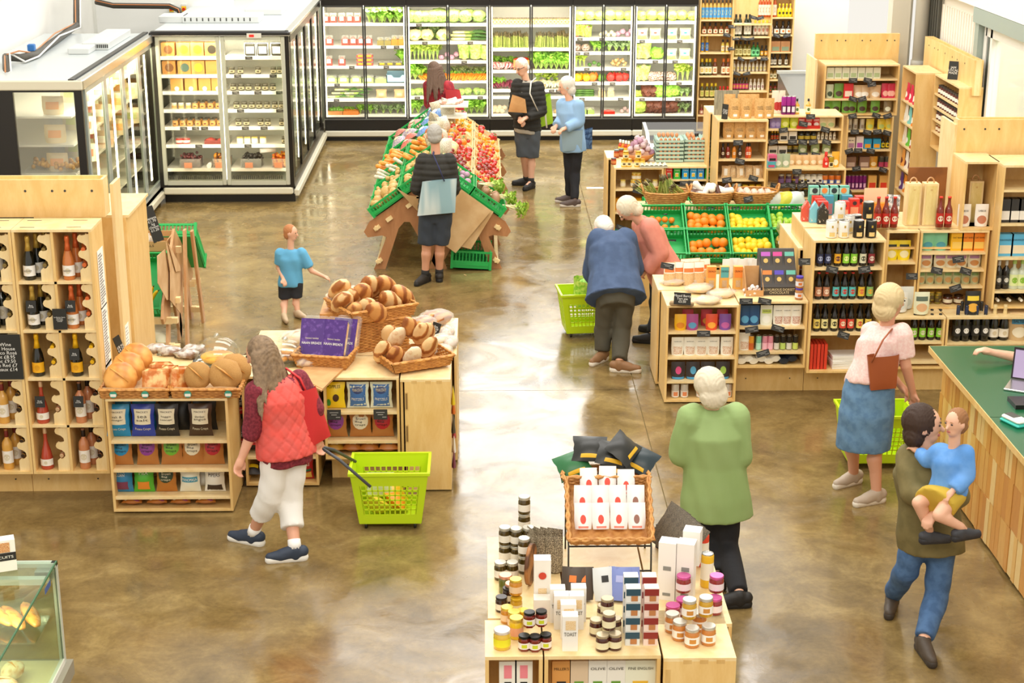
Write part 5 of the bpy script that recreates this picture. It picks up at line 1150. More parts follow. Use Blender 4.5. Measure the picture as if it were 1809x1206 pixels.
for i,(px,py,s_,rz_)in enumerate(((527,603,.1,.2),(498,630,.07,0),(548,640,.07,.4),(772,566,.1,.1),(745,575,.09,.3),(790,590,.08,1.4),(797,606,.07,1.3),(775,603,.075,.2),(778,620,.07,.1))):
    p=onz(px,py+8,BT);loaf((p.x,p.y,BT+s_*.62),(s_*.72,s_*.82,s_*.8),(0,0,PI/2+rz_),['large pale loaf in clear bag left of naan basket','small wrapped loaf near the doughnut dome','wrapped pale roll pack by the doughnut dome','big brown bagged loaf at the back right corner','brown bagged loaf next to the wicker crate','dusted square loaf at the right edge of counter','second dusted loaf at right edge of counter','pale wrapped loaf behind the slanted tray','pale wrapped roll behind the slanted tray'][i],[FLOURY,FLOURY,CRUSTL,CRUST,CRUST,mat2('#a8703c','#efe6d6',12,.6),mat2('#a8703c','#efe6d6',12,.6),FLOURY,FLOURY][i],i,1.5,1)
    o_=C.objects[-1];put('clear_bag',cached(('bagfilm',1),lambda:MB().ell((0,0,0),(1.08,1.75,.84),14,9,0,.22,2)),CELLO,o_)
for i,(px,py)in enumerate(((578,540),(600,518))):
    p=onz(px,py+22,1.11);g=MB().box(-.09,.09,-.06,.06,0,.13,ch=.03)
    solo('tin_loaf',g,[CRUST],['square tin loaf in clear bag left of upper loaf basket','rear tin loaf behind the upper loaf basket'][i],'bread',(bc.x-.26+.09*i,bc.y+.12+.12*i,1.11),(0,0,.2));put('clear_bag',MB().box(-.095,.095,-.065,.065,-.002,.14,ch=.035),CELLO,C.objects[-1])
solo('loaf_stand',MB().box(-.12,.12,-.2,.2,0,.243),WICKL,'low wicker block under the tin loaves left of the deep crate','basket',(bc.x-.27,bc.y+.17,BT))
chalk((ony(767,570,12.1).x,12.05,BT+.05),.07,.1,'Rye\n£3.20\nloaf','small tilted black bread price card among bagged loaves',(-.3,.15,-.5),.022)
p=dome(505,640,.15,'glass dome over ring doughnuts beside the coral vest woman',1)
for i,(dx,dy,dz)in enumerate(((-.03,-.03,0),(.06,0,0),(.0,.06,0),(.02,.0,.045))):
    g=MB();g.tube([(.035*math.cos(a),.035*math.sin(a),.018)for a in[2*PI*k/12 for k in range(13)]],.018,8,0,False);solo('doughnut',g,GOLD,'ring doughnut '+['nearest the camera','at the right','at the back','on top of the others'][i]+' under the glass dome','doughnut',(p.x+dx,p.y+dy,BT+.022+dz))
pts=[onz(x,y,BT+.004)for x,y in((520,668),(556,632),(610,650),(568,692))]
pts[0]+=Vector((0,0,.0));t=solo('paper_bags',MB()._add([tuple(p)for p in pts]+[tuple(p+Vector((0,0,.012)))for p in pts],[(3,2,1,0),(4,5,6,7),(0,1,5,4),(1,2,6,5),(2,3,7,6),(3,0,4,7)],0,False)._add([tuple(p*1+Vector((.006*1,.02,.016)))for p in pts]+[tuple(p+Vector((.006,.02,.012)))for p in pts],[(0,1,2,3),(3,2,6,7),(0,3,7,4)],0,False),KRAFT,'stack of flat brown paper bags lying over the counter edge','paper bag')
# ------------------------------------------------------------------ crates and trestles
def cratemesh(w_=.4,d_=.6,h_=.15):
    g=MB();a,b=w_/2,d_/2
    g.box(-a,a,-b,b,0,.008)
    for s in(-1,1):
        x=s*a;g.box(min(x,x-s*.012),max(x,x-s*.012),-b,b,h_-.022,h_);g.box(min(x,x-s*.008),max(x,x-s*.008),-b,b,.0,h_*.45)
        y=s*b;g.box(-a,a,min(y,y-s*.012),max(y,y-s*.012),h_-.022,h_);g.box(-a,a,min(y,y-s*.008),max(y,y-s*.008),.0,h_*.45)
        n=int(d_/.035)
        for i in range(n+1):q=-b+(d_-.01)*i/n;g.box(min(x,x-s*.008),max(x,x-s*.008),q,q+.01,h_*.45,h_-.02)
        n=int(w_/.035)
        for i in range(n+1):q=-a+(w_-.01)*i/n;g.box(q,q+.01,min(y,y-s*.008),max(y,y-s*.008),h_*.45,h_-.02)
        g.box(-a,a,min(y,y+s*.006),max(y,y+s*.006),h_*.2,h_*.28);g.box(min(x,x+s*.006),max(x,x+s*.006),-b,b,h_*.2,h_*.28)
    for sx in(-1,1):
        for sy in(-1,1):g.box(sx*a-.014,sx*a+.014,sy*b-.014,sy*b+.014,0,h_+.004)
    return g
def crate(lb_,loc,rot,w_=.4,d_=.6,h_=.15,m=None,where=None,nm='produce_crate'):
    t=solo(nm,cached(('crate',w_,d_,h_),lambda:cratemesh(w_,d_,h_)),m or CRATE,lb_,'crate',loc,rot)
    if where:lab(t,lb_,where)
    return t
TREST=[(-.80,.42),(-.74,.53),(0,1.06),(0,.74),(.0,.62),(-.03,.40),(.10,0),(-.02,0),(-.26,.46),(-.30,.53),(-.36,.53),(-.42,.46),(-.575,0),(-.70,0),(-.555,.36),(-.60,.38),(-.76,.36)]
def trestle(par,axis,off,m=BRBOARD,s=1,cx=0):
    h=[(cx+s*x,z)for x,z in TREST];
    for sd_ in(1,-1):
        pts=[(cx+sd_*(x-cx),z)for x,z in h]
        g=MB().prism([(p[0]-cx,p[1])for p in pts],-.012,.012,0,axis)
        put('trestle_board',g,m,par,(cx,off,0)if axis=='y' else(off,cx,0))
XC=-.50;SL=math.atan2(.53,.74)
vs_=thing('vegetable_stand','long A-frame market stand of brown boards stacked with vegetable crates','stand',(XC,19.5,0))
for k in range(5):trestle(vs_,'y',-2.1+k*1.05,s=1)
for sx in(-1,1):
    for(x,z)in((.64,.1),(.66,.47),(.2,.82)):put('rail',MB().box(-.02,.02,-2.16,2.16,-.02,.02),PLYL,vs_,(sx*x,0,z))
    for(x,z)in((.64,.1),(.655,.47),(.52,.57),(.3,.72)):put('wedge',MB().box(-.035,.035,-.03,.03,-.02,.02),PLYL,vs_,(sx*x,-2.12,z),(0,sx*SL,0))
def slope(side,t_,y,up=.0):
    """point on the sloped face: t_ = distance down from the ridge"""
    return Vector((XC+side*(t_*math.cos(SL)+up*math.sin(SL)),y,1.07-t_*math.sin(SL)+up*math.cos(SL)))
def fill(fn,side,t0,y0,w_,d_,n,lb_,where,up=.06,lay=.04):
    """n things strewn in a crate centred at (t0, y0) on slope `side`"""
    rd=random.Random(int(t0*100)+int(y0*10)+n);cols=max(2,int(round(math.sqrt(n*d_/w_))));rws=max(1,math.ceil(n/cols))
    for i in range(n):
        u=(i%cols+.5+rd.uniform(-.28,.28))/cols;v=(i//cols+.5+rd.uniform(-.28,.28))/rws
        p=slope(side,t0+(v-.5)*w_,y0+(u-.5)*d_,up+rd.random()*lay)
        o=fn(p,rd,i);lab(o,lb_,where)
def rnd(nm,me,m,s,cat='vegetable'):
    def f(p,rd,i):
        mm=m[i%len(m)]if isinstance(m,tuple)else m
        return solo(nm,me,mm,'',cat,p,(rd.uniform(0,6),rd.uniform(-.5,.5),rd.uniform(0,6))if nm not in('carrot','parsnip')else(rd.uniform(-.15,.15),rd.uniform(.2,.5),rd.uniform(-.5,.5)),scale=tuple(x*rd.uniform(.85,1.15)for x in s)if isinstance(s,tuple)else s*rd.uniform(.85,1.15))
    return f
SPH=sphere();POT=cached(('potato',1),lambda:MB().ell((0,0,0),(1,1.35,.85),10,7,0,.25,3));CAR=cached(('carrot',1),lambda:MB().tube([(-.62,0,0),(-.55,0,0),(-.2,0,.01),(.3,0,0),(.6,0,0)],[.05,.13,.12,.08,.01],8))
TOM=cached(('tomato',1),lambda:MB().ell((0,0,0),(1,1,.86),10,6)._add([(0,0,.9)]+[((.7 if k%2 else .2)*math.cos(k*PI/5),(.7 if k%2 else .2)*math.sin(k*PI/5),.88-(.1 if k%2 else 0))for k in range(10)],[(0,1+k,1+(k+1)%10)for k in range(10)],1,False))
def tomf(m,s):return lambda p,rd,i:solo('tomato',TOM,[m[i%len(m)]if isinstance(m,tuple)else m,VINE],'','tomato',p,(rd.uniform(-.6,.6),rd.uniform(-.6,.6),rd.uniform(0,6)),scale=s*rd.uniform(.85,1.12))
DTOM=mat('#8e2218',.25,coat=.4);SACK={k:mat2(a,b,18,.35,.4,.6,.5)for k,(a,b)in{'blue':('#3f6fb8','#8fb0dc'),'purple':('#5a4a9c','#e6d2b0'),'red':('#a83a34','#d9a08a'),'pink':('#d8806a','#b04a40')}.items()}
def sackf(k,s=.09):return lambda p,rd,i:packet('bag','vegetable_sack','',p,.26*rd.uniform(.9,1.1),.2,.12,SACK[k],[(-.4,.4,.3,.7,True,mat({'blue':'#dfe8f4','purple':'#e9d6b0','red':'#e8c0a8','pink':'#e9c0a8'}[k],.5))],rz=rd.uniform(-1.6,-.8),rot=(rd.uniform(-1.2,-.9),rd.uniform(-.3,.3),rd.uniform(-1.8,-1.0)),cat='bag')
LC=[('large pale potato',rnd('potato',POT,GM['potato'],.052),12),('small new potato',rnd('potato',POT,GM['potato'],.03),20),('parsnip',rnd('parsnip',CAR,GM['onion'],.17),8),('carrot',rnd('carrot',CAR,GM['carrot'],.2),14),('red net of sweet potatoes',sackf('pink'),3),('purple and cream potato sack',sackf('purple'),3),('red potato sack',sackf('red'),3)]
LU=[('small yellow potato',rnd('potato',POT,GM['potato'],.04),12),('waxy little potato',rnd('potato',POT,GM['potato'],.035),14),('carrot',rnd('carrot',CAR,GM['carrot'],.2),10),('orange sweet potato',rnd('sweet_potato',POT,mat('#c9703a',.6),.045),8),('blue potato sack',sackf('blue'),3),('blue potato sack',sackf('blue'),3),('purple and cream potato sack',sackf('purple'),2)]
RL=[('celeriac root',rnd('celeriac',POT,mat2('#b08a62','#8a6244',14),.055),5),('orange vine tomato',tomf((TOMO,TOMR),.03),22),('dark red vine tomato',tomf((DTOM,TOMR),.031),30),('red vine tomato',tomf(TOMR,.031),30),('mixed red and orange tomato',tomf((TOMR,TOMO),.03),18),('orange cherry tomato',tomf((TOMO,mat('#f2b42a',.25)),.024),26),('large pink-red tomato',tomf(TOMR,.045),6)]
RU=[('red onion',rnd('red_onion',SPH,GM['purple'],.035),8),('dark vine tomato',tomf(DTOM,.031),26),('red plum tomato',tomf(TOMR,.031),28),('big beef tomato',tomf((TOMR,TOMO),.052),9),('small orange tomato',tomf((TOMO,TOMR),.03),16),('yellow tomato',tomf(mat('#f2b42a',.25),.03),14),('red cherry tomato',tomf((TOMR,TOMO),.026),16)]
for side,low,upp,sw in((-1,LC,LU,'left'),(1,RL,RU,'right')):
    for i in range(7):
        y=17.66+i*.605
        for r,(t0,src)in enumerate(((.63,low),(.215,upp))):
            nm_,fn,n=src[i];tray=side==1 and i>0
            p=slope(side,t0,y);wh=f'on {sw} side of the vegetable stand' 
            c_=crate(('shallow board tray' if tray else 'green crate')+f' of {nm_}s, {["lower", "upper"][r]} row,',p,(0,side*SL,0),.4,.595,.07 if tray else .12,m=PLYL if tray else None);lab(c_,c_['label'],wh)
            fill(fn,side,t0,y,.32,.5,n,nm_,f'{["in lower", "in upper"][r]} {sw} row of vegetable stand',.07,.045)
for i,(y,dx)in enumerate(((17.52,.0),(17.6,.05),(17.75,.0))):
    lab(solo('leafy_celery',cached(('bunch',0,'celery'),lambda:leafbunch(0,18,.3,.7)),[GM['cauli'],GM['lettuceleaf']],'','vegetable',slope(1,.8-i*.16,y,.1),(.3,1.7,.3*i),scale=.3),'pale celery lettuce spilling over the crate corner','right end of stand')
for i in range(9):  # nets and bagged garlic along the ridge
    y=18.3+i*.36;m_=[mat2('#e9e2cf','#b8a88a',22,.4,.4,.6,.6),mat2('#d9c6a0','#8f8468',22,.4,.4,.6,.6)][i%2]
    lab(packet('bag','garlic_net','',(XC+.06*(-1)**i,y,1.08),.2,.2,.13,m_,rot=(-.4,0,.9*(i%3))),'net of garlic and shallots','along the ridge of vegetable stand')
t=solo('sample_shelf',MB().box(-.17,.17,-.2,.2,.24,.26).box(-.15,.15,-.18,.18,.1,.115).lathe([(.008,0),(.008,.3)],8),WT,'small white tiered rack on top of stand ridge','rack',(XC+.15,20.4,1.06))
for i in range(5):lab(solo('salami_stick',cached(('stick',1),lambda:MB().tube([(-.12,0,0),(-.1,0,0),(.1,0,0),(.12,0,0)],[.01,.026,.026,.01],8)),mat2('#c99a84','#efe4d8',20,.4),'','food',(XC+.08+.04*(i%3),20.3+.05*i,1.345),(0,0,.3*i)),'pale wrapped cured sausage','on the white tiered rack')
for i in range(2):lab(solo('squash',POT,mat('#e9c48a',.5),'','vegetable',(XC+.14,18.55+i*.2,1.1),(0,0,.5*i),scale=.075),'pale butternut squash','on the ridge behind the man')
# kraft sheets hung at the near end of the stand
def hung(pts,m,nm,lb_,cat='paper bag',th=.004,off=(0,-1,0)):
    p=[Vector(q)for q in pts];n=(p[1]-p[0]).cross(p[2]-p[0]).normalized()*th;k=len(p)
    cvs=[tuple(q)for q in p]+[tuple(q+n)for q in p]
    return solo(nm,MB()._add(cvs,[tuple(range(k)),tuple(range(2*k-1,k-1,-1))]+[(i,(i+1)%k,k+(i+1)%k,k+i)for i in range(k)],0,False),m,lb_,cat)
HK=mat2('#c9a878','#b8925e',5,.7,.35,.65,.3)
for i,pp in enumerate(([(752,310),(816,335),(868,372),(805,447),(775,425),(742,385)],[(760,315),(872,374),(832,440),(800,432)])):
    hung([ony(x,y,17.3+.03*i-.12*(y-330)/110)for x,y in pp],HK,'paper_sack',['front large brown paper sack hanging on near end of stand','second brown paper sack behind the front hanging one'][i])
hung([ony(x,y,17.34)for x,y in((722,345),(760,350),(755,392),(700,332))],HK,'paper_sack','brown paper sack hanging left of the man at the stand')
crate('green crate lying on floor under the near end of stand',(-.14,17.55,.02),(0,.06,0),.42,.5,.2)
for i,(x,y)in enumerate(((735,497),(752,489),(822,486),(710,492))):
    p=onz(x,y);solo('leaf_scrap',MB()._add([(-.03,0,.001),(0,-.015,.001),(.035,.0,.004),(0,.018,.006)],[(0,1,2,3)],0,False),GM['mushroom'],'small onion skin scrap on floor, '+['left of','just behind','right of','farthest left of'][i]+' the shoes of man at stand','litter',p,(0,0,i))
# ------------------------------------------------------------------ banana stand on the left
BY,BX_=14.35,-3.25
bs=thing('banana_stand','pale plywood trestle stand with bananas and white onions','stand',(BX_,14.95,0))
for dx in(-.32,.36,):trestle(bs,'x',dx,OAK,cx=0)
put('trestle_board',MB().prism([(-.3,0),(-.2,0),(.0,1.06),(-.08,1.06)],-.012,.012,0,'x'),OAK,bs,(.47,0,0));put('trestle_board',MB().prism([(.45,0),(.55,0),(.2,1.0),(.12,1.0)],-.012,.012,0,'x'),OAK,bs,(.5,0,0))
for y,z in((-.64,.36),(-.6,.1),(.6,.1),(.6,.36),(0,.86)):put('rail',MB().box(-.36,.42,-.02,.02,-.03,.03),PLYL,bs,(0,y,z))
for y,z in((-.62,.1),(-.63,.36),(-.45,.5),(.6,.1),(.62,.38)):put('wedge',MB().box(-.03,.05,-.03,.03,-.025,.025),PLYL,bs,(.42,y,z))
TB=math.radians(44);crate('green crate tilted forward holding bananas on the left stand',(BX_+.05,BY+.25,.57),(TB,0,0),.56,.6,.17)
c2=thing('onion_box','low cardboard box of white onions above the banana crate','box',(BX_+.05,BY+.72,.86));put('box_wall',MB().box(-.26,.26,-.17,.17,0,.01).box(-.26,.26,-.18,-.17,0,.09).box(-.26,.26,.17,.18,0,.11).box(-.26,-.25,-.17,.17,0,.1).box(.25,.26,-.17,.17,0,.1),mat('#c79a62',.7),c2)
lettering(c2,'SPECIALS',.03,.16,BLACK,(.05,-.182,.05))
for i in range(9):lab(solo('white_onion',cached(('onion',1),lambda:MB().lathe([(.2,-.8),(.75,-.6),(1,0),(.75,.6),(.2,.95),(.08,1.3)],12)),GM['onion'],'','onion',(BX_-.12+.09*(i%4)+.03,BY+.62+.09*(i//4),.93+.01*(i%2)),(.3*(i%3),.3,i),scale=.05),'white onion','in cardboard box above bananas')
BAN=cached(('banana',1),lambda:banana());bm_=[mat('#f2cd1e',.4,var=.04),mat('#5d4a22',.6)]
for i,(x,y,z,r,s)in enumerate(((.0,.30,.71,(1.2,0,.1),.2),(.02,.25,.67,(1.3,0,.0),.2),(.02,.20,.64,(1.4,0,-.1),.2),(.15,.12,.6,(1.1,1.3,.2),.2),(.19,.1,.58,(1.2,1.5,.1),.19),(.22,.08,.565,(1.2,1.8,.1),.17),(.25,.05,.55,(1.2,2.1,.1),.16),(-.12,.06,.52,(1.0,.9,0),.17),(-.1,.0,.48,(1.4,.2,0),.17),(.05,.0,.49,(1.4,.1,.2),.17))):
    lab(solo('banana',BAN,bm_,'','banana',(BX_+x,BY+y-.02,z+.02),r,scale=s),'yellow banana','in tilted crate at left')
crate('green crate on the far slope of banana stand',(BX_+.25,BY+1.1,.7),(-TB,0,0),.5,.6,.15)
for i,pp in enumerate(([(278,452),(292,440),(303,482),(308,525),(295,530),(279,500)],[(292,425),(312,470),(322,470),(318,553),(300,530),(300,480)],[(297,428),(318,468),(320,478),(311,480)])):
    hung([onx(x,y,-2.84+.015*i)for x,y in pp],mat2('#dcb98c','#c99f6e',5,.7,.35,.65,.2),'paper_sack',['front','rear','topmost'][i]+' brown paper sack hanging on end of banana stand')
chalk((ony(282,440,14.9).x,14.9,.95),.1,.34,'Banana\n£1.70\nkg\nOnion\n£1.20','tall leaning chalkboard on top of the banana stand',(-.15,-.25,.35),.034)
# ------------------------------------------------------------------ fruit display
FY,FZ0,TA=15.9,.45,math.radians(35)
cxs=[1.60,2.035,2.485,2.905,3.33]
fs=thing('fruit_stand','plywood stepped stand carrying two tiers of green fruit crates','stand',(2.45,16.4,0))
put('side_panel',MB().prism([(-.5,0),(-.5,.4),(.1,.82),(.55,.86),(.55,0)],-.01,.01,0,'x'),PLY,fs,(-.86,0,0));put('side_panel',MB().prism([(-.5,0),(-.5,.4),(.1,.82),(.55,.86),(.55,0)],-.01,.01,0,'x'),PLY,fs,(.88,0,0))
put('rear_shelf',MB().box(-.85,.87,.08,.56,.83,.85),PLYL,fs);put('front_board',MB().box(-.85,.87,-.5,-.48,0,.42),PLY,fs);put('sloped_board',MB().prism([(-.5,.40),(.1,.81),(.1,.79),(-.5,.38)],-.85,.87,0,'x'),PLY,fs)
fr=[[('small orange',ORANGE,.034,11),('large orange',ORANGE,.046,15),('yellow lemon',LEMON,.04,20),('green lime',LIME,.034,26)],[None,('big orange',ORANGE,.05,10),('yellow lemon',LEMON,.04,18),None]]
LEM=cached(('lemon',1),lambda:MB().ell((0,0,0),(1,1,1.18),12,8))
for r in(1,0):
    for c in range(4):
        x=(cxs[c]+cxs[c+1])/2;s0=r*.33
        p=Vector((x,FY+(.165+s0)*math.cos(TA),FZ0+(.165+s0)*math.sin(TA)))
        nm_=fr[1-r][c];ds=nm_[0]+'s' if nm_ else['nothing','','','pineapples'][c]
        crate(f'green crate of {ds}, {["lower", "upper"][r]} tier of the fruit stand',p,(TA,0,0),.425,.325,.15)
        if nm_:
            rd=random.Random(r*7+c);n=nm_[3];cols=5 if nm_[2]>.04 else 6;rws=math.ceil(n/cols)
            for i in range(n):
                u=(i%cols+.5+rd.uniform(-.2,.2))/cols-.5;v=.04+.22*(i//cols+.4)/rws
                q=Vector((x+u*.37,0,0));q.y=FY+(s0+v)*math.cos(TA)-(.05+.035*(i%2))*math.sin(TA)*1.0;q.z=FZ0+(s0+v)*math.sin(TA)+(.05+.04*rd.random())*math.cos(TA)
                lab(solo(nm_[0].split()[-1],LEM if 'lem' in nm_[0]else SPH,nm_[1],'','fruit',q,(rd.uniform(-1.3,1.3),rd.uniform(-1.3,1.3),0),scale=nm_[2]*rd.uniform(.93,1.07)),nm_[0],f'in {["lower", "upper"][r]} fruit crate tier')
for i,px in enumerate((1378,1404)):
    p=ony(px,470,15.95);t=thing('pineapple',['left','right'][i]+' pineapple standing in the lower right fruit crate','fruit',(p.x,16.0,.56));g=MB();g.ell((0,0,.075),(.055,.055,.078),12,9)
    put('fruit_body',g,mat2('#c9a03a','#7a6a2a',40,.6,.45,.55,.8),t);g=MB()
    for k in range(22):a=k*2.4;g.tube([(0,0,.14),(.03*math.cos(a),.03*math.sin(a),.19+.002*k),((.075-.0022*k)*math.cos(a),(.075-.0022*k)*math.sin(a),.21+.005*k)],[.012,.009,.001],4)
    put('crown',g,mat2('#8fa35a','#c9cf9a',12),t);
    if i==0:put('round_tag',MB().lathe([(.035,0),(.035,.003)],16),WT,t,(0,-.062,.09),(PI/2,0,0))
for i,(x,y)in enumerate(((1186,428),(1256,434),(1346,0),(1340,448),(1355,370),(1300,370),(1170,376),(1188,377),(1255,370),(1322,352),(1387,371),(1403,369))):
    if y:lab(ticket(ony(x,y,16.43 if y<400 else 16.13 if y<440 else 15.96),w=.095,h=.06,tilt=-.2,rz=.1*(i%3-1),roll=.25*(i%3-1)if i>5 else 0),'black price card clipped to a crate or basket rim','of the fruit stand')
def round_basket(px,lb_,loc=None):
    p=loc or ony(px,385,16.5);t=thing('round_basket',lb_,'basket',(p.x,16.62,.85));g=MB()
    for k in range(9):
        z=.01+.17*k/8;r=.145+.1*(k/8)**.8;N=40;g.tube([((r+.005*(1 if(i+k)%2 else-1))*math.cos(2*PI*i/N),.72*(r+.005*(1 if(i+k)%2 else-1))*math.sin(2*PI*i/N),z)for i in range(N+1)],.0115,4,0,False)
    g.lathe([(.14,0),(.14,.01)],20,sy=.72);put('weave',g,WICKL,t)
    for s in(-1,1):put('handle',MB().tube([(s*(.235+.025*math.sin(PI*i/8)),.06*math.cos(PI*i/8),.175+.075*math.sin(PI*i/8))for i in range(9)],.012,6),WICKL,t)
    return t
b1=round_basket(1178,'round wicker basket of asparagus, left of three');b2_=round_basket(1258,'round wicker basket of white wrapped salamis, middle of three');b3_=round_basket(1333,'round wicker basket of shallots, right of three')
for i in range(7):lab(solo('asparagus_bunch',cached(('aspar',i%3),lambda:stalks(i%3)),[GM['spear'],GM['speartip']],'','vegetable',(b1.location.x-.17+.055*i,16.6+.03*(i%3),1.0),(.2*(i%3-1),-1.0+.33*i,.6*i),scale=.22),'loose asparagus bunch','in left round basket')
for i in range(11):lab(solo('wrapped_salami',cached(('stick',1),None),WT if i%3 else mat2('#5a3424','#f0ece4',5,.5),'','food',(b2_.location.x-.13+.065*(i%5),16.56+.05*(i//5),1.02+.02*(i%3)),(.3*i,-.9 if i%2 else .2,.7*i),scale=(.8,1.3,1.3)),'white-dusted salami','in middle round basket')
for i in range(12):lab(solo('shallot',cached(('onion',1),None),mat2('#d9a88a','#efe2d6',8),'','onion',(b3_.location.x-.14+.07*(i%5),16.55+.06*(i//5),1.02),(1+i,.4*i,i),scale=.038),'brown-pink shallot in white wrap','in right round basket')
for i,(px,c)in enumerate(((1372,'#f0f0ec'),(1395,'#e8e04a'),(1410,'#dfeaea'))):packet('bag','vegetable_sack','',(ony(px,360,16.5).x,16.55,.86),.26,.2,.2,film(c,.85,.2),rot=(-.8,0,.2));lab(C.objects[-1].parent,['white','yellow','pale blue'][i]+' plastic sack','right of round baskets')
for i in range(3):crate(f'green crate standing behind the baskets, {["left", "middle", "right"][i]}',(1.95+.5*i,16.98,.55),(0,0,0),.48,.3,.3)
# ------------------------------------------------------------------ egg and honey shelves
YE=17.45;e0,e1,e2=1.42,1.955,2.52
zE=[ony(1150,y,YE).z for y in(422,400,334.5)];zE=[.16,.4,zE[0]if False else .56,.91]
unit('display_shelves','plywood shelf unit with honey jars and garlic on top',e0,e1,YE,.52,.015,1.085,shelves=[ony(1150,422,YE).z,ony(1150,375,YE).z,ony(1150,334.5,YE).z])
unit('display_shelves','plywood shelf unit with tea cartons and egg trays on top',e1+.012,e2,YE+.06,.52,.015,1.085,shelves=[ony(1200,385,YE).z,ony(1200,353,YE).z,ony(1200,319.5,YE).z])
unit('back_shelves','rear plywood unit behind the honey shelves',e0-.04,e1,YE+.54,.45,.015,1.085)
ET=1.105;def_x=lambda px,Y=YE+.1:ony(px,300,Y).x
for k,(px,c,ds)in enumerate(((1182,'#e23a30','red'),(1196,'#2fae3a','green'),(1211,'#1f9ad8','light blue'),(1225,'#1f9ad8','light blue'),(1238,'#2a8ad0','blue'),(1252,'#35b83a','green'))):
    lab(carton('tea_box','',(def_x(px),YE+.13,ony(1200,319.5,YE).z),.072,.125,.07,mat(c,.45),panel=(.25,.75,.2,.55,WT),emblem=(.5,.36,.018,mat('#e8c23a',.5)),text='TEA',tcol=WT,tz=.78),f'{ds} tea carton with white flower','on upper shelf below eggs')
for k,(px,c)in enumerate(((1181,'#e08a5a'),(1194,'#c9603a'),(1207,'#6fae3a'),(1221,'#4fae8a'),(1235,'#2f9a9a'),(1248,'#4a5a5a'))):
    lab(carton('tea_box','',(def_x(px),YE+.13,ony(1200,353,YE).z),.07,.14,.07,mat('#e9dfc4',.5),panel=(.1,.9,.08,.3,mat('#b58a52',.6)),emblem=(.5,.68,.02,mat(c,.5))),'cream tea carton with small animal picture','on second shelf below eggs')
for i,(x,y)in enumerate(((1209,324),(1224,324),(1126,337),(1096,402))):lab(ticket(ony(x,y,YE-.005+.06*(x>1180)),w=.1,h=.055,tilt=-.2,roll=.12*i),'black price ticket','on egg shelf unit edges')
HON=mat('#e8b93a',.15,coat=.5)
for i,(px,z_)in enumerate(((1102,0),(1111,0),(1125,0),(1134,0),(1105,1),(1127,1))):lab(jar('honey_jar','',(def_x(px,YE+.07),YE+.07,ET+z_*.085),.032,.085,HON,mat('#d9a82a',.3,.6),mat('#f2e6b8',.5),emb=mat('#5a4a2a',.5)),'golden honey jar with cream label','on top of honey shelves')
for i,(px,z_)in enumerate(((1119,0),(1129,0),(1121,1),(1128,1),(1101,0),(1143,0),(1158,0))):lab(jar('honey_jar','',(def_x(px,YE+.14),YE+.14,ony(1150,334.5,YE).z+z_*.08),.03,.08,HON if i<4 else mat('#e9dfae',.3),mat('#e9d26a',.35),mat('#f4efdc',.5)),'small honey jar' if i<4 else 'jar wrapped in tied cellophane','on upper honey shelf')
for i,px in enumerate((1095,1112,1128,1143)):lab(carton('honey_box','',(def_x(px),YE+.15,ony(1150,375,YE).z),.08,.13,.08,mat('#f0a81e',.5),panel=(.2,.8,.3,.7,mat('#d98a1a',.5))),'orange carton','on middle honey shelf')
for i,px in enumerate((1096,1111,1126)):lab(carton('soap_box','',(def_x(px),YE+.12,ony(1150,422,YE).z),.09,.075,.1,mat('#5fd0c4',.5)),'turquoise packet','on lower honey shelf')
for i,px in enumerate((1095,1106,1117,1128,1140)):lab(can('drink_can','',(def_x(px),YE+.12,.2),.027,.13,mat('#e4e0d4',.3),band=mat('#8a8a80',.4)),'pale slim can','near floor in honey shelves')
for i,(px,py)in enumerate(((1082,285),(1087,273),(1095,271))):lab(jar('preserve_jar','',(onz(px,py,ET).x,onz(px,py+5,ET).y,ET),.03,.07+.02*(i>0),mat('#a8401a',.2),mat(['#4a3a34','#6a7a74','#6a7a74'][i],.4),mat('#c9824a',.5)),['small','dark','second dark'][i]+' preserve jar','at left end of egg unit top')
for i,px in enumerate((1096,1101,1106,1111)):q=onz(px,273+i,ET);lab(bottle('sauce','sauce_bottle','',(q.x,q.y+.05,ET),.17,mat(['#c8401a','#e0861a'][i%2],.15),mat('#e8c84a',.5),None,WT),['red','orange'][i%2]+' little sauce bottle with white cap','behind the preserve jars')
gb=onz(1130,283,ET);bw_=thing('garlic_bowl','wooden bowl heaped with purple garlic bulbs beside the egg trays','bowl',(gb.x,gb.y,ET));put('bowl',MB().lathe([(.09,0),(.15,.05),(.165,.08),(.15,.08),(.08,.02)],20),mat('#c9864a',.5),bw_)
for i in range(18):
    a=i*2.4;r=.13*(1-i/22);t=solo('garlic_bulb',cached(('onion',1),None),GM['garlic']if i%3 else GM['purple'],'','garlic',(gb.x+r*math.cos(a),gb.y+r*.8*math.sin(a),ET+.09+.009*i),(.6*math.cos(i),.6*math.sin(i),i),scale=.038);lab(t,'purple-streaked garlic bulb','in wooden bowl by the eggs')
def eggtray(x,y,z,k,lb_,eggs=True):
    t=thing('egg_tray',lb_,'egg tray',(x,y,z));
    def tr():
        g=MB();N=6;s=.048
        g.grid(lambda u,v:((u-.5)*.3,(v-.5)*.3,.022+.02*math.cos(u*N*2*PI+PI)*math.cos(v*N*2*PI+PI)*(1 if 1 else 0)+.004),24,24,0,True)
        g.box(-.152,.152,-.152,-.149,.004,.03).box(-.152,.152,.149,.152,.004,.03).box(-.152,-.149,-.15,.15,.004,.03).box(.149,.152,-.15,.15,.004,.03);return g
    put('pulp_tray',cached(('eggtray',1),tr),mat('#a9c4b4',.8),t);return t
EGG=cached(('egg',1),lambda:MB().ell((0,0,0),(1,1,1.3),10,7));EM=mat('#cf8a5a',.5,var=.12,scale=6)
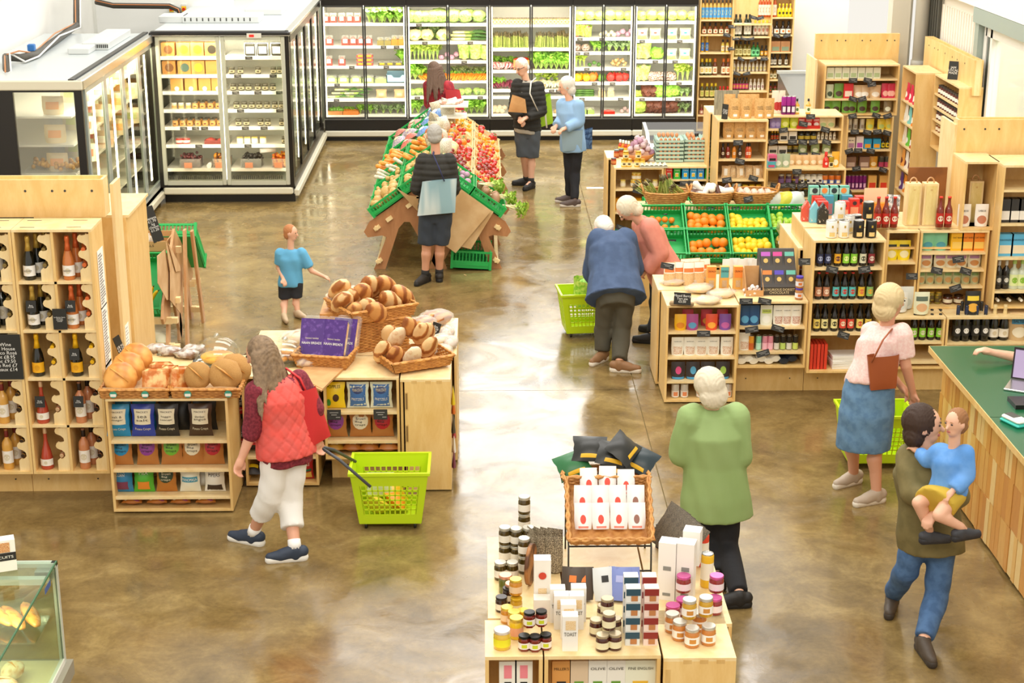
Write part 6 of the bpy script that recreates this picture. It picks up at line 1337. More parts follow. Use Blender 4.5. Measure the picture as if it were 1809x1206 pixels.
for s_,(px,py)in enumerate(((1182,286),(1232,285))):
    q=onz(px,py,ET)
    for k in range(6):
        eggtray(q.x+.004*(k%2),q.y+.12,ET+k*.043,k,f'{["left", "right"][s_]} stack egg tray, {["bottom one", "second from bottom", "third from bottom", "third from top", "second from top", "topmost"][k]}')
        for e in range(5):
            o=solo('egg',EGG,EM,'','egg',(q.x-.12+.048*e+.024,q.y+.12-.132,ET+k*.043+.03),scale=.0185);lab(o,'brown egg showing at tray front',f'in {["left", "right"][s_]} egg stack')
    for e in range(9 if s_==0 else 8):o=solo('egg',EGG,EM,'','egg',(q.x-.1+(.048*(e%5)if s_==0 else .048*(e%2)),q.y+.12-.1+.048*((e//5)if s_==0 else e//2)+(.12 if s_==0 else 0),ET+6*.043+.012),scale=.02);lab(o,'loose brown egg on top',f'of {["left", "right"][s_]} egg stack')
ec=onz(1155,296,ET);solo('egg_carton',MB().grid(lambda u,v:((u-.5)*.3,(v-.5)*.1,.02+.025*abs(math.sin(u*6*PI))*(1 if .1<v<.9 else .3)),36,6,0,True).box(-.15,.15,-.05,.05,0,.015),mat('#d9d2b8',.8),'empty pale pulp egg carton in front of the garlic bowl','egg carton',(ec.x,ec.y+.04,ET))
for i,px in enumerate((1229,1243)):q=onz(px,272,ET);lab(bottle('sauce','oil_bottle','',(q.x-.03,YE+.5,ET),.3,mat('#e8d27a',.15),None,None,BLACK),'slim oil bottle with black cap','behind right egg stack')
# ------------------------------------------------------------------ goods set out from tables
def cm(c,r=.4):return mat(c,r)if isinstance(c,str)else c
def goods(kind,pxs,z,Y,size,cols,ds,wh,py=300,text=None,jit=0,rz=0.,rot=None,nm=None):
    for i,px in enumerate(pxs):
        x=xat(px,Y,z+size[min(1,len(size)-1)if kind[0]!='b' else 0]/2);s=size;c=cols
        if kind.startswith('b:'):o=bottle(kind[2:],nm or 'bottle','',(x,Y,z),s[0],mat(c[0],.12,coat=.4),cm(c[1])if c[1]else None,cm(c[2])if c[1]else None,cm(c[3]),wid=s[1]if len(s)>1 else 1,text=text,rot=rot)
        elif kind=='p':o=packet('pouch',nm or 'pouch','',(x,Y,z),s[0],s[1],s[2]if len(s)>2 else .05,cm(c[0]),[(-.7,.7,.12,.5,True,cm(c[1]))]+([(-.75,.75,.6,.8,False,cm(c[2]))]if len(c)>2 else[]),[(text,-.6,.6,.7,.09,BLACK)]if text else(),rz=rz+jit*(i%3-1),rot=rot)
        elif kind=='c':o=carton(nm or 'carton','',(x,Y,z),s[0],s[1],s[2]if len(s)>2 else .07,cm(c[0]),panel=(.12,.88,.12,.5,cm(c[1])),text=text,tz=.74,rz=rz)
        elif kind=='j':o=jar(nm or 'jar','',(x,Y,z),s[0],s[1],mat(c[0],.15,coat=.3),mat(c[1],.3,.5),cm(c[2])if c[2]else None,emb=cm(c[3])if len(c)>3 else None,hexa=len(s)>2)
        elif kind=='k':o=can(nm or 'drink_can','',(x,Y,z),s[0],s[1],mat(c[0],.25,.3),band=mat(c[1],.35),emb=cm(c[2])if len(c)>2 else None)
        lab(o,ds,wh)
def U(lb_,x0,x1,Y,dep,z0,z1,ys,py=None,**k):
    zs_=[ony((1500),y,Y).z for y in ys]
    unit('display_shelves',lb_,x0,x1,Y,dep,z0,z1,shelves=sorted(zs_),**k);return zs_
def tix(pts,Y,wh,w=.1,h=.055):
    for i,(x,y)in enumerate(pts):lab(ticket(ony(x,y,Y-.008),w=w,h=h,tilt=-.25,roll=[0,.2,-.15,.3,-.3][i%5]),'black price ticket',wh)
X_=lambda px,py,Y:ony(px,py,Y).x
# bottles beside the chillers
YB2=25.1
bl=[X_(p,80,YB2)for p in(1235,1294,1357,1401)]
z1_=U('tall bottle shelves beside the chillers, left column',bl[0],bl[1],YB2,.4,.1,2.35,(35,61,93,134,174,203));z2_=U('tall bottle shelves beside the chillers, middle column',bl[1],bl[2]+.03,YB2-.05,.4,.1,1.72,(65,102,128,161));z3_=U('tall bottle shelves beside the chillers, right column',bl[2]+.03,bl[3],YB2,.4,.1,2.35,(31,62,92,117,141,165))
solo('filler_panel',MB().box(bl[1],bl[2]+.03,0,.03,1.75,2.4),PLY,'plain plywood panel above middle bottle shelves','panel',(0,YB2+.1,0))
def SB(n,r):return f'on {ORD[r]} shelf, {["left", "middle", "right"][n]} bottle column'
yb3=YB2+.1
R_=lambda a,b,n:[a+(b-a)*i/(n-1)for i in range(n)]
goods('b:tall',R_(1242,1290,8),z1_[0],yb3,(.29,),('#c8a24a','#4f9fd8','#f0d83a','#2c2a26'),'amber bottle with blue and yellow sleeve',SB(0,0))
goods('b:squat',(1244,1254,1264,1274,1284),z1_[1],yb3,(.17,),('#8a4a1a','#e8dcc0','#b0502a','#1c1a18'),'squat amber bottle with cream label',SB(0,1))
goods('b:tall',(1241,1249),z1_[2],yb3,(.24,),('#c9a02a','#2f6fc0','#e8d84a','#e8c83a'),'oil bottle with yellow cap',SB(0,2));goods('b:sauce',(1277,1285),z1_[2],yb3,(.2,),('#d9c04a','#efe8cc','#e0a82a','#2a2622'),'yellow bottle with cream label',SB(0,2))
goods('b:sauce',(1240,1248,1254),z1_[3],yb3,(.27,),('#3a3a1a','#efe6c8','#d8b82a','#f0d020'),'dark oil bottle with yellow cap',SB(0,3));goods('b:sauce',(1263,1278,1286),z1_[3],yb3,(.27,),('#6a3418','#efe6c8','#d8742a','#e0762a'),'brown bottle with white label',SB(0,3))
goods('b:sauce',(1240,1249,1257,1264),z1_[4],yb3,(.24,),('#4a4a1a','#d9c87a','#a8b83a','#f0d020'),'small dressing bottle with yellow cap',SB(0,4));goods('b:sauce',(1272,1278,1285),z1_[4],yb3,(.19,),('#b8301a','#c9401a','#e8dcc0','#d8201a'),'small red sauce bottle',SB(0,4));goods('b:squat',(1239,1247,1256),z1_[5],yb3,(.15,),('#8a1f1a','#c9a08a','#efe0d0','#a87a4a'),'small dark red sauce bottle',SB(0,5))
goods('b:tall',(1300,1307,1318,1324),z2_[0],yb3-.05,(.33,),('#1f2a16','#e8e4d4','#3a3a2a','#1c1a18'),'tall dark oil bottle',SB(1,0));goods('b:sauce',(1301,1308,1316,1323),z2_[1],yb3,(.25,),('#7a6a1a','#e8e2a8','#8a7a2a','#1c1a18'),'green-gold bottle with pale label',SB(1,1));goods('b:gin',(1331,1338),z2_[1],yb3,(.22,),('#2f8a4a','#7fd89a','#1f5a34','#3a3836'),'green bottle with mint label',SB(1,1));goods('b:sauce',(1346,1353),z2_[1],yb3,(.18,),('#2a2622','#e8a82a','#efe0c0','#1c1a18'),'small dark bottle with orange label',SB(1,1))
goods('b:sauce',R_(1297,1351,9),z2_[2],yb3,(.17,),('#e4e0d4','#f0ecd8','#d8c83a','#a8a49a'),'small white bottle with grey cap',SB(1,2));goods('b:sauce',R_(1297,1319,5),z2_[3],yb3,(.2,),('#5a3a1a','#d84a8a','#e8c83a','#2a2622'),'small dark bottle with pink label',SB(1,3));goods('b:sauce',R_(1326,1347,4),z2_[3],yb3,(.18,),('#e9e4d8','#f2eee4','#7a2a5a','#efe8d8'),'small white bottle with plum print',SB(1,3))
goods('b:tall',R_(1343,1369,6),z3_[0],yb3,(.3,),('#b8501a','#efe0c8','#c87a2a','#2a1c14'),'amber vinegar bottle',SB(2,0));goods('b:gin',R_(1377,1396,4),z3_[0],yb3,(.2,),('#e0b81e','#f0d020','#2a2a1a','#f0d020'),'bright yellow oil bottle',SB(2,0));goods('b:sauce',R_(1334,1362,5),z3_[1],yb3,(.23,),('#ece8dc','#f4f0e6','#b8502a','#e0b82a'),'white bottle with gold cap',SB(2,1));goods('b:squat',(1372,1383,1393),z3_[1],yb3,(.2,),('#2a1c12','#efe8d8','#d8742a','#1c1a18'),'dark squat bottle with white label',SB(2,1))
goods('c',(1369,1386),z3_[2],yb3,(.14,.16,.14),('#c08a5a','#8a9a7a'),'brown gift box with round print',SB(2,2));goods('b:sauce',(1363,1369,1378,1389),z3_[3],yb3,(.19,),('#1c1814','#e8e4d8','#6a6a5a','#1c1a18'),'black bottle with white label',SB(2,3));goods('b:gin',(1362,1369,1379,1387),z3_[4],yb3,(.17,),('#a8843a','#efe8c8','#6a6a3a','#2a2622'),'small amber bottle',SB(2,4));goods('b:squat',(1361,1369,1378,1386),z3_[5],yb3,(.15,),('#8a2a1a','#3a5a2a','#d84a2a','#2a2622'),'small red and green jar bottle',SB(2,5))
tix(((1293,47),(1284,62),(1292,86),(1331,31),(1343,32),(1300,68),(1314,68),(1326,68),(1309,104),(1331,105),(1350,104),(1302,130),(1319,130),(1372,63),(1390,63)),YB2-.04,'of tall bottle shelves',.11,.05)
# curved glass deli counter behind the eggs
t=thing('deli_counter','curved glass deli counter standing behind the egg trays','counter',(2.72,19.75,0));put('base',MB().box(-.75,.75,-.4,.5,0,.75),GREY,t);put('curved_glass',MB().grid(lambda u,v:(-.72+1.44*u,-.4+.75*math.sin(v*PI/2)**1.3,.75+.38*math.sin(v*PI/2)),10,8),glassy('#e6efec',.35),t);put('end_cap',MB().prism([(-.4,.75),(-.33,.92),(-.1,1.08),(.35,1.13),(.35,.75)],-.75,-.71,0,'x'),STEEL,t);put('worktop',MB().box(-.7,.7,-.35,.5,.75,.78),mat('#c9ccc6',.3),t)
t=thing('freezer_counter','grey glass-topped counter leaning end seen behind the coffee shelves','counter',(4.62,22.6,0));put('base',MB().box(-.42,.5,-.8,.8,0,.95,ch=.03),mat('#4a4844',.4),t);put('sloped_glass',MB().prism([(-.8,.95),(.8,1.25),(.8,.95)],-.4,.48,0,'x'),mat('#6c6c68',.2),t);put('top_trim',MB().box(-.42,.5,.74,.82,1.24,1.28),mat('#c8c8c0',.3),t)
# ---- coffee shelves
YO=17.0;zo=U('plywood shelves of brown coffee bags beside the egg trays',2.46,2.99,YO,.46,.015,1.68,(247,281,317,345));K1=mat2('#d9ac6c','#c99a58',10,.6,.4,.6)
unit('back_shelves','rear plywood unit behind the coffee shelves',2.43,2.99,YO+.48,.45,.015,1.68)
for r,(z,xs,n)in enumerate(((1.70,(1297,1317,1341,1356),'on top of coffee shelves'),(zo[0],(1287,1307,1327,1346),'on upper coffee shelf'))):
    for px in xs:lab(packet('pouch','coffee_bag','',(X_(px,230,YO+.12),YO+.12,z),.125,.21 if r==0 else .175,.07,K1,[(-.35,.35,.1,.22,False,WT)],[('COFFEE',-.5,.5,.47,.06,BLACK),("ROASTERS",-.5,.5,.57,.06,BLACK)]),'brown kraft coffee bag with white label',n)
for px in(1288,1312,1330):lab(packet('pouch','coffee_bag','',(X_(px,200,YO+.27),YO+.27,1.70),.13,.23,.07,K1),'kraft coffee bag in rear row','on top of coffee shelves')
chalk((X_(1279,195,YO+.1),YO+.05,1.70),.07,.16,'Guest\nCoffee\n£7.95','leaning dark coffee sign beside the kraft bags',(-.3,.2,.3),.022);solo('weathered_board',MB().box(-.13,.13,0,.012,0,.26),mat2('#8f8a74','#a8a288',6,.8,stretch=(8,1,1)),'grey weathered board standing behind coffee sign','board',(X_(1284,180,YO+.3),YO+.32,1.70))
for px,c,e in((1277,'#3a1210','#e8dcc0'),(1286,'#8a1f14','#efe0d0'),(1297,'#e08a1a','#e8d8c0'),(1307,'#3a2a20','#efe0d0'),(1320,'#c8401a','#efe0d0'),(1324,'#e0661a','#efe0d0')):goods('b:sauce',(px,),zo[1],YO+.09,(.165,),(c,c,e,'#1c1a18'),'little hot sauce bottle with black cap','on sauce shelf under the coffee bags')
CRK=mat2('#e0b070','#efdcb4',16,.5,.4,.6,.5)
for i,px in enumerate((1282,1296,1309,1323,1338,1344)):lab(packet('bag','cracker_pack','',(X_(px,310,YO+.1),YO+.1+.03*(i%2),zo[2]),.1,.13,.06,CRK,[(-.4,.4,.2,.75,False,WT)]if i%2==0 else[],rot=(-.25,0,.2*(i%3-1))),'clear pack of crackers'+(' with white label' if i%2==0 else ''),'on third coffee-unit shelf')
goods('k',(1301,),zo[3],YO+.1,(.05,.12),('#b8d4e4','#6aa0c8','#d84a2a'),'wide pale blue tin','on bottom coffee-unit shelf');goods('j',(1316,1328,1340),zo[3],YO+.1,(.032,.1),('#d9b83a','#e8c83a','#efe8b8','#3a8ab0'),'jar with gold lid and blue print','on bottom coffee-unit shelf')
tix(((1304,252),(1307,285),(1284,318),(1331,315),(1350,336)),YO,'of coffee shelves')
# ---- middle grocery bay
YM=18.0;m0,m1=3.12,X_(1488,250,YM);zm=U('open plywood grocery bay between coffee shelves and tall rear unit',m0,m1,YM,.45,.015,1.6-.05,(228,250,273))
YL=17.72;zl=U('deeper lower grocery shelves with bench top below the bay',m0,m1,YL,.27,.015,ony(1420,301,YL).z,(327,349),back=False)
MT=1.57
def GM_(r):return f'on {["top", "upper", "second", "third", "bench"][r]} level of grocery bay'
goods('k',(1385,1393,1401),MT,YM+.1,(.03,.2),('#a8309a','#5a1a52','#efe0ea'),'tall magenta tube',GM_(0));goods('b:gin',(1408,1428),MT,YM+.12,(.17,),('#d9a83a','#efe8c8','#3a6a2a','#2a2622'),'amber bottle with pale label',GM_(0));goods('p',(1372,1378),MT,YM+.2,(.12,.25,.07),('#e8d8c0','#b8302a'),'white paper flour bag with red print',GM_(0))
goods('p',(1366,1374),zm[0],YM+.1,(.08,.13),('#8a7ac0','#a89ad0'),'lilac pouch',GM_(1));goods('p',(1387,1403),zm[0],YM+.1,(.1,.14),('#c8d82a','#e8ec8a'),'lime yellow pouch',GM_(1));goods('p',(1416,1429,1442),zm[0],YM+.1,(.085,.125),('#d82a2a','#f0e0d8','#e8a0a0'),'red pouch with white print',GM_(1));goods('p',(1454,1468),zm[0],YM+.1,(.1,.12),('#d8c89a','#a8b87a'),'clear pouch of pulses',GM_(1));solo('display_tray',MB().box(-.13,.13,0,.01,0,.035),mat('#c8281e',.4),'red card tray edge holding red pouches','tray',(X_(1429,225,YM),YM+.03,zm[0]))
goods('b:sauce',(1364,1369,1374),zm[1],YM+.1,(.11,),('#3a2a1a','#d8402a','#3a8a3a','#e8c83a'),'tiny bottle with gold cap',GM_(2));goods('c',(1384,1400),zm[1],YM+.1,(.09,.1,.05),('#efeae0','#3a3836'),'white box with black picture',GM_(2));goods('j',(1415,1426,1437),zm[1],YM+.1,(.033,.09),('#2a2a22','#2a2822','#b8a03a'),'black jar with gold label',GM_(2));goods('b:sauce',R_(1446,1474,5),zm[1],YM+.1,(.12,),('#c8bfa8','#efe8d8','#5a5444','#3a3834'),'small spice bottle',GM_(2))
goods('c',(1365,1382),zm[2],YM+.1,(.1,.085,.05),('#efeae0','#4a4844'),'low white box with dark label',GM_(3));goods('j',(1394,1405),zm[2],YM+.1,(.033,.085),('#8a7a3a','#b8a03a','#2a2822'),'jar with black label',GM_(3));goods('p',(1418,1440,1460),zm[2],YM+.1,(.1,.12),('#9ab07a','#e0e4c8'),'green and white pouch',GM_(3))
BZ=ony(1420,301,YL).z+.02
goods('c',(1362,),BZ,YL+.08,(.09,.07,.08),('#58c0d8','#e05a8a'),'small turquoise and pink box',GM_(4));goods('c',(1364,),BZ+.07,YL+.1,(.09,.07,.08),('#e86a9a','#2a2622'),'small pink box stacked on turquoise',GM_(4));goods('p',(1375,1388),BZ,YL+.1,(.1,.15),('#a8b898','#e8e8d8'),'tilted grey-green pouch',GM_(4),jit=.3);goods('p',R_(1398,1450,5),BZ,YL+.22,(.09,.11,.06),('#d8b07a','#e8d4b0'),'clear bag of nuts',GM_(4))
goods('b:squat',(1459,),BZ,YL+.08,(.17,),('#d82a1e','#d82a1e','#f0d8d0','#d82a1e'),'red bottle',GM_(4));goods('k',(1468,),BZ,YL+.08,(.03,.12),('#b89a2a','#efe0a8','#3a2a1a'),'gold tin',GM_(4));goods('p',(1476,),BZ,YL+.1,(.09,.17),('#e8a82a','#efe0c0'),'orange pouch at right end',GM_(4))
goods('j',R_(1380,1406,3),zl[0],YL+.08,(.033,.11),('#4a2a4a','#a8a49a','#7a5a8a'),'jar with purple label','on shelf under the bench');goods('j',R_(1416,1448,4),zl[0],YL+.08,(.034,.11),('#e0d8c8','#b8b4a8','#f0ece0','#3a2a3a'),'white-labelled jar','on shelf under the bench');goods('k',R_(1457,1480,3),zl[0],YL+.08,(.034,.1),('#d8742a','#4a6ab0','#efe0c0'),'colourful small tin','on shelf under the bench')
goods('j',R_(1400,1422,3),zl[1],YL+.08,(.034,.1),('#2a2a1a','#b89a2a','#3a3a22'),'black and gold jar','on lowest visible grocery shelf');goods('j',R_(1402,1424,3),zl[1]+.1,YL+.08,(.034,.1),('#2a2a1a','#b89a2a','#3a3a22'),'black and gold jar stacked above','on lowest visible grocery shelf')
tix(((1432,206),(1419,219),(1384,230),(1458,229),(1366,251),(1400,251),(1418,251),(1437,251),(1460,251),(1380,274),(1419,274),(1441,274)),YM,'of grocery bay');tix(((1408,303),(1369,328),(1384,328),(1398,328),(1416,328),(1433,328),(1449,327),(1385,348)),YL,'of lower grocery shelves')
# ---- tall rear unit and the side units by the right wall
YT=19.27;t0,t1=X_(1456,150,YT),X_(1588,150,YT);zt_=U('tall plywood rear unit, upper box of trays and pouches',t0,t1,YT,.45,X_ and ony(1500,204,YT).z,1.93,(140,175));ZB=ony(1500,204,YT).z
zu=U('tall plywood rear unit, narrow lower column of tins',X_(1494,260,YT),t1-.03,YT,.45,.015,ZB-.03,(231,265,298,337))
header('header_panel','plywood header board above the tall rear unit',3.99,5.0,19.74,.06,1.9,2.25,[4.06,4.25,4.35,4.55,4.65,4.85,4.94])
solo('side_panel',MB().box(-.012,.012,-.25,.3,0,2.0),PLYL,'plywood end panel left of the tall rear unit','panel',(3.93,YT+.3,0))
TR=lambda r:f'on {["top", "middle", "bottom"][r]} shelf of tall rear unit';TC=lambda r:f'on {ORD[r]} shelf of narrow rear column';yt=YT+.1
goods('c',R_(1466,1548,7),zt_[0],yt,(.085,.13,.08),('#dfe0c8','#a8b88a'),'clear tray of greens with white label',TR(0),nm='food_tray');goods('p',(1466,),zt_[1],yt,(.09,.16),('#c8d0b0','#3a4a2a'),'dark and white pouch',TR(1));goods('p',(1482,),zt_[1],yt,(.12,.17),('#6a9a3a','#4a3426'),'green pouch with dark heart',TR(1));goods('c',(1498,),zt_[1],yt,(.11,.17),('#d8303a','#efdcc8'),'red card box',TR(1));goods('p',(1517,1527,1546),zt_[1],yt,(.14,.15,.1),('#d8b88a','#efe8d8'),'clear bag of brown pasta',TR(1));goods('p',(1564,1572,1576),zt_[1],yt,(.1,.17),('#c82a4a','#e8b0a0'),'crimson pouch with white dots',TR(1))
goods('p',(1461,1477,1495,1505,1523,1546),zt_[1]-(zt_[1]-ZB)+.02,yt,(.115,.15),('#6fa83a','#4a3426'),'green pouch with dark heart window',TR(2));goods('p',(1568,),ZB+.02,yt,(.1,.14),('#8a7a5a','#dfe4cc'),'brown and white pouch',TR(2))
goods('k',(1501,1511,1523),zu[0],yt,(.028,.13),('#d0ccc0','#b8b4a8','#8a7a6a'),'silver tin',TC(0));goods('p',(1537,1557,1571),zu[0],yt,(.1,.125),('#e0c83a','#b8c86a'),'yellow pouch',TC(0));goods('c',(1503,),zu[1],yt,(.085,.14),('#efe0c8','#b88aa0'),'pale flour bag with letter',TC(1),text='R');goods('c',(1518,),zu[1],yt,(.085,.15),('#efe4e0','#b84ab0'),'white box with magenta print',TC(1));goods('c',(1532,1548),zu[1],yt,(.09,.12),('#2aa0d0','#e8a02a'),'blue and orange box',TC(1));goods('b:gin',(1560,1568),zu[1],yt,(.14,),('#2a2a16','#e0c82a','#2a2a16','#1c1a18'),'dark bottle with yellow band',TC(1))
goods('c',(1502,1526),zu[2],yt,(.12,.13,.08),('#8a6a5a','#c8b0a0'),'grey tub with plum label',TC(2));goods('p',(1543,),zu[2],yt,(.1,.13),('#d89a2a','#efd8a0'),'orange and green pouch',TC(2));goods('k',(1557,1567),zu[2],yt,(.033,.13),('#4a4a42','#a83a5a'),'dark tin with pink band',TC(2));goods('k',R_(1493,1527,6),zu[3],yt,(.025,.17),('#8a2a8a','#5a1a5a','#e0b0d8'),'slim purple tube',TC(3));goods('c',(1540,1560),zu[3],yt,(.1,.17),('#e0b060','#d8402a'),'patterned gift box',TC(3))
tix(((1507,142),(1533,142),(1540,149),(1507,175),(1523,175),(1466,205),(1483,206),(1506,205),(1548,204),(1568,205),(1510,233),(1532,234),(1550,233),(1567,235),(1500,267),(1516,266),(1538,267),(1513,298),(1560,300),(1497,341)),YT,'of tall rear unit')
def side_unit(lb_,X,y0,y1,dep,z0,z1,zs_):
    o=unit('display_shelves',lb_,0,y1-y0,0,dep,z0,z1,shelves=zs_);o.location=(X+dep/2,(y0+y1)/2,z0);o.rotation_euler=(0,0,-PI/2);return o
side_unit('tall side unit facing left with hanging snack bags, by tall rear unit',4.93,18.6,19.22,.3,.015,1.93,[.5,.78,1.05,1.31,1.56])
side_unit('side unit facing left filled with rows of white jam jars',5.13,17.55,18.55,.26,1.12,1.93,[1.31,1.445,1.585,1.735])
header('header_panel','plywood header board running along right wall above jam jars',0,2.05,0,.1,1.86,2.24,[.2,.45,.6,.9,1.2,1.4,1.7]);o=[c for c in C.objects if c.name.startswith('header_panel')and c.parent is None][-1];o.location=(5.26,18.55,1.86);o.rotation_euler=(0,0,-PI/2)
for r,z in enumerate((1.735,1.585,1.445)):
    for k in range(9):
        t=jar('jam_jar','',(5.19,17.68+.098*k,z),.034,.1,mat('#5a1f1a',.2),mat('#3a342e',.4),WT,rz=-PI/2);lab(t,'white-labelled jam jar with dark lid',f'on {["top", "second", "third"][r]} jar shelf by right wall')
for k in range(9):lab(jar('jam_jar','',(5.19,17.68+.098*k,1.31),.03,.085,mat('#8a4a1a',.2),mat('#c8b07a',.4),mat('#efe0c0',.5),rz=-PI/2),'small amber jar with pale lid','on fourth jar shelf by right wall')
for r,(z,cs)in enumerate(((1.56,('#d02a4a','#d02a4a','#d02a4a')),(1.31,('#e8842a','#7ac0b8','#e8e0d0')),(1.05,('#b85a3a','#6ab83a','#e8d8c0')),(.78,('#efe4d4','#efe4d4','#e8a04a')),(.5,('#c8304a','#e0882a','#5a3a7a')))):
    for k,c in enumerate(cs):t=packet('pouch','snack_bag','',(4.99,18.78+.17*k,z),.13,.2,.06,cm(c),[(-.6,.6,.15,.5,True,WT if r!=3 else mat('#6a2a2a',.5))],rz=-PI/2);lab(t,{'#d02a4a':'crimson and white','#e8842a':'orange','#7ac0b8':'pale teal','#e8e0d0':'off-white','#b85a3a':'rust','#6ab83a':'bright green','#e8d8c0':'beige','#efe4d4':'white','#e8a04a':'orange','#c8304a':'crimson','#e0882a':'amber','#5a3a7a':'purple'}[c]+' snack bag',f'on {ORD[r]} shelf of left-facing side unit')
chalk((5.2,18.1,1.95),.11,.2,'JAM\nLOCAL\nMADE','small grey info stand on top of jam jar unit',(-.2,0,-.5),.035)
unit('display_shelves','pale plywood box below jam jars by right wall',5.1,5.4,17.2,.3,.015,1.3);goods('j',R_(1642,1658,3),.85,16.9,(.04,.1),('#2a1c14','#b8a88a','#8a7a5a'),'dark jar with brass lid','stacked below jam unit');goods('j',R_(1642,1658,3),.95,16.9,(.04,.1),('#2a1c14','#b8a88a','#8a7a5a'),'upper dark jar with brass lid','stacked below jam unit');goods('b:gin',(1628,1632),.85,16.85,(.2,),('#c8641a','#2a2622','#e8a02a','#2a2a1a'),'orange round bottle','beside stacked dark jars')
unit('display_shelves','plywood block carrying dark jars below the side units',4.55,5.05,16.7,.5,.015,.83)
# ---- big right-hand block
YR=13.45;r0,r1=X_(1622,480,YR),X_(1742,480,YR)
zr=U('plywood shelves of cartons, granola and spice pouches at right',r0,r1,YR,.4,.69,1.36,(447,477.5,507))
zd=U('narrow plywood shelves of yellow snack packets beside beer shelves',X_(1563,480,YR),r0-.01,YR,.4,.69,1.36,(464,))
ua=unit('display_shelves','empty-looking plywood box holding a wooden wine case at upper right',X_(1702,340,YR),X_(1762,340,YR),YR,.4,1.38,1.95)
YS=13.3;zs2=U('tall plywood shelves of gift boxes and gin at right edge',X_(1764,400,YS),5.1,YS,.45,ony(1780,545,YS).z,1.95,(337,397,457,516))
header('header_panel','large plywood header board at upper right',X_(1690,250,13.86),5.3,13.86,.14,1.93,2.25,[4.12,4.3,4.42,4.7,4.95]);solo('side_panel',MB().box(-.012,.012,-.2,.25,0,2.2),PLYL,'tall plywood end panel left of upper right header','panel',(X_(1690,250,13.86)+.0,14.1,0))
YQ=13.2;lo0=3.33;dq=X_(1668,600,YQ)
zq=U('low plywood shelves of dark beer bottles behind woman in pink',lo0,dq,YQ,.5,.23,.67,(605,640));zw=U('low plywood shelves of wine bottles behind green counter',dq+.01,5.1,YQ,.5,.23,.67,(607,))
plinth('plinth','plywood plinth under the right-hand shelves',2.13,5.0,YQ+.12,.02,.25,[2.75,3.4,4.1])
def RR(r):return f'on {["top", "second", "third", "lowest"][r]} shelf by the cartons'
yr=YR+.1
goods('p',(1639,1662),zr[0],yr,(.12,.15),('#7fc8a0','#4a9aa8'),'mint green pouch with round print',RR(0),py=430)
for px,c,d in((1689,'#f2b81e','yellow'),(1708,'#f08a1e','orange'),(1728,'#f08a1e','orange')):goods('c',(px,),zr[0],yr,(.105,.155,.07),(c,'#f0c860'),d+' carton',RR(0),py=430,text='OAT BARS')
goods('p',(1636,1661,1681,1698,1721),zr[1],yr,(.115,.13),('#dfd6b8','#c88a4a','#a87aa0'),'clear pouch of granola with label',RR(1),py=460);goods('p',R_(1627,1722,7),zr[2],yr,(.08,.125),('#b8b88a','#c89a5a','#7a9a5a'),'small clear spice pouch',RR(2),py=490)
goods('j',(1645,1658),zr[2]-(zr[1]-zr[2])*1.0,yr,(.028,.08),('#8a7a2a','#b89a3a','#5a4a2a'),'small gold-lidded jar',RR(3),py=520);goods('j',(1674,1693),.70+.01,yr,(.04,.075),('#5a2a14','#3a2418','#efe6cc'),'wide brown relish jar',RR(3),py=530);goods('j',(1640,1656),.71,yr,(.028,.085),('#8a7a2a','#b89a3a','#5a4a2a'),'little jar with gold lid',RR(3),py=530)
goods('p',(1718,),.69,YQ+.1,(.14,.2,.08),('#1f1c18','#e0a83a','#e8c83a'),'black and gold crisp bag standing on shelf','above the wine bottles',py=530)
goods('p',(1575,1597),zd[0],yr,(.115,.17),('#f0d81e','#e8e0b0','#2a2a1a'),'bright yellow pork snack packet','right of beer shelves',py=440)
goods('p',R_(1562,1590,3),.70,YQ+.15,(.14,.17,.07),('#e4e4dc','#d0d4cc'),'white pouch','on bench below yellow packets',py=520);goods('p',R_(1570,1600,2),.70,YQ+.25,(.14,.19,.07),('#dfe0d6','#c8ccc0'),'rear white pouch','on bench below yellow packets',py=520);goods('p',(1628,),.70,YQ+.08,(.14,.19,.07),('#dfe0c0','#d8a87a','#5a6a5a'),'pale pouch with dark label','on bench below spice pouches',py=520)
goods('p',(1703,1734),1.40,YR+.08,(.12,.19),('#efe8dc','#c07a5a'),'white nut pouch','beside the boxed wooden wine case',py=390,text='CAMBROOK')
def winecase(x,y,z,lb_,h=.36):
    t=thing('wine_case',lb_,'box',(x,y,z));put('case_body',MB().box(-.06,.06,-.05,.05,0,h),PLYL,t);put('sliding_lid',MB().box(-.045,.045,-.055,-.05,.01,h-.015),plywood('#f0dc9c','#dcc070'),t);put('thumb_notch',MB().lathe([(.008,0),(.008,.003)],10),PLYD,t,(0,-.055,h-.05),(PI/2,0,0));put('rope_handle',MB().tube([(-.03*math.cos(a),0,h+.045*math.sin(a))for a in[PI*k/8 for k in range(9)]],.006,6),OAK,t)
winecase(X_(1719,370,YR+.25),YR+.25,1.40,'wooden wine case with rope handle inside upper right box')
CT=1.40
winecase(X_(1608,400,13.6),13.6,CT,'left of two open-standing wooden wine cases');winecase(X_(1638,400,13.6),13.6,CT,'right of two open-standing wooden wine cases')
unit('display_shelves','plywood worktop unit carrying the wine cases and tins',2.72,r0+.6,13.52,.55,1.2,1.38,back=False)
solo('brown_board',MB().box(-.17,.17,0,.012,0,.42),mat2('#7a4a22','#8f5a2c',4,.5),'tall dark brown board standing behind the wine cases','board',(X_(1634,370,13.95),13.95,CT));
BR=('#7a2414','#b8281e','#e8d8c0','#e0301e');goods('b:beer',(1551,1565,1580),CT,13.5,(.27,),BR,'amber ale bottle with red label and cap','left of the wine cases',py=400,nm='beer_bottle');goods('b:beer',(1661,1676),CT,13.5,(.27,),BR,'amber ale bottle with red label and cap','right of the wine cases',py=400,nm='beer_bottle')
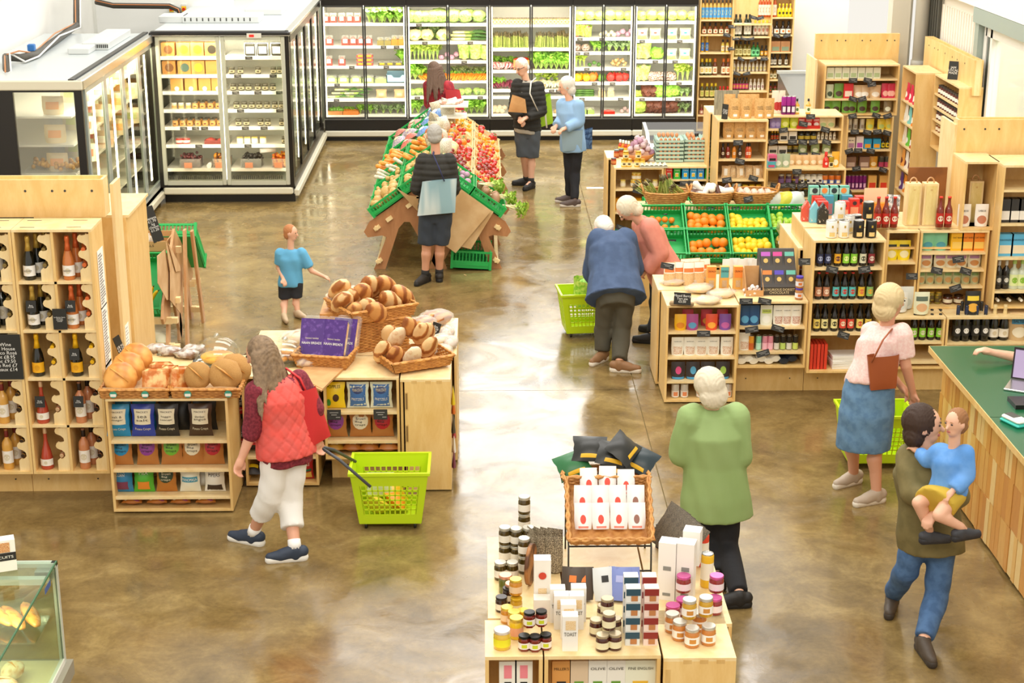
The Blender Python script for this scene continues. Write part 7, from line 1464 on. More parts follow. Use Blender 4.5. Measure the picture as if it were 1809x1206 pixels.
def tin(px,z,Y,c,d,wh,r=.046,h=.145):
    t=can('tin','',(X_(px,400,Y),Y,z),r,h,mat(c,.3,.2),emb=None);put('printed_motif',cached(('canemb2',1),lambda:MB().grid(lambda u,v:(1.03*math.sin((u-.5)*1.0),-1.03*math.cos((u-.5)*1.0),.1+.24*v),4,1,0)),mat2('#c89a3a','#f0dca0',40,.5),t,scale=(r,r,h));put('monogram',cached(('canemb3',1),lambda:MB().grid(lambda u,v:(1.03*math.sin((u-.45)*.3),-1.03*math.cos((u-.45)*.3),.6+.14*v),2,1,0)),mat('#b8983a',.5),t,scale=(r,r,h));lab(t,d,wh)
for px in(1469,1491):tin(px,1.40,13.16,'#f2f0ea','white nut tin in bottom row','on beer shelves')
tin(1482,1.545,13.2,'#f2f0ea','white nut tin stacked on top','of the white tins');tin(1478,1.40,13.33,'#f2f0ea','rear white nut tin','on beer shelves');tin(1500,1.40,13.33,'#f2f0ea','rear white nut tin','on beer shelves')
for px in(1517,1539):tin(px,1.40,13.16,'#26221e','black nut tin in bottom row','on beer shelves')
tin(1532,1.545,13.2,'#26221e','black nut tin stacked on top','of the black tins');tin(1512,1.40,13.35,'#26221e','rear black nut tin','on beer shelves')
for i,px in enumerate((1452,1447,1442,1489,1507,1517)):t=carton('chocolate_box','',(X_(px,380,13.75+.1*(i%3)),13.75+.1*(i%3),CT),.085,.17,.07,mat('#d8362a',.4),panel=(.1,.9,.05,.6,mat2('#d8362a','#f0d0a0',60,.4)),emblem=(.5,.8,.018,mat('#3a2a2a',.5)));lab(t,'red patterned chocolate carton','behind the nut tins')
for i,px in enumerate((1463,1496)):lab(carton('chocolate_box','',(X_(px,370,13.95),13.98,CT),.09,.17,.06,mat('#4aa0b8',.4),panel=(.1,.9,.05,.6,mat2('#4aa0b8','#d8402a',60,.4))),'blue patterned chocolate carton','behind the nut tins')
for i in range(4):lab(carton('gift_box','',(X_(1440+i*17,350,14.0),14.05,CT),.1,.24,.05,mat('#5ab098',.4),panel=(.05,.95,.7,.95,mat('#a8dcc8',.5)),emblem=(.5,.84,.025,mat('#2a3a3a' if i%2==0 else '#f08a3a',.5))),'tall mint gift box with dark and orange dots','at back of tins')
for i,c in enumerate(('#d8503a','#7ac0d0','#2a2622')):p=onz(1423+8*i,388,CT);t=solo('gable_box',MB().prism([(-.045,0),(.045,0),(.045,.11),(0,.18),(-.045,.11)],-.03,.03),mat2(c,'#e8d8c0',50,.4,.6,.7),['coral','sky blue','black'][i]+' gable-top chocolate box left of the red cartons','box',(p.x+.02*i,13.75-.05*i,CT))
solo('notice_card',MB().box(-.1,.1,0,.004,0,.25),mat('#e8cda8',.7),'blank tan card standing behind the black tins','card',(X_(1545,370,13.9),13.9,CT));solo('orange_box',MB().box(-.11,.11,0,.06,0,.14),mat('#e88a2a',.5),'orange carton in front of the tan card','box',(X_(1545,390,13.8),13.78,CT));solo('leaflet_stand',MB().box(-.08,.08,0,.01,0,.2),mat2('#6a6a6a','#d8d8d4',30,.4),'dark leaflet stand by the ale bottles','stand',(X_(1571,380,13.85),13.85,CT),(-.3,0,-.3))
# beer shelves
YE2=13.05;zb=[ony(1500,y,YE2).z for y in(473.7,532,588.7)];unit('beer_shelves','plywood beer shelves overhanging the plinth, three rows of bottles',2.715,3.315,YE2,.42,.25,1.38,shelves=zb[::-1]);unit('back_shelves','plywood unit behind the beer shelves, chocolate boxes on top',2.68,3.0,YE2+.45,.9,.015,1.2)
bx7=[1449,1463,1480,1495,1509,1525,1540]
for r,cols_ in enumerate(((('#2a3050','#a8b0d0'),('#2a3050','#a8b0d0'),('#e8a82a','#5a2a3a'),('#8ac83a','#e8f0a0'),('#8ac83a','#e8f0a0'),('#d8d4b8','#4a4a3a'),('#8a2a34','#d8c8b8')),(('#b87a5a','#e8d0b8'),('#b87a5a','#e8d0b8'),('#58b8b8','#c8302a'),('#58b8b8','#c8302a'),('#58b8b8','#c8302a'),('#e0b83a','#d86a4a'),('#8ab86a','#e0a83a')),(('#e8d06a','#6a5a3a'),('#e8dc9a','#3a3a2a'),('#e8dc9a','#3a3a2a'),('#d84a3a','#e8d8b8'),('#d84a3a','#e8d8b8'),('#e8d06a','#c84a3a'),('#e8c85a','#3a3a2a')))):
    for k,(a,b_)in enumerate(cols_):
        for q in(0,1):goods('b:beer',(bx7[k]-r*3,),zb[r],YE2+.08+q*.14,(.235,),('#14100c',a,b_,['#1c1a18','#c8342a','#1c1a18'][r]),('dark beer bottle with ' if q==0 else 'rear dark beer bottle, ')+{'#2a3050':'navy','#e8a82a':'amber','#8ac83a':'lime','#d8d4b8':'cream','#8a2a34':'maroon','#b87a5a':'tan','#58b8b8':'teal','#e0b83a':'gold','#8ab86a':'green','#e8d06a':'yellow','#e8dc9a':'pale yellow','#d84a3a':'red','#e8c85a':'ochre'}[a]+' label',f'on {["top", "middle", "lower"][r]} beer shelf',py=450,nm='beer_bottle')
for i in range(5):solo('book',MB().box(-.012,.012,0,.16,0,.22),mat('#d8402a' if i%2==0 else '#c83424',.4),ORD[i]+' upright red booklet from left on bottom beer shelf','book',(2.76+.03*i,YE2+.04,.27),group='upright red booklets')
for i in range(5):solo('book',MB().box(-.13,.13,0,.18,0,.022),mat('#f0ece2',.5),['lowest','second from bottom','middle','second from top','topmost'][i]+' white book in flat stack on bottom beer shelf','book',(3.07,YE2+.04,.27+.023*i),(0,0,.05*(i%3)),group='white books')
tix(((1421,462),(1470,476),(1527,476),(1490,592)),YE2,'of beer shelves');tix(((1611,488),(1655,478),(1693,458),(1706,479),(1688,509)),YR,'of shelves by the cartons')
for q in(0,1):
    goods('b:beer',(1615,1630,1645,1660),zq[0],YQ+.08+.13*q,(.235,),('#14100c',['#8ac83a','#2a3050'][q],'#d8d4b8','#1c1a18'),['front','rear'][q]+' dark beer bottle','on low shelf right of pink blouse',py=590,nm='beer_bottle')
goods('b:champagne',(1572,1588),zq[1]-.1,YQ+.3,(.24,),('#14100c',None,None,'#e8e4dc'),'dark bottle','deep in low shelf behind woman in pink',py=630)
goods('b:wine',(1691,1706,1724,1740),zw[0],YQ+.08,(.31,),('#14130e','#2a2824','#e8e4dc','#1c2a4a'),'dark wine bottle with black neck tag','behind green counter',py=580,nm='wine_bottle');goods('b:wine',(1698,1715,1732),zw[0],YQ+.2,(.31,),('#14130e','#efe8d8','#d8d0b8','#2a2824'),'rear dark wine bottle','behind green counter',py=580,nm='wine_bottle');goods('b:champagne',(1756,1774),zw[0],YQ+.1,(.31,),('#14130e','#f0e8d8','#d8c8a8','#e0c890'),'sparkling wine bottle with gold foil','behind green counter',py=580,nm='wine_bottle')
goods('p',(1799,),zw[0],YQ+.1,(.18,.24,.1),('#c8a878','#e8dcc0','#2a7aa0'),'large kraft salted snack bag','behind counter at right edge',py=580,text='SALTED')
ysr=YS+.1;RW=lambda r:f'on {["top", "second", "third", "bottom"][r]} shelf at right edge'
goods('c',(1774,1791,1806),zs2[1],ysr,(.09,.2,.09),('#2f2c2a','#e8e0d4'),'black gift box with white label',RW(1),py=380);goods('c',(1774,1798),zs2[2],ysr,(.13,.19,.07),('#5ab0d8','#e8d8b8'),'blue savoury box',RW(2),py=440,text='HAWKERS');goods('b:wine',(1764,1777),zs2[3],ysr,(.26,),('#1c1814','#3a3834','#d8d4c8','#c8c8c4'),'dark tonic bottle',RW(3),py=500);goods('b:gin',(1791,1805),zs2[3],ysr,(.26,),('#c8d0b8','#dfe8a8','#8ab83a','#a8c86a'),'clear bottle with green label',RW(3),py=500)
for k in range(4):lab(bottle('wine','wine_bottle','',(4.38+.1*k,YS+.3,ony(1780,545,YS).z+.06),.26,mat('#14130e',.2),None,None,WT,rot=(PI/2,0,0)),'lying bottle with white cap','in lowest slot at right edge')
# ---- snack block in the middle right
YN=13.0;n0,n1=1.515,2.115;zn=[ony(1240,y,YN).z for y in(586.7,631.4,673.7)];unit('snack_shelves','plywood shelves of nut pouches facing camera with pies on top',n0,n1,YN,.45,.015,.845,shelves=zn[::-1],feet=True);unit('back_shelves','plywood unit behind the nut pouch shelves, side facing aisle',1.49,n1,YN+.47,.5,.015,.845)
YN2=13.1;zn2=[ony(1360,y,YN2).z for y in(578,622)];unit('snack_shelves','plywood shelves of pouches and drink cans beside nut shelves',n1+.01,2.71,YN2,.95,.28,.845,shelves=zn2[::-1])
NS=lambda r:f'on {["top", "second", "third", "bottom"][r]} shelf of nut unit';yn=YN+.08
for px,a,b_,d in((1202,'#f0b81e','#e08a1a','yellow'),(1223,'#a84a8a','#5a9ac0','plum pink'),(1257,'#e0502a','#f0a83a','orange red'),(1281,'#7a4a9a','#b85a9a','purple')):goods('p',(px,),zn[0],yn,(.105,.135),(a,b_),d+' snack pouch',NS(0),py=570)
for px in(1215,1248,1276):goods('p',(px,),zn[0],yn+.12,(.1,.14),('#c83a4a','#e8a03a'),'rear red snack pouch',NS(0),py=570)
NUT=mat2('#b8743a','#efe6d4',30,.5,.4,.55)
for px in(1197,1219,1239,1260,1284):lab(packet('pouch','nut_pouch','',(X_(px,610,yn),yn,zn[1]),.11,.155,.05,WT,[(-.7,.75,.08,.5,False,NUT)],[('cambrook',-.6,.6,.78,.06,DKGREY)]),'white nut pouch with nut picture',NS(1))
for px,c in((1198,'#e0508a'),(1224,'#5aa8d0'),(1250,'#c080d8'),(1277,'#a8d05a')):lab(packet('pouch','chocolate_pouch','',(X_(px,650,yn),yn,zn[2]),.125,.15,.05,mat('#3a3234',.4),[(-.4,.45,.3,.75,True,cm(c)),(-.9,.9,.02,.14,False,mat('#4a9ac8',.5))]),'dark pouch with coloured animal print',NS(2))
goods('k',(1193,1209,1237,1262,1286),.035,yn,(.033,.12),('#d8d4cc','#efece4','#e08a5a'),'silver drink can',NS(3),py=695)
N2=lambda r:f'on {["top", "middle", "bottom"][r]} shelf of can unit';y2=YN2+.08
goods('p',(1316,1332),zn2[0],y2,(.1,.17),('#1f4a7a','#5aa0c8'),'dark blue pouch',N2(0),py=560);goods('p',(1354,),zn2[0],y2,(.11,.17),('#e8ead8','#f0f0e4','#c8d86a'),'white pouch, plain print',N2(0),py=560,text='PROPER JOB')
for px in(1375,1390,1406):lab(packet('pouch','nut_pouch','',(X_(px,560,y2),y2,zn2[0]),.095,.17,.05,WT,[(-.7,.75,.08,.45,False,mat2('#a85a4a','#efe6d4',30,.5))],[('cambrook',-.6,.6,.75,.06,DKGREY)]),'tall white nut pouch',N2(0))
lab(packet('pouch','nut_pouch','',(X_(1315,605,y2),y2,zn2[1]),.1,.15,.05,WT,[(-.7,.75,.08,.5,False,NUT)]),'white nut pouch at left of the cans',N2(1))
for px,a,b_,d in((1327,'#f0a83a','#c8642a','orange'),(1340,'#8ad8b8','#b8e8d0','mint'),(1351,'#e89ab0','#f0b8c8','pink'),(1361,'#e89ab0','#f0b8c8','pink'),(1372,'#2f2a26','#d8d4c8','black and silver'),(1383,'#2f2a26','#b8d06a','black and lime'),(1394,'#2f2a26','#d8d4c8','black and silver'),(1405,'#2f2a26','#c8d86a','black and yellow')):goods('k',(px,),zn2[1],y2,(.024,.125),(a,b_),f'slim {d} drink can',N2(1),py=610)
for i,px in enumerate((1309,1322,1331,1345,1358,1370,1384,1399)):t=packet('pouch','lying_pouch','',(X_(px,645,y2-.04),y2-.05,.33+.02*(i%2)),.1,.14,.05,WT if i<6 else mat('#1f2a3a',.4),rot=(-1.35,0,.1*(i%3)));lab(t,('white' if i<6 else 'dark blue')+' pouch lying base outwards',N2(2))
tix(((1243,589),(1179,470),(1328,582),(1374,580),(1348,624),(1318,532),(1351,532)),YN,'of the snack block',.11,.05)
TP=.865
NB=mat2('#d89a52','#efd8a8',50,.5,.4,.6,.5)
for i,px in enumerate((1183,1200,1217,1235,1212,1228,1246)):
    y=13.62+.12*(i>3)+.02*(i%2);lab(packet('pouch','nut_bag','',(X_(px,480,y),y,TP),.105,.2,.05,NB,[(-.95,.95,.52,.98,False,WT),(-.85,.85,.56,.74,False,mat('#ee7a3a',.5))],rot=(-.08,0,.05*i)),('rear ' if i>3 else '')+'clear nut bag with orange and white header','on the snack block')
for i,(px,c)in enumerate(((1256,'#f08a3a'),(1279,'#5aa8a8'),(1303,'#f08a3a'))):t=carton('nougat_box','',(X_(px,500,13.5),13.5,TP),.08,.2,.05,mat('#e0a850',.5),panel=(.08,.92,.52,.98,cm(c)),window=(.25,.75,.1,.4,mat2('#a87a4a','#e0c8a0',40,.5)),text='CRUNCH',tz=.8);lab(t,['orange-topped','teal-topped','orange-topped'][i]+' tan carton with window','on the snack block')
for i in range(5):lab(packet('pouch','white_pouch','',(X_(1285+13*i,480,13.85),13.85+.03*(i%2),TP),.1,.17,.05,mat('#e4e2dc',.4)),'plain white pouch','behind the window cartons')
PIE=mat2('#e8c88a','#d8a860',14,.6,.4,.6,.3)
for i,(px,py)in enumerate(((1190,500),(1222,497),(1235,515),(1275,522),(1250,534))):q=onz(px,py,TP);t=solo('pie',MB().lathe([(.085,0),(.105,.025),(.1,.03),(.04,.034)],20),PIE,['left round pie in clear wrap','rear round pie in clear wrap','middle round pie in clear wrap','right round pie in clear wrap','front round pie in clear wrap'][i]+' on the snack block','pie',(q.x,q.y,TP+.012*(i==2)));put('clear_wrap',cached(('wrap',1),lambda:MB().ell((0,0,.022),(.13,.12,.035),14,6,0,.45,5)),CELLO,t)
chalk(tuple(onz(1205,538,TP+.03)),.14,.1,'Mixed Berry\nTart pie\n£5.50','black chalk sign for pies in a driftwood base on the snack block',(-.12,0,-.25),.028);q=onz(1204,540,TP);solo('driftwood_base',MB().box(-.1,.1,-.025,.025,0,.035,ch=.008),mat2('#a88e6a','#8a7250',8,.8),'driftwood base holding the chalk pie sign','sign base',(q.x,q.y-.0,TP),(0,0,-.3))
cb_=thing('chocolate_display','black stepped chocolate bar display lettered at front','display',(X_(1372,520,13.4),13.42,TP));put('display_box',MB().prism([(-.13,0),(-.13,.07),(.12,.34),(.14,.34),(.14,0)],-.155,.155,0,'x'),mat('#3a342e',.5),cb_);lettering(cb_,'LUXURIOUS DORSET\nCHOCOLATE',.03,.26,mat('#d8c8a0',.5),(0,-.135,.035))
for r in(0,1):
    for c_i,cc in enumerate(((('#e8843a','orange'),('#5a4ac0','violet'),('#6ac0b0','mint')),(('#c060c8','pink-violet'),('#d84a9a','magenta'),('#6ac0b0','mint')))[r]):
        t=carton('chocolate_bar','',(cb_.location.x-.1+.1*c_i,13.42-.105+.12*r,TP+.075+.13*r),.078,.13,.02,mat('#4a423a',.4),panel=(.0,1,.72,1.0,cm(cc[0])),emblem=(.5,.42,.02,mat('#d8b86a',.5)),rot=(-.35,0,0));lab(t,f'dark chocolate bar with {cc[1]} top',f'in {["lower", "upper"][r]} row of the display')
for i,(px,py,dz,k)in enumerate(((1405,495,0,0),(1407,462,0,1),(1412,490,.1,2),(1405,455,.1,3),(1411,520,0,4),(1411,520,.1,5))):q=onz(px,py+8,TP);lab(jar('biscuit_tub','',(q.x,q.y,TP+dz),.033,.1,mat2('#d8a05a','#8a4a3a',30,.4),mat('#4a3ab0',.35),mat('#dfe0e8',.5),emb=mat('#d87a3a',.5)),'round biscuit tub with purple lid','right of chocolate display')
t=thing('card_tray','open card tray of wrapped fudge left of chocolate display','tray',(X_(1330,520,13.35),13.35,TP));put('tray_wall',MB().prism([(-.09,0),(-.09,.05),(.06,.2),(.09,.2),(.09,0)],-.075,-.07,0,'x').prism([(-.09,0),(-.09,.05),(.06,.2),(.09,.2),(.09,0)],.07,.075,0,'x').box(-.07,.07,-.09,-.085,0,.05).box(-.07,.07,.08,.085,0,.22).box(-.07,.07,-.085,.08,0,.006),KRAFT,t)
for i in range(6):lab(solo('fudge_stick',cached(('stick',1),None),mat2('#b87a4a','#f0e8e0',20,.4),'','sweet',(t.location.x-.04+.04*(i%3),13.31+.05*(i//3),TP+.035),(.5,-.6+.2*i,.8),scale=.6),'wrapped fudge stick','in open card tray')
# ------------------------------------------------------------------ green-topped counter at right
o=thing('sales_counter','long counter with green top and wood-strip front at right','counter',(3.8,9.4,0))
put('counter_top',MB().box(-.52,.5,.545,2.05,.962,1.0).box(-.52,.5,-1.9,.538,.962,1.0),mat('#165c38',.28),o);put('top_edge',MB().box(-.525,-.52,-1.9,2.05,.955,1.0).box(-.52,.5,2.05,2.055,.955,1.0),PLY,o)
put('carcass',MB().box(-.40,.46,-1.9,2.0,.02,.96),PLYD,o)
rd=random.Random(4);SC=[plywood(a,b)for a,b in(('#efc67c','#e3b262'),('#e2a85a','#d3964a'),('#f4d898','#ebc884'),('#d79a54','#c98a46'),('#e9b86c','#daa658'))]
for r,(za,zb)in enumerate(((.03,.34),(.345,.65),(.655,.955))):
    y=-1.9+r*.03
    while y<1.97:
        w_=rd.uniform(.06,.1);put('wood_strip',cached(('strip',1),lambda:MB().box(-.5,.5,-.5,.5,0,1)),SC[rd.randrange(5)],o,(-.405-rd.uniform(0,.008)-.004*r,y+w_/2,za),scale=(.012,w_-.003,zb-za));y+=w_
q=onz(1790,690,1.0);t=thing('laptop','silver laptop open on the green counter','laptop',(q.x+.14,q.y+.03,1.0),-.5);put('keyboard_base',MB().box(-.17,.17,-.12,.12,0,.016,ch=.004),STEEL,t);put('screen',MB().box(-.17,.17,0,.008,0,.22),mat('#2a2428',.3),t,(0,.12,.016),(-.15,0,-.0));put('display',MB().box(-.158,.158,-.002,0,.012,.205),mat('#9a8aa8',.3,emit=.5),t,(0,.118,.016),(-.15,0,0))
q=onz(1792,748,1.0);t=thing('card_reader','white and turquoise card reader on the green counter','card reader',(q.x,q.y,1.0),.4);put('case',MB().box(-.045,.045,-.085,.085,.02,.05,ch=.012),WT,t);put('turquoise_base',MB().box(-.05,.05,-.09,.09,0,.022,ch=.008),mat('#3ac0b0',.4),t);put('screen',MB().box(-.03,.03,-.02,.07,.05,.052),mat('#23282a',.2),t)
solo('card_slot_stand',MB().box(-.12,.12,-.09,.09,0,.03),BLACK,'black stand between laptop and card reader','stand',(onz(1805,715,1.0).x+.05,onz(1805,715,1.0).y,1.0))
# ------------------------------------------------------------------ glass bakery case, bottom left
o=thing('glass_display_case','glass bakery display case at lower left corner','display case',(-2.09,6.9,0));g=mat('#c4c8bc',.3,.2)
def gc(n,a,m):put(n,MB().box(*a),m,o)
gc('base',(-1.0,0,-1.0,.45,.05,.62),BLACK);gc('inner_deck',(-.99,-.02,-1.0,.42,.70,.72),mat('#d8c8a0',.5));area('case_fill_light',(-2.6,7.0,1.2),(0,0,0),.8,.05,7,(1,.86,.6));gc('base_trim',(-1.0,.03,-1.0,.47,.62,.7),mat('#8a8472',.4));gc('corner_post',(-.025,.0,.42,.45,.7,1.25),g);gc('top_rail',(-1.0,0,.41,.45,1.23,1.25),g);gc('end_rail',(-.02,.0,-1.0,.42,.7,.73),mat('#dcd8cc',.3));gc('rear_rail',(-1.0,-.03,.3,.34,1.19,1.22),g)  # area lamp added inside the case to make its interior warm and bright
gc('top_glass',(-1.0,0,-1.0,.43,1.25,1.258),glassy('#f4fbf4',.1,fres=False));gc('glass_edge',(-.002,.004,-1.0,.43,1.249,1.259),mat('#2f6a44',.3));gc('end_glass',(-.012,-.004,-1.0,.42,.73,1.245),glassy('#eef6ee',.12,fres=False));gc('back_glass',(-1.0,-.03,.425,.433,.7,1.23),glassy('#eef6ee',.12,fres=False));gc('glass_shelf',(-1.0,-.04,.1,.38,.98,.988),glassy('#e8f4e8',.2,fres=False));gc('hinge_block',(-.09,-.02,.36,.42,1.17,1.23),STEEL);gc('blue_sticker',(-.013,-.011,.24,.34,1.17,1.2),mat('#2a5ab8',.4))
for i in range(6):loaf((-2.29-.115*(i%3),7.12-.14*(i//3),.775),(.055,.07,.05),(0,0,.3*i),'pale floury roll',FLOURY,i,1.2,1,where='in the glass bakery case')
for i in range(7):loaf((-2.2-.075*i,7.2-.03*(i%2),1.035),(.036,.055,.036),(0,0,.5+.1*i),'golden baguette',GOLD,i,2.6,1,where='on shelf of bakery case')
q=onz(17,1010,1.26);t=carton('biscuit_box','white and brown biscuit box with window standing on the bakery case',(q.x-.04,q.y+.03,1.26),.13,.16,.06,WT,panel=(0,1,.35,.6,mat('#2a2624',.4)),window=(.4,.8,.62,.93,mat2('#b8642a','#e8c08a',40,.4)),text='BISCUITS',tcol=WT,tz=.47,rz=.35)
# ------------------------------------------------------------------ centre island in the foreground
IT=.86;yi=7.06
unit('island_shelves','plywood island front box at left with pink-label cartons',-.003,.275,yi,.38,.3,IT-.018);unit('island_shelves','plywood island front box in middle with cracker cartons',.283,.845,yi,.38,.3,IT-.018)
t=thing('end_cabinet','closed plywood island cabinet with slotted front, lower right of island','cabinet',(1.03,yi+.17,0));put('front_panel',MB().box(-.175,.175,-.2,-.182,.2,.842),PLY,t);put('top_panel',MB().box(-.175,.175,-.2,.3,.842,.86),PLYL,t);put('side_panel',MB().box(.157,.175,-.182,.3,.2,.842),PLY,t);put('joint_slot',MB().box(-.165,-.14,-.2012,-.2,.6,.8),PLYD,t)
for q in(-.06,.02,.1):put('joint_tab',MB().box(q-.02,q+.02,-.2012,-.2,.83,.85),PLYD,t)
unit('island_shelves','plywood island unit at left side, jars stacked on it',.012,.4,7.46,.98,.02,IT-.018);unit('island_shelves','plywood island unit at middle carrying the wicker basket',.41,.84,7.46,.98,.02,IT-.018);unit('island_shelves','plywood island unit at right side, white cartons on it',.85,1.235,7.38,1.05,.02,IT-.018)
IF=yi+.1
for px,c in((897,'#f0b8b8'),(925,'#f0b8b8')):lab(carton('cracker_box','',(X_(px,1190,IF),IF,.6),.085,.2,.08,WT,panel=(.28,.72,.55,.9,mat('#ee8a94',.5)),window=(.3,.7,.12,.45,BLACK)),'white carton with pink label','in left island box')
for px,c,b_,tx in((991,'#d89a52','#2a2a2a',"MILLER'S"),(1022,'#d8c0a0','#6a9a3a',''),(1055,'#ece8dc','#6a9a3a','OLIVE'),(1087,'#ece8dc','#6a9a3a','OLIVE'),(1130,'#e8e8d0','#e8b83a','FINE ENGLISH')):lab(carton('cracker_box','',(X_(px,1190,IF),IF,.6),.09 if px<1100 else .15,.2,.08,cm(c),panel=(.25,.75,.1,.45,cm(b_)),text=tx or None,tz=.8,tsize=.02),{'#d89a52':'kraft cracker carton','#d8c0a0':'tan cracker carton','#ece8dc':'white carton with olive sprig','#e8e8d0':'wide cream cracker carton'}[c],'in middle island box')
J=lambda px,py,r,h,c,ds,z=0,**k:(lambda q:lab(jar('preserve_jar','',(q.x,q.y,IT+z),r,h,mat(c[0],.12,coat=.5),mat(c[1],.3,.5),cm(c[2])if c[2]else None,emb=cm(c[3])if len(c)>3 else None,**k),ds,'on the island'))(onz(px,py,IT))
AJ=('#4a3a14','#c8c4b4','#efe8d8')
for px,py,z in((884,1022,0),(905,1022,0),(892,990,0),(912,992,0),(933,990,0),(926,965,0),(946,968,0),(892,990,.101),(912,992,.101),(933,990,.101),(926,965,.101),(926,965,.202),(926,1010,0),(926,1010,.101)):J(px,py,.033,.1,AJ,'antipasti jar with silver lid'+(' stacked higher' if z else ''),z)
for px,py,z in((893,1045,0),(904,1060,0)):J(px,py,.036,.1,('#6a6a2a','#e8a88a',None),'green jar with pink lid',z)
for px,py,z in((886,1078,0),(898,1062,0),(912,1080,0),(924,1102,0)):J(px,py,.031,.08,('#3a2418','#3a3430','#efe6cc')if px<900 else('#c89a2a','#d8b02a','#e8d8a8'),['dark-lidded' if px<900 else 'gold-lidded'][0]+' chutney jar')
for px,py,z in((908,1106,0),(896,1098,0),(911,1075,.085)):J(px,py,.033,.085,('#c8862a','#d8b84a','#e8c8a0'),'gold-lidded jar'+(' on top of two others' if z else ''),z)
J(912,1125,.036,.11,('#e8c02a','#d8b84a','#e8a880'),'yellow piccalilli jar with gold lid');J(887,1143,.042,.1,('#e0b83a','#efe8e0','#e8e02a'),'clip-top honey jar with yellow tag')
for px,py,z in((926,1147,0),(945,1148,0),(964,1145,0),(935,1130,.075),(956,1128,.075)):J(px,py,.029,.08,('#7a2010','#1c1a18','#f0e8dc','#c8d02a'),'hexagonal red preserve jar with black lid'+(' in upper row' if z else ''),z,hexa=True)
for px,py,z in((1064,1147,0),(1086,1145,0),(1053,1120,0),(1075,1122,0),(1066,1095,0),(1086,1118,0),(1075,1137,.085),(1072,1110,.085)):J(px,py,.033,.085,('#4a2014','#b8a88a','#e8dfb8'),'brown chutney jar with cream label'+(' stacked higher' if z else ''),z)
for px,py,z in((1222,1140,0),(1251,1136,0),(1200,1128,0),(1187,1114,0),(1235,1112,0),(1216,1122,.1),(1245,1118,.1)):J(px,py,.036,.1,('#c8803a' if z==0 else '#c89a2a','#c8c4b8','#f2eee4','#c8883a'),'pickle jar with white label and silver lid'+(' in upper row' if z else ''),z)
for px,py,z in((1188,1096,0),(1206,1070,.085),(1206,1085,0),(1262,1082,0),(1264,1070,.085)):J(px,py,.038,.09,('#8a2a2a','#d060a0','#e8dce0'),'clip-top jar with magenta paper lid'+(' stacked on another' if z else ''),z)
def ibox(px,py,w_,h_,d_,c,ds,z=0,rz=0,**k):q=onz(px,py,IT);lab(carton('food_carton','',(q.x,q.y+d_/2,IT+z),w_,h_,d_,cm(c),rz=rz,**k),ds,'on the island')
TOA=mat2('#d8a85a','#efe0c0',40,.5,.4,.6)
for i,(px,py)in enumerate(((1007,1150),(1004,1128),(992,1112),(1018,1112),(985,1100),(1022,1098))):ibox(px,py,.075,.185,.06,'#efebe2',['front','second','left-hand','right-hand','rear left','rear right'][i]+' white toast cracker carton',text='TOAST',tz=.5,tsize=.028,window=(.2,.85,.62,.88,TOA))
ibox(958,1085,.085,.22,.07,'#ece6da','white cracker carton with fruit picture',z=.08,emblem=(.5,.62,.02,mat('#c8402a',.5)),window=(.25,.75,.1,.3,TOA));ibox(958,1098,.085,.12,.07,'#e8e0d4','lower carton with fruit pictures',emblem=(.5,.5,.02,mat('#c83a4a',.5)))
for s_,(px,c,d)in enumerate(((1117,'#2a4a5a','blue-grey'),(1149,'#8a2a24','red'))):
    for k in range(4):
        for j in(0,1):ibox(px-4*j,1140-22*j,.07,.075,.055,'#dfe0dc' if s_==0 else '#e8d0c4',f'small {d} cheese straw carton, '+('front' if j==0 else 'rear')+f' stack, {["bottom", "second", "third", "top"][k]}',z=.077*k,panel=(0,1,.5,.95,cm(c)),window=(.35,.8,.12,.48,mat('#b87a4a',.4)))
for i,(px,py,z)in enumerate(((1180,1060,0),(1180,1060,.13),(1212,1062,0),(1212,1062,.13),(1222,1045,.15),(1196,1050,0))):ibox(px,py,.09,.13 if z==0 else .19,.08,'#efece4','plain white carton '+['lower left','upper left','lower right','upper right','rear with green edge','rear lower'][i],z=z,rz=-.3,panel=(.3,.75,.2,.32,mat('#8a8a84',.5)))
for i,(px,py)in enumerate(((1180,975),(1205,968))):ibox(px,py,.14,.14,.05,'#2a3442',['left','right'][i]+' dark navy flat carton leaning behind',rz=-.9)
for i,(px,py)in enumerate(((1214,1000),(1240,998),(1248,1035))):q=onz(px,py,IT);lab(can('straw_tube','',(q.x,q.y,IT),.034,.19,mat('#e0452a' if i<2 else '#e8b82a',.4),band=mat('#efe8d8',.5),bandz=(.25,.75)),('red' if i<2 else 'yellow')+' cardboard tube with pale band','on the island')
q=onz(934,1030,IT);solo('cheese_board',MB().lathe([(.11,0),(.11,.02)],24),mat2('#a8703c','#5a3418',8,.6),'round wooden board standing on edge among the jars','board',(q.x,q.y,IT+.112),(PI/2,0,PI/2-.25))
for i in range(8):q=onz(938+14*(i%4),1010-14*(i//4),IT);lab(packet('pouch','seed_cracker_pack','',(q.x,q.y,IT+.01),.095,.2,.06,mat2('#5a4c3c','#c8b898',30,.3,.45,.6,.5),rz=-1.1+.25*(i%4),rot=None),'dark seeded cracker pack standing','on island left of basket')
for i in range(5):q=onz(1160+8*i,985+8*i,IT);lab(packet('bag','seed_cracker_pack','',(q.x,q.y,IT+.08),.14,.24,.06,mat2('#3a342c','#8a7c64',50,.35,.4,.65,.5),rot=(-.5,.4,-.6)),'dark seeded cracker pack leaning','on island right of basket')
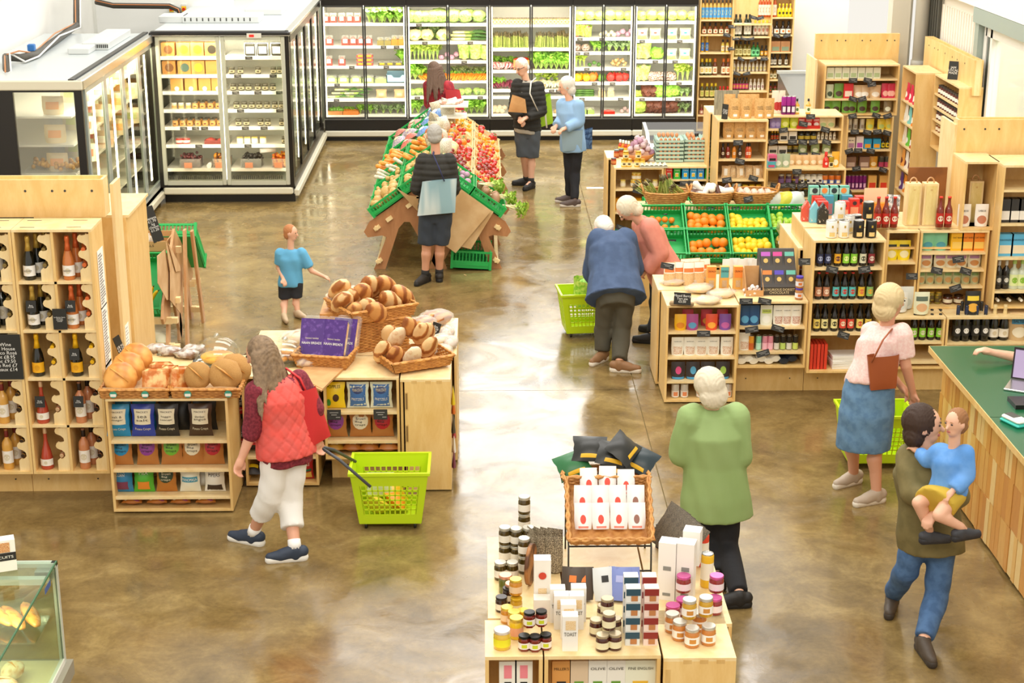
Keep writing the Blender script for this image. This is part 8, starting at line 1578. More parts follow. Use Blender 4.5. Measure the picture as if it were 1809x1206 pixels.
# tilted wicker basket of white pouches on a wire riser
bc=onz(1076,1010,IT);t=thing('wire_riser','dark wire riser holding the pouch basket on island','stand',(bc.x,bc.y+.1,IT))
for sx in(-.22,.22):put('wire_leg',MB().tube([(sx,-.14,0),(sx,-.12,.16),(sx,.2,.36),(sx,.2,0)],.005,6),DKGREY,t)
for y,z in((-.12,.16),(.2,.36),(-.13,.02)):put('wire_bar',MB().tube([(-.22,y,z),(.22,y,z)],.005,6),DKGREY,t)
basket('tilted wicker basket of white pouches, focus of the island',(bc.x,bc.y+.12,IT+.28),.41,.36,.07,m=WICKL,rot=(.62,0,0),fl=.08)
PR=mat('#d8402a',.5)
for i,(u,v)in enumerate([(a,b_)for b_ in(1,0)for a in(-.14,-.045,.05,.145)]+[(-.1,2),(.0,2.1),(.1,1.9)]):
    y=-.12+.11*v;lab(packet('pouch','white_pouch','',(bc.x+u,bc.y+.12+y*math.cos(.62),IT+.3+y*math.sin(.62)+.01),.1,.14,.05,mat('#ece6e0',.45),[(-.35,.3,.2,.55,True,PR if u!=.145 else mat('#8a5a4a',.5)),(-.6,.6,.04,.12,False,mat('#e0806a',.5))],rot=(-.38,0,.05*(i%3-1))),'white pouch with red chilli print','in tilted island basket')
basket('rear wicker basket behind the white pouches',(bc.x,bc.y+.38,IT+.33),.42,.16,.09,m=WICKL)
for i,(dx,dz,rz_,c)in enumerate(((-.15,.0,.2,'#2a6a3a'),(-.09,.08,-.1,'#1f1f1a'),(.03,.06,.1,'#1f1f1a'),(.16,.1,1.0,'#1f1f1a'),(.05,.0,-.2,'#1f1f1a'),(.15,.02,-.5,'#1f2f34'))):lab(packet('bag','crisp_bag','',(bc.x+dx,bc.y+.36+.03*(i%2),IT+.4+dz),.2,.16,.07,cm(c),[(-.5,.6,.1,.22,False,mat('#e8b82a',.4))],rot=(-.9,.3*(i%3-1),rz_)),('green' if i==0 else 'black')+' bag with yellow stripe','in rear island basket')
for i,(px,c,e)in enumerate(((1012,'#4a3e34','#ee7a2a'),(1030,'#4a3e34','#ee7a2a'),(1072,'#d8dcdc','#2a2a2a'),(1095,'#7a8ac8','#a8b0e0'),(1112,'#7a8ac8','#a8b0e0'))):q=onz(px,1075,IT);lab(packet('pouch','snack_pouch','',(q.x,q.y+.08,IT+.01),.13,.17,.05,cm(c),[(-.3,.3,.55,.75,False,cm(e))],rot=(-.3,0,.2*(i%3-1))),{'#4a3e34':'dark brown pouch with orange tag','#d8dcdc':'silver and black pouch','#7a8ac8':'lilac blue pouch'}[c],'below tilted island basket')
# ------------------------------------------------------------------ lime shopping baskets on wheels
LIMEP=mat('#c2e018',.35)
def trolley():
    g=MB();w_,d_,h_=.24,.17,.42
    for s in(-1,1):
        for(L_,W_,sw)in((w_,d_,0),(d_,w_,1)):
            def bb(u0,u1,z0,z1,th=.006):
                a,b_=(s*W_-th/2,s*W_+th/2)
                if sw:g.box(a,b_,u0,u1,z0,z1)
                else:g.box(u0,u1,a,b_,z0,z1)
            bb(-L_,L_,.05,.12);bb(-L_,L_,h_-.08,h_);bb(-L_,-L_+.05,.12,h_-.08);bb(L_-.05,L_,.12,h_-.08)
            n=int((2*L_-.08)/.038)
            for i in range(n+1):u=-L_+.05+(2*L_-.1)*i/n;bb(u-.005,u+.005,.12,h_-.08)
            for k in range(1,6):z=.12+(h_-.2)*k/6;bb(-L_+.05,L_-.05,z-.005,z+.005)
    g.box(-w_,w_,-d_,d_,.045,.055)
    g.v=[(x*(.78+.22*z/h_),y*(.78+.22*z/h_),z)for x,y,z in g.v]
    g.box(-w_-.015,w_+.015,-d_-.015,-d_+.003,h_,h_+.02).box(-w_-.015,w_+.015,d_-.003,d_+.015,h_,h_+.02).box(-w_-.015,-w_+.003,-d_,d_,h_,h_+.02).box(w_-.003,w_+.015,-d_,d_,h_,h_+.02);return g
def lime(px,py,rz,lb_,hnd=None):
    q=onz(px,py);t=thing('shopping_basket',lb_,'basket',(q.x,q.y,0),rz);put('basket_body',cached(('trolley',1),trolley),LIMEP,t,scale=(1.1,1.1,1))
    for sx in(-1,1):
        for sy in(-1,1):put('wheel',cached(('wheel',1),lambda:MB().lathe([(.022,-.01),(.026,0),(.022,.01)],12)),BLACK,t,(sx*.17,sy*.12,.027),(0,PI/2,0))
    if hnd:put('handle',MB().tube([tuple(p-q)for p in hnd],.011,8),BLACK,t).rotation_euler=(0,0,0)
    return t
tb=lime(692,920,0,'lime green wheeled basket pulled by woman in coral vest');b0=tb.location
for s,e in((-.14,(655,860)),(.12,(628,815))):
    A=onz(*e,.42)-b0;B=ony(563,788,10.3)-b0;put('pull_handle',MB().tube([tuple(A),tuple(A*.4+B*.6+Vector((0,0,.02))),tuple(B)],.011,8),mat('#4a4c50',.4),tb)
for i,(x,y,z,c)in enumerate(((-.08,0,.2,'#c8d0a0'),(.05,.02,.14,'#f0b81e'),(.1,-.04,.1,'#f0901e'),(-.02,-.05,.1,'#e8c83a'))):lab(packet('bag','grocery_bag','',tuple(b0+Vector((x,y,z))),.2,.18,.1,film(c,.9,.3),rot=(-.9,.2*i,.7*i)),['clear salad','yellow','orange','pale yellow'][i]+' grocery bag','inside the coral woman basket')
t=lime(1036,588,.1,'lime green wheeled basket beside man in navy cardigan');q=t.location
solo('romaine_lettuce',cached(('pcab',1),None)if('pcab',1)in _mesh else POT,[GM['herb'],GM['lettuceleaf']],'long green lettuce standing in the lime basket','lettuce',(q.x-.06,q.y,.25),(0,.2,0),scale=.3);solo('paper_bag',MB().box(-.09,.09,-.05,.05,0,.2,ch=.02),KRAFT,'brown paper bag inside lime basket by the navy cardigan','paper bag',(q.x+.09,q.y,.24),(.1,.2,.3))
lime(1540,815,0,'lime green wheeled basket behind the woman in pink')
solo('floor_notice',MB().box(-.15,.15,-.05,.05,0,.002),WT,'small pale sheet lying on the floor behind blue-jumper woman','paper',tuple(onz(1056,332)))
# ------------------------------------------------------------------ people
def blob(name,prims,vox=.01,sm=3):
    g=MB()
    for p in prims:
        if p[0]=='c':
            a,b=Vector(p[1]),Vector(p[2]);g.tube([a,b],[p[3],p[4]],12);g.ell(a,p[3],12,8);g.ell(b,p[4],12,8)
        elif p[0]=='f':g.tube([p[1],p[2]],[p[3],p[4]],16)  # flat-ended cone: hems and cuffs
        elif p[0]=='e':g.ell(p[1],p[2],16,10,rot=p[3]if len(p)>3 else None)
        elif p[0]=='l':  # loft along a spine: [(centre, half width, half depth)], side axis
            vs=[];fs=[];n=20;ax=Vector(p[2]).normalized();R=p[1]
            for i,(c,rx,ry)in enumerate(R):
                t=(Vector(R[min(i+1,len(R)-1)][0])-Vector(R[max(i-1,0)][0])).normalized();b_=t.cross(ax).normalized()
                vs+=[tuple(Vector(c)+ax*rx*math.cos(2*PI*k/n)+b_*ry*math.sin(2*PI*k/n))for k in range(n)]
            for i in range(len(R)-1):fs+=[(i*n+k,i*n+(k+1)%n,(i+1)*n+(k+1)%n,(i+1)*n+k)for k in range(n)]
            fs+=[tuple(range(n-1,-1,-1)),tuple((len(R)-1)*n+k for k in range(n))];g._add(vs,fs,0,True)
    me=fixn(g.mesh(name,1));o=bpy.data.objects.new('tmp',me);TS.collection.objects.link(o)
    r=o.modifiers.new('r','REMESH');r.mode='VOXEL';r.voxel_size=vox;r.use_smooth_shade=True
    s=o.modifiers.new('s','SMOOTH');s.iterations=sm;s.factor=.5
    m2=bpy.data.meshes.new_from_object(o.evaluated_get(tdg()));bpy.data.objects.remove(o);m2.name=name;return m2
def displace(me,fn):
    n=len(me.vertices);co=np.empty(n*3);no=np.empty(n*3);me.vertices.foreach_get('co',co);me.vertices.foreach_get('normal',no)
    co=co.reshape(-1,3);no=no.reshape(-1,3);co+=no*fn(co)[:,None];me.vertices.foreach_set('co',co.ravel());me.update();return me
def hand(w_,d,up,s=1.,curl=.5):
    d=d.normalized();sd=d.cross(up).normalized();up=sd.cross(d).normalized();P_=[('c',w_,w_+d*.05*s,.026*s,.03*s),('c',w_+d*.03*s+sd*.018*s,w_+d*.07*s+sd*.022*s,.016*s,.014*s),('c',w_+d*.03*s-sd*.018*s,w_+d*.07*s-sd*.022*s,.016*s,.014*s)]
    for k,ln in enumerate((.062,.072,.067,.052)):
        a=w_+d*.075*s+sd*(.03-.02*k)*s;m_=a+(d*math.cos(curl*.6)-up*math.sin(curl*.6))*ln*.5*s;e=m_+(d*math.cos(curl*1.8)-up*math.sin(curl*1.8))*ln*.5*s
        P_+=[('c',a,m_,.0095*s,.0088*s),('c',m_,e,.0088*s,.0075*s)]
    a=w_+d*.025*s+sd*.028*s;m_=a+(d*.6+sd*.75).normalized()*.034*s;e=m_+(d-up*.4).normalized()*.03*s
    return P_+[('c',a,m_,.0125*s,.0105*s),('c',m_,e,.0105*s,.009*s)]
def person(lb_,Y0,J,look,skin,hair,hstyle,top,legs,shoe,sc=1.0,bare=1.0,quilt=None,wide=1.0,ground=True):
    """J: joint -> (px, py, depth offset) surveyed from the photograph, or a Vector; look: unit vector the face points to"""
    V={k:(v if isinstance(v,Vector)else ony(v[0],v[1],Y0+(v[2]if len(v)>2 else 0)))for k,v in J.items()}
    if ground:
        for k in('anL','anR','toL','toR'):V[k]=onz(*J[k][:2],.085*sc if k[0]=='a' else .04)
    base=(V['anL']+V['anR'])/2;base.z=0 if ground else min(V['toL'].z,V['toR'].z)-.04;V={k:v-base for k,v in V.items()}
    t=thing('person',lb_,'person',base);r=sc;pel=(V['hiL']+V['hiR'])/2;shc=(V['shL']+V['shR'])/2;ax=(V['shR']-V['shL']).normalized();hx=(V['hiR']-V['hiL']).normalized()
    look=Vector(look).normalized();hd=V['head'];nk=V.get('neck',shc+(hd-shc)*.35);upv=(hd-nk).normalized();side=look.cross(upv).normalized();lk=upv.cross(side).normalized()
    R=Matrix((side,lk,upv)).transposed();E_=R.to_euler()
    P_=[('l',[(pel-(shc-pel)*.12,.13*r,.09*r),(pel,.165*r*wide,.115*r),(pel+(shc-pel)*.42,.13*r*wide,.095*r),(pel+(shc-pel)*.8,.16*r,.11*r),(shc+(shc-pel)*.04,.1*r,.07*r)],ax),
          ('c',shc,hd,.052*r,.048*r),('e',hd+upv*.015*r,(.077*r,.098*r,.108*r),E_),('e',hd+lk*.03*r-upv*.055*r,(.052*r,.058*r,.055*r),E_),
          ('c',hd+lk*.093*r+upv*.01*r,hd+lk*.112*r-upv*.02*r,.009*r,.015*r),('e',hd+side*.078*r,(.014*r,.024*r,.032*r),E_),('e',hd-side*.078*r,(.014*r,.024*r,.032*r),E_)]
    for s in 'LR':
        sh,el,wr,hi,kn,an,to=(V[k+s]for k in('sh','el','wr','hi','kn','an','to'))
        P_+=[('c',sh,el,.05*r,.039*r),('c',el,wr,.041*r,.026*r),('c',hi,kn,.085*r,.056*r),('c',kn,an,.055*r,.037*r),('c',kn*.7+an*.3-lk*.01,kn*.45+an*.55,.056*r,.045*r),('c',an,an*.55+to*.45,.033*r,.022*r)]
        P_+=hand(wr,(wr-el),Vector((0,0,1))if abs((wr-el).normalized().z)<.8 else lk,r,.7)
    put('body',blob('body',P_,.0085,2),mat(skin,.5),t)
    for s in(-1,1):
        put('eye',cached(('eye',1),lambda:MB().ell((0,0,0),(.012,.007,.006),8,6)),mat('#2a2420',.2),t,hd+lk*.089*r+side*s*.032*r+upv*.018*r,E_,r);put('eyebrow',cached(('brow',1),lambda:MB().ell((0,0,0),(.017,.005,.0035),8,5)),mat(hair,.7),t,hd+lk*.094*r+side*s*.032*r+upv*.038*r,E_,r)
    put('lips',cached(('lips',1),lambda:MB().ell((0,0,0),(.022,.008,.006),8,5)),mat('#b5605a',.5),t,hd+lk*.088*r-upv*.052*r,E_,r)
    H_=[('e',hd-lk*.022*r+upv*.035*r,(.088*r,.098*r,.1*r),E_),('e',hd-lk*.05*r-upv*.02*r,(.08*r,.06*r,.08*r),E_)]
    if hstyle=='thin':H_=[('e',hd-lk*.012*r+upv*.032*r,(.08*r,.094*r,.096*r),E_),('e',hd-lk*.045*r-upv*.02*r,(.074*r,.055*r,.06*r),E_)]
    if hstyle=='bob':H_=[('e',hd-lk*.025*r+upv*.03*r,(.1*r,.108*r,.11*r),E_),('e',hd-lk*.05*r-upv*.05*r,(.1*r,.07*r,.09*r),E_)]
    if hstyle=='long':
        for k in range(15):
            a=-1+2*k/14;p=hd+side*.085*a-lk*(.03+.06*(1-a*a))+upv*.02;q=p+Vector((0,0,-.19))-lk*.045+side*(.05*a+.015*math.sin(k*3));e=q+Vector((0,0,-.2-.06*math.sin(k*2.3)))-lk*(.07-.03*abs(a))+side*(.05*a+.03*math.sin(k*5));H_+=[('c',p,q,.034,.024),('c',q,e,.024,.006)]
    hm=blob('hair',H_,.008,2);displace(hm,lambda c:.0035*np.sin(c[:,0]*320+6*np.sin(c[:,2]*20))*np.sin(c[:,1]*290));put('hair',hm,mat2(hair,top.get('hair2',hair),30,.7,.3,.7,.4),t)
    # upper garment: {'c': colour, 'hem': drop below the hips, 'sl': sleeve reach 0-2, 'r': thickness, 'flare'}
    for nm,gmt in(('shirt',top.get('under')),(top.get('name','jacket'),top)):
        if not gmt:continue
        k=gmt.get('r',.02);dn=(pel-shc).normalized();hem=pel+dn*gmt.get('hem',.05)*r;fl=gmt.get('flare',0)
        G_=[('l',[(hem,(.165*wide+k+fl)*r,(.115+k+fl*.8)*r),(pel,(.168*wide+k+fl*.6)*r,(.118+k+fl*.5)*r),(pel+(shc-pel)*.42,(.145*wide+k+fl*.3)*r,(.105+k)*r),(pel+(shc-pel)*.8,(.165+k)*r,(.115+k)*r),(shc+(shc-pel)*.06,(.13+k*.5)*r,(.08+k*.5)*r),(shc+(shc-pel)*.13,.065*r,.06*r)],ax)]
        for s in 'LR':
            sh,el,wr=V['sh'+s],V['el'+s],V['wr'+s];sl=gmt.get('sl',2)
            if sl>0:G_+=[('e',sh,(.056*r+k*.7,)*3),('f' if sl<=1 else 'c',sh,sh+(el-sh)*min(sl,1),.055*r+k,.045*r+k)]
            else:G_+=[('e',sh-(sh-shc)*.25,(.06*r,)*3)]
            if sl>1:G_+=[('f',el,el+(wr-el)*(sl-1)*.97,.044*r+k,.032*r+k)]
        me=blob(nm,G_,.012,3)
        if gmt.get('pf'):displace(me,lambda c:.010*(np.abs(np.sin(c[:,2]*PI/.062))**.6-.7))
        elif gmt.get('ql'):displace(me,lambda c:-.007*np.maximum(np.exp(-(np.sin((c[:,0]+c[:,1]*.6+c[:,2])*PI/.1)/.18)**2),np.exp(-(np.sin((c[:,0]+c[:,1]*.6-c[:,2])*PI/.1)/.18)**2)))
        else:displace(me,lambda c:.006*np.sin(c[:,0]*31+c[:,2]*11+2*np.sin(c[:,1]*17))*np.sin(c[:,2]*9+c[:,0]*14))
        put(nm,me,mat2(gmt['c'],gmt.get('c2',gmt['c']),gmt.get('s',12),.8,.4,.6,.15),t)
    # lower garment
    kk=legs.get('r',.02);G_=[]
    if legs['t']=='skirt':m_=(V['knL']+V['knR'])/2;up_=Vector((0,0,1));G_=[('l',[(m_+(pel-m_)*legs.get('to',-.15),.2*r,.16*r),(m_*.5+pel*.5,.2*r,.165*r),(pel,.18*r*wide,.13*r),(pel+(shc-pel)*.2,.15*r*wide,.115*r)],hx)]
    else:
        G_=[('l',[(pel-(shc-pel)*.18,.15*r,.1*r),(pel,(.172*wide)*r,.125*r),(pel+(shc-pel)*.15,.15*r*wide,.115*r)],hx)]
        for s in 'LR':
            hi,kn,an=V['hi'+s],V['kn'+s],V['an'+s];to_=legs.get('to',2)
            G_+=[('e',hi,(.092*r,.095*r,.1*r)),('f' if to_<=1 else 'c',hi,hi+(kn-hi)*min(to_,1),.083*r+kk*.6,.06*r+kk*.8+(.012*r if to_<=1 else 0))]
            if to_>1:G_+=[('f',kn,kn+(an-kn)*(to_-1),.06*r+kk,.042*r+kk*(1.3 if to_<1.9 else 1))]
    me=blob('trousers',G_,.012,3);displace(me,lambda c:.004*np.sin(c[:,2]*38+c[:,0]*20)*np.sin(c[:,0]*25));put({'skirt':'skirt','shorts':'shorts'}.get(legs['t'],'trousers'),me,mat2(legs['c'],legs.get('c2',legs['c']),20,.85,.4,.6,.15),t)
    for s in 'LR':
        an,to=V['an'+s],V['to'+s];d=to-an;d.z=0;d.normalize();c0=Vector((an.x,an.y,to.z));heel=c0-d*.05*r;tip=c0+d*.17*r
        sh_=blob('shoe',[('c',heel+Vector((0,0,.02*r)),c0+d*.1*r,.042*r,.042*r),('c',c0+d*.1*r,tip,.042*r,.03*r),('c',c0,c0+Vector((0,0,.035*r)),.047*r,.046*r),('c',c0+Vector((0,0,.03*r)),c0+d*.09*r+Vector((0,0,.012*r)),.044*r,.038*r)],.009,2);so=put('shoe',sh_,mat(shoe[0],.6),t)
        put('sole',blob('sole',[('c',heel-Vector((0,0,.022*r)),tip-Vector((0,0,.018*r)),.04*r,.034*r)],.009,1),mat(shoe[1],.6),so)
        if len(shoe)>2:put('sock',MB().tube([tuple(an-Vector((0,0,.01))),tuple(an+(V['kn'+s]-an).normalized()*.06*r)],[.045*r,.043*r],12),mat(shoe[2],.8),t)
    return t,V,base
SK,SK2='#dba284','#e3b092'
def tote(lb_,pts,th,m,straps,hm=None,cat='bag',nm='tote_bag'):
    """pts: four surveyed corners of the front face; thickened away from the camera"""
    p=[Vector(q)for q in pts];c=sum(p,Vector())/4;t=thing(nm,lb_,cat,c);n=(p[1]-p[0]).cross(p[3]-p[0]).normalized();n=n if n.y>0 else-n;g=MB()
    def f(sg):return lambda u,v:(p[0]*(1-u)*(1-v)+p[1]*u*(1-v)+p[2]*u*v+p[3]*(1-u)*v)-c+n*(th/2+sg*th/2*(.4+.6*math.sin(PI*u)**.5*math.sin(PI*min(v*.5+.5,1))**.5))
    g.grid(f(-1),8,8);g.grid(f(1),8,8,flip=True)
    for e0,e1 in(((0,0),(0,1)),((1,0),(1,1)),((0,1),(1,1))):g.grid(lambda u,v,e0=e0,e1=e1:f(-1+2*v)(e0[0]+(e1[0]-e0[0])*u,e0[1]+(e1[1]-e0[1])*u),8,2)
    put('bag_body',g,m,t)
    for s in straps:put('strap',MB().tube([tuple(Vector(q)-c)for q in s],.016,6,flat=.4),hm or m,t)
    return t
CHECK=mat2('#8fb0b8','#c8d4d2',5,.8,.45,.55,0,2,(1,1,.1))
# woman in coral vest
t,V,B=person('woman walking left in coral quilted vest and white cropped trousers, pulling basket',10.15,dict(head=(461,628,.02),neck=(472,662,0),shL=(452,690,-.1),shR=(527,672,.12),elL=(444,765,-.12),wrL=(427,808,-.16),elR=(558,722,.12),wrR=(560,772,.1),hiL=(488,790,-.05),hiR=(521,785,.06),knL=(478,872,-.06),knR=(512,888,.02),anL=(447,940),anR=(521,968),toL=(415,945),toR=(492,982)),(-.9,.5,-.25),SK,'#6f5a44','long',
    dict(c='#e8594f',c2='#e06058',sl=0,r=.035,hem=.06,flare=.02,ql=1,name='vest',hair2='#9a8062',under=dict(c='#6a1828',c2='#8a2c3a',s=60,sl=1.25,r=.018,hem=.12)),dict(t='trousers',c='#efece6',to=1.55,r=.028),('#2f3a4c','#efece4','#f4f2ee'))
tote('red fabric tote bag on shoulder of woman in coral vest',[ony(532,692,10.12),ony(564,682,10.28),ony(591,770,10.28),ony(556,790,10.12)],.1,mat('#c8282a',.7),[[ony(545,700,10.2),ony(530,668,10.2),ony(505,650,10.25)]])
# man in black puffer jacket
person('man seen from behind in black puffer jacket with pale check tote',16.8,dict(head=(768,240,.02),neck=(769,262),shL=(748,284,0),shR=(793,284,0),elL=(736,332,-.02),wrL=(748,340,.2),elR=(802,333,0),wrR=(795,345,.22),hiL=(757,375),hiR=(783,375),knL=(754,432),knR=(777,432),anL=(751,485),anR=(776,482),toL=(738,498),toR=(776,472)),(0,1,-.15),SK,'#a8a49c','thin',dict(c='#2c2a25',r=.028,hem=-.01,pf=1),dict(t='shorts',c='#333a44',to=.98,r=.035),('#2a2622','#1c1a18','#2a2826'))
tote('pale blue checked tote bag across back of man in puffer',[ony(746,322,16.6),ony(807,316,16.6),ony(804,376,16.6),ony(737,382,16.6)],.05,CHECK,[[ony(785,320,16.58),ony(775,295,16.58),ony(765,272,16.66),ony(768,266,16.85)]],mat('#2a2f5a',.7));tote('small brown paper bag held out by man in puffer',[ony(736,300,16.85),ony(750,298,16.9),ony(752,330,16.9),ony(738,332,16.85)],.05,mat('#c89048',.7),[],cat='paper bag',nm='paper_bag')
# man with glasses
t,V,B=person('white-haired man with glasses in black puffer holding a brown paper packet',21.5,dict(head=(922,119,-.02),neck=(929,137),shR=(914,150,-.05),shL=(951,154,.05),elR=(907,196,-.08),wrR=(918,209,-.2),elL=(957,196,-.02),wrL=(930,208,-.24),hiR=(921,228),hiL=(942,229),knR=(926,276),knL=(939,278),anR=(930,316),anL=(938,322),toR=(910,322),toL=(922,334)),(-.75,-.7,-.3),SK2,'#dcd8d0','thin',dict(c='#24221d',r=.03,hem=.0,pf=1,under=dict(c='#a8a294',r=.02,hem=.05,sl=0)),dict(t='shorts',c='#4c5258',to=1.0,r=.035),('#221f1c','#1c1a18','#2a2826'))
h_=V['head'];lk=Vector((-.75,-.7,-.3)).normalized();sd_=lk.cross(Vector((0,0,1))).normalized();g=MB()
for s in(-1,1):g.tube([tuple(h_+lk*.1+sd_*s*.033+sd_*.022*math.cos(a)+Vector((0,0,.018+.017*math.sin(a))))for a in[2*PI*k/10 for k in range(11)]],.003,4,0,False);g.tube([tuple(h_+lk*.1+sd_*s*.056+Vector((0,0,.02))),tuple(h_+sd_*s*.083+Vector((0,0,.02)))],.003,4)
put('glasses',g,BLACK,t)
tote('folded brown paper packet in the hands of glasses man',[ony(905,168,21.2),ony(928,176,21.2),ony(931,200,21.2),ony(898,198,21.2)],.06,KRAFT,[],cat='paper bag',nm='paper_packet')
tote('lime green shoulder bag with white straps on glasses man',[ony(948,182,21.45),ony(975,166,21.7),ony(980,218,21.7),ony(940,231,21.4)],.08,mat('#9ac41e',.6),[[ony(950,196,21.35),ony(936,165,21.3),ony(938,145,21.35),ony(946,138,21.5)],[ony(966,226,21.5),ony(962,190,21.5),ony(958,165,21.5)]],mat('#efece0',.7))
# woman in pale blue jumper
person('white-haired woman in pale blue jumper walking left with grey bag',20.6,dict(head=(1000,153),neck=(1004,172),shR=(994,184,.1),shL=(1022,186,-.1),elR=(992,210,.12),wrR=(983,222,0),elL=(1024,215,-.14),wrL=(1000,226,-.22),hiR=(1004,250,.04),hiL=(1020,252,-.04),knR=(1006,302,.03),knL=(1016,306,-.03),anR=(1006,346),anL=(1015,354),toR=(988,352),toL=(994,360)),(-1,-.25,-.2),SK2,'#dcd6c8','bob',dict(c='#8fb4d8',r=.03,hem=.12,name='jumper'),dict(t='trousers',c='#1c1c20',to=1.97,r=.012),('#5a4a44','#d8d0c4'),.95)
tote('grey-blue shoulder bag at hip of blue-jumper woman',[ony(992,232,20.42),ony(1030,230,20.42),ony(1028,266,20.42),ony(994,268,20.42)],.07,mat('#8fa8b4',.7),[]);tote('dark blue checked bag carried behind blue-jumper woman',[ony(1028,232,20.72),ony(1047,226,20.72),ony(1046,264,20.72),ony(1030,264,20.72)],.07,mat2('#2a4468','#5a7aa0',20,.7),[])
# woman in red at the chillers
person('woman in red top with red bag standing beyond vegetable stand',22.6,dict(head=(767,124),neck=(772,140),shL=(757,152,.05),shR=(792,152,-.05),elL=(758,182,.1),wrL=(768,200,.15),elR=(800,182,-.1),wrR=(800,200,.1),hiL=(766,206),hiR=(786,206),knL=(768,245),knR=(784,245),anL=(768,282),anR=(786,282),toL=(762,285),toR=(778,290)),(-.5,.85,-.1),SK,'#6a5242','long',dict(c='#b8323a',c2='#8a2030',r=.03,hem=.06,name='top'),dict(t='trousers',c='#3a3430',to=1.95),('#2a2624','#1c1a18'),.95)
tote('large red fabric bag on shoulder of woman beyond vegetable stand',[ony(786,158,22.4),ony(812,160,22.4),ony(820,195,22.4),ony(790,198,22.4)],.09,mat('#c83a40',.7),[])
# small child
person('small child in light blue shirt and dark shorts reaching right',15.6,dict(head=(514,412),neck=(513,436),shL=(496,446,0),shR=(531,446,0),elL=(492,472,.02),wrL=(500,492,-.08),elR=(550,478,0),wrR=(572,488,0),hiL=(503,498),hiR=(524,498),knL=(503,530),knR=(523,528),anL=(502,558),anR=(526,552),toL=(506,566),toR=(536,558)),(1,-.3,-.1),SK2,'#b87a4a','short',dict(c='#5fa8d0',r=.02,hem=.06,sl=.8,name='shirt'),dict(t='shorts',c='#26282e',to=.9),('#c8b090','#a89070'),.66)
# man in navy cardigan, bent
person('bent man in navy cardigan and dark green trousers seen from behind',14.15,dict(head=(1067,405,.6),neck=(1072,415,.5),shL=(1058,425,.42),shR=(1104,423,.42),elL=(1048,482,.5),wrL=(1060,500,.62),elR=(1118,475,.5),wrR=(1098,490,.65),hiL=(1072,525,0),hiR=(1104,525,0),knL=(1066,580,.05),knR=(1098,585,0),anL=(1064,622),anR=(1094,640),toL=(1050,637),toR=(1120,650)),(-.2,.75,-.6),SK,'#e4dccc','short',dict(c='#3d5070',c2='#45597a',r=.06,hem=.02,flare=.05,name='cardigan'),dict(t='trousers',c='#4a4638',to=1.95,r=.028),('#8a6440','#e0d8c8'),1.0,wide=1.08)
# woman in coral coat, leaning
person('white-haired woman in long coral coat leaning left over the fruit',14.9,dict(head=(1109,370,-.05),neck=(1130,385,0),shR=(1133,398,.16),shL=(1147,402,-.14),elR=(1150,440,.2),wrR=(1138,470,.15),elL=(1166,447,-.18),wrL=(1140,478,-.16),hiR=(1165,470,.08),hiL=(1178,475,-.08),knR=(1160,530,.06),knL=(1166,535,-.04),anR=(1160,575),anL=(1152,592),toR=(1146,580),toL=(1132,598)),(-.85,-.1,-.65),SK2,'#ddd2b8','bob',dict(c='#dc8f7c',c2='#d68674',r=.045,hem=.3,flare=.03,name='coat'),dict(t='trousers',c='#1c1a1a',to=1.95),('#1f1c1a','#1c1a18'),.95)
# woman in pale green fleece
person('white-haired woman in pale green fleece walking away past island',9.75,dict(head=(1252,684,.02),neck=(1258,712),shL=(1222,740,.0),shR=(1297,738,.02),elL=(1205,800,.02),wrL=(1214,790,.22),elR=(1305,805,.0),wrR=(1290,815,.2),hiL=(1243,875),hiR=(1287,872),knL=(1262,955,.06),knR=(1284,965,-.02),anL=(1268,1015),anR=(1306,1050),toL=(1250,1010),toR=(1290,1062)),(-.35,.9,-.2),SK2,'#ddd2b8','bob',dict(c='#8ea868',c2='#93ac6e',s=4,r=.05,hem=.14,flare=.03,name='fleece'),dict(t='trousers',c='#1a1a1e',to=1.97,r=.02),('#1f1c1a','#1c1a18'),.98)
# woman in pink blouse and denim skirt
person('blonde woman in pale pink top and denim skirt walking by the counter',10.95,dict(head=(1574,533),neck=(1568,560),shL=(1540,585,.12),shR=(1590,588,-.08),elL=(1556,640,.12),wrL=(1590,680,.1),elR=(1600,645,-.1),wrR=(1612,692,-.02),hiL=(1518,668,.04),hiR=(1556,672,-.04),knL=(1506,775,.05),knR=(1545,785,-.05),anL=(1508,835),anR=(1548,868),toL=(1484,852),toR=(1530,882)),(.85,.45,-.25),SK,'#d8c090','bob',dict(c='#ecc4bc',c2='#f2d4cc',s=60,r=.03,hem=.04,sl=.75,name='blouse'),dict(t='skirt',c='#56799a',c2='#6488a8',to=-.1),('#b5a592','#e0d8c8'))
tote('brown leather handbag at hip of woman in pink top',[ony(1535,632,10.75),ony(1590,628,10.75),ony(1585,688,10.75),ony(1540,692,10.75)],.09,mat('#a0522a',.5),[[ony(1540,640,10.72),ony(1560,600,10.7),ony(1575,582,10.85)]])
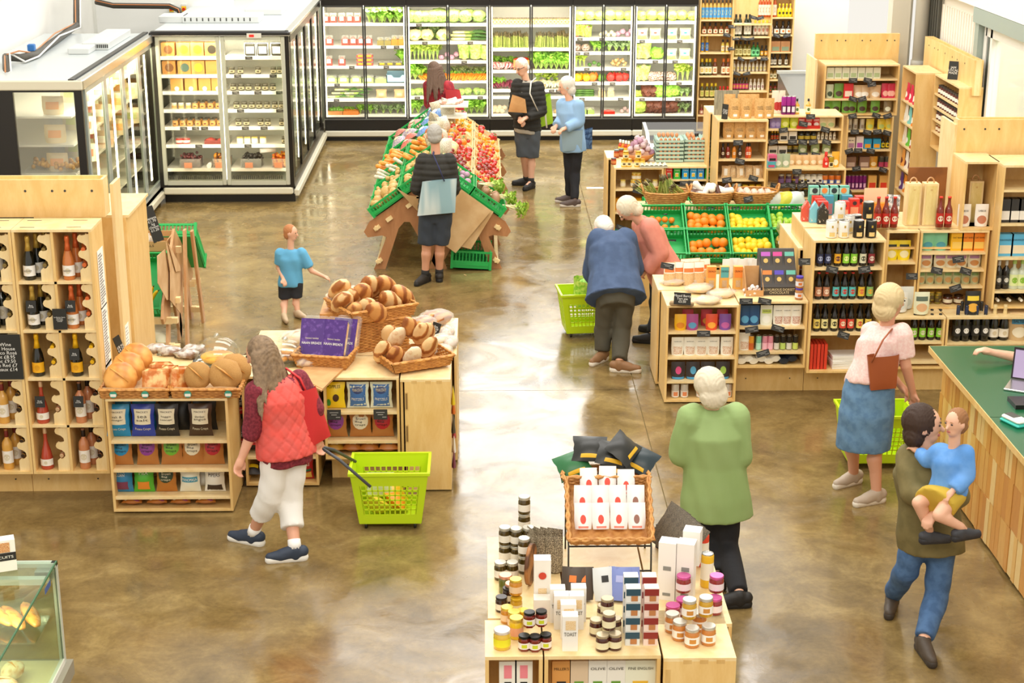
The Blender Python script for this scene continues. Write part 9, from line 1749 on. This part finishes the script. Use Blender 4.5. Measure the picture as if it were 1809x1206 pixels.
# mother and the child she carries
t,V,B=person('dark-haired woman in olive jacket and jeans carrying a child',8.95,dict(head=(1632,752,.05),neck=(1630,785,.05),shL=(1607,808,.08),shR=(1664,812,0),elL=(1612,870,-.08),wrL=(1655,885,-.22),elR=(1690,875,-.1),wrR=(1655,905,-.24),hiL=(1622,940),hiR=(1665,945),knL=(1602,1005,.02),knR=(1655,1050,-.04),anL=(1577,1050),anR=(1632,1130),toL=(1570,1085),toR=(1648,1168)),(.85,-.2,-.1),SK2,'#3a261a','bob',dict(c='#6a6038',c2='#766a40',r=.035,hem=.1,name='jacket'),dict(t='trousers',c='#3f5f88',c2='#4d6f9a',to=1.95,r=.018),('#4a3f34','#3a322a'),1.0)
Z=lambda x,y,d:ony(x,y,8.72+d)
person('child in bright blue top and mustard skirt carried by dark-haired woman',8.72,dict(head=Z(1688,748,0),neck=Z(1686,778,0),shL=Z(1664,797,.06),shR=Z(1706,800,-.04),elL=Z(1640,812,.12),wrL=Z(1622,798,.2),elR=Z(1708,842,-.08),wrR=Z(1684,866,-.12),hiL=Z(1658,868,.05),hiR=Z(1690,872,-.05),knL=Z(1622,888,-.02),knR=Z(1658,910,-.16),anL=Z(1642,935,.0),anR=Z(1698,930,-.14),toL=Z(1650,950,.0),toR=Z(1716,942,-.12)),(-.7,-.5,0),SK2,'#9a6a42','short',dict(c='#5a94d8',c2='#6aa0e0',r=.02,hem=.02,name='top'),dict(t='skirt',c='#c8a83a',to=.3),('#3a3c42','#2a2a2e'),.68,ground=False)
# shopkeeper behind the counter
Z=lambda*a:a
t,V,B=person('shop assistant behind green counter reaching a hand over it',11.15,dict(head=Z(1834,572,0),neck=Z(1842,600,.02),shL=Z(1862,630,.16),shR=Z(1838,632,-.1),elL=Z(1880,700,.2),wrL=Z(1860,720,.1),elR=Z(1800,632,-.12),wrR=Z(1752,622,-.1),hiL=Z(1880,740,.1),hiR=Z(1868,745,-.05),knL=Z(1885,840,.1),knR=Z(1872,845,-.05),anL=Z(1888,930,.1),anR=Z(1876,935,-.05),toL=Z(1870,945,.05),toR=Z(1858,948,-.1)),(-.9,-.4,-.2),SK2,'#6a4a34','short',dict(c='#5aa8c8',r=.025,hem=.1,sl=.6,name='top'),dict(t='trousers',c='#3a3c44',to=1.95),('#2a2826','#1c1a18'),1.0)
put('apron',blob('apron',[('l',[((V['hiL']+V['hiR'])/2,.17,.15),((V['shL']+V['shR'])/2-Vector((0,0,.12)),.14,.14)],(V['shR']-V['shL']).normalized())],.012),mat('#e0d4a8',.8),t)
settle_labels()
bpy.data.scenes.remove(TS)
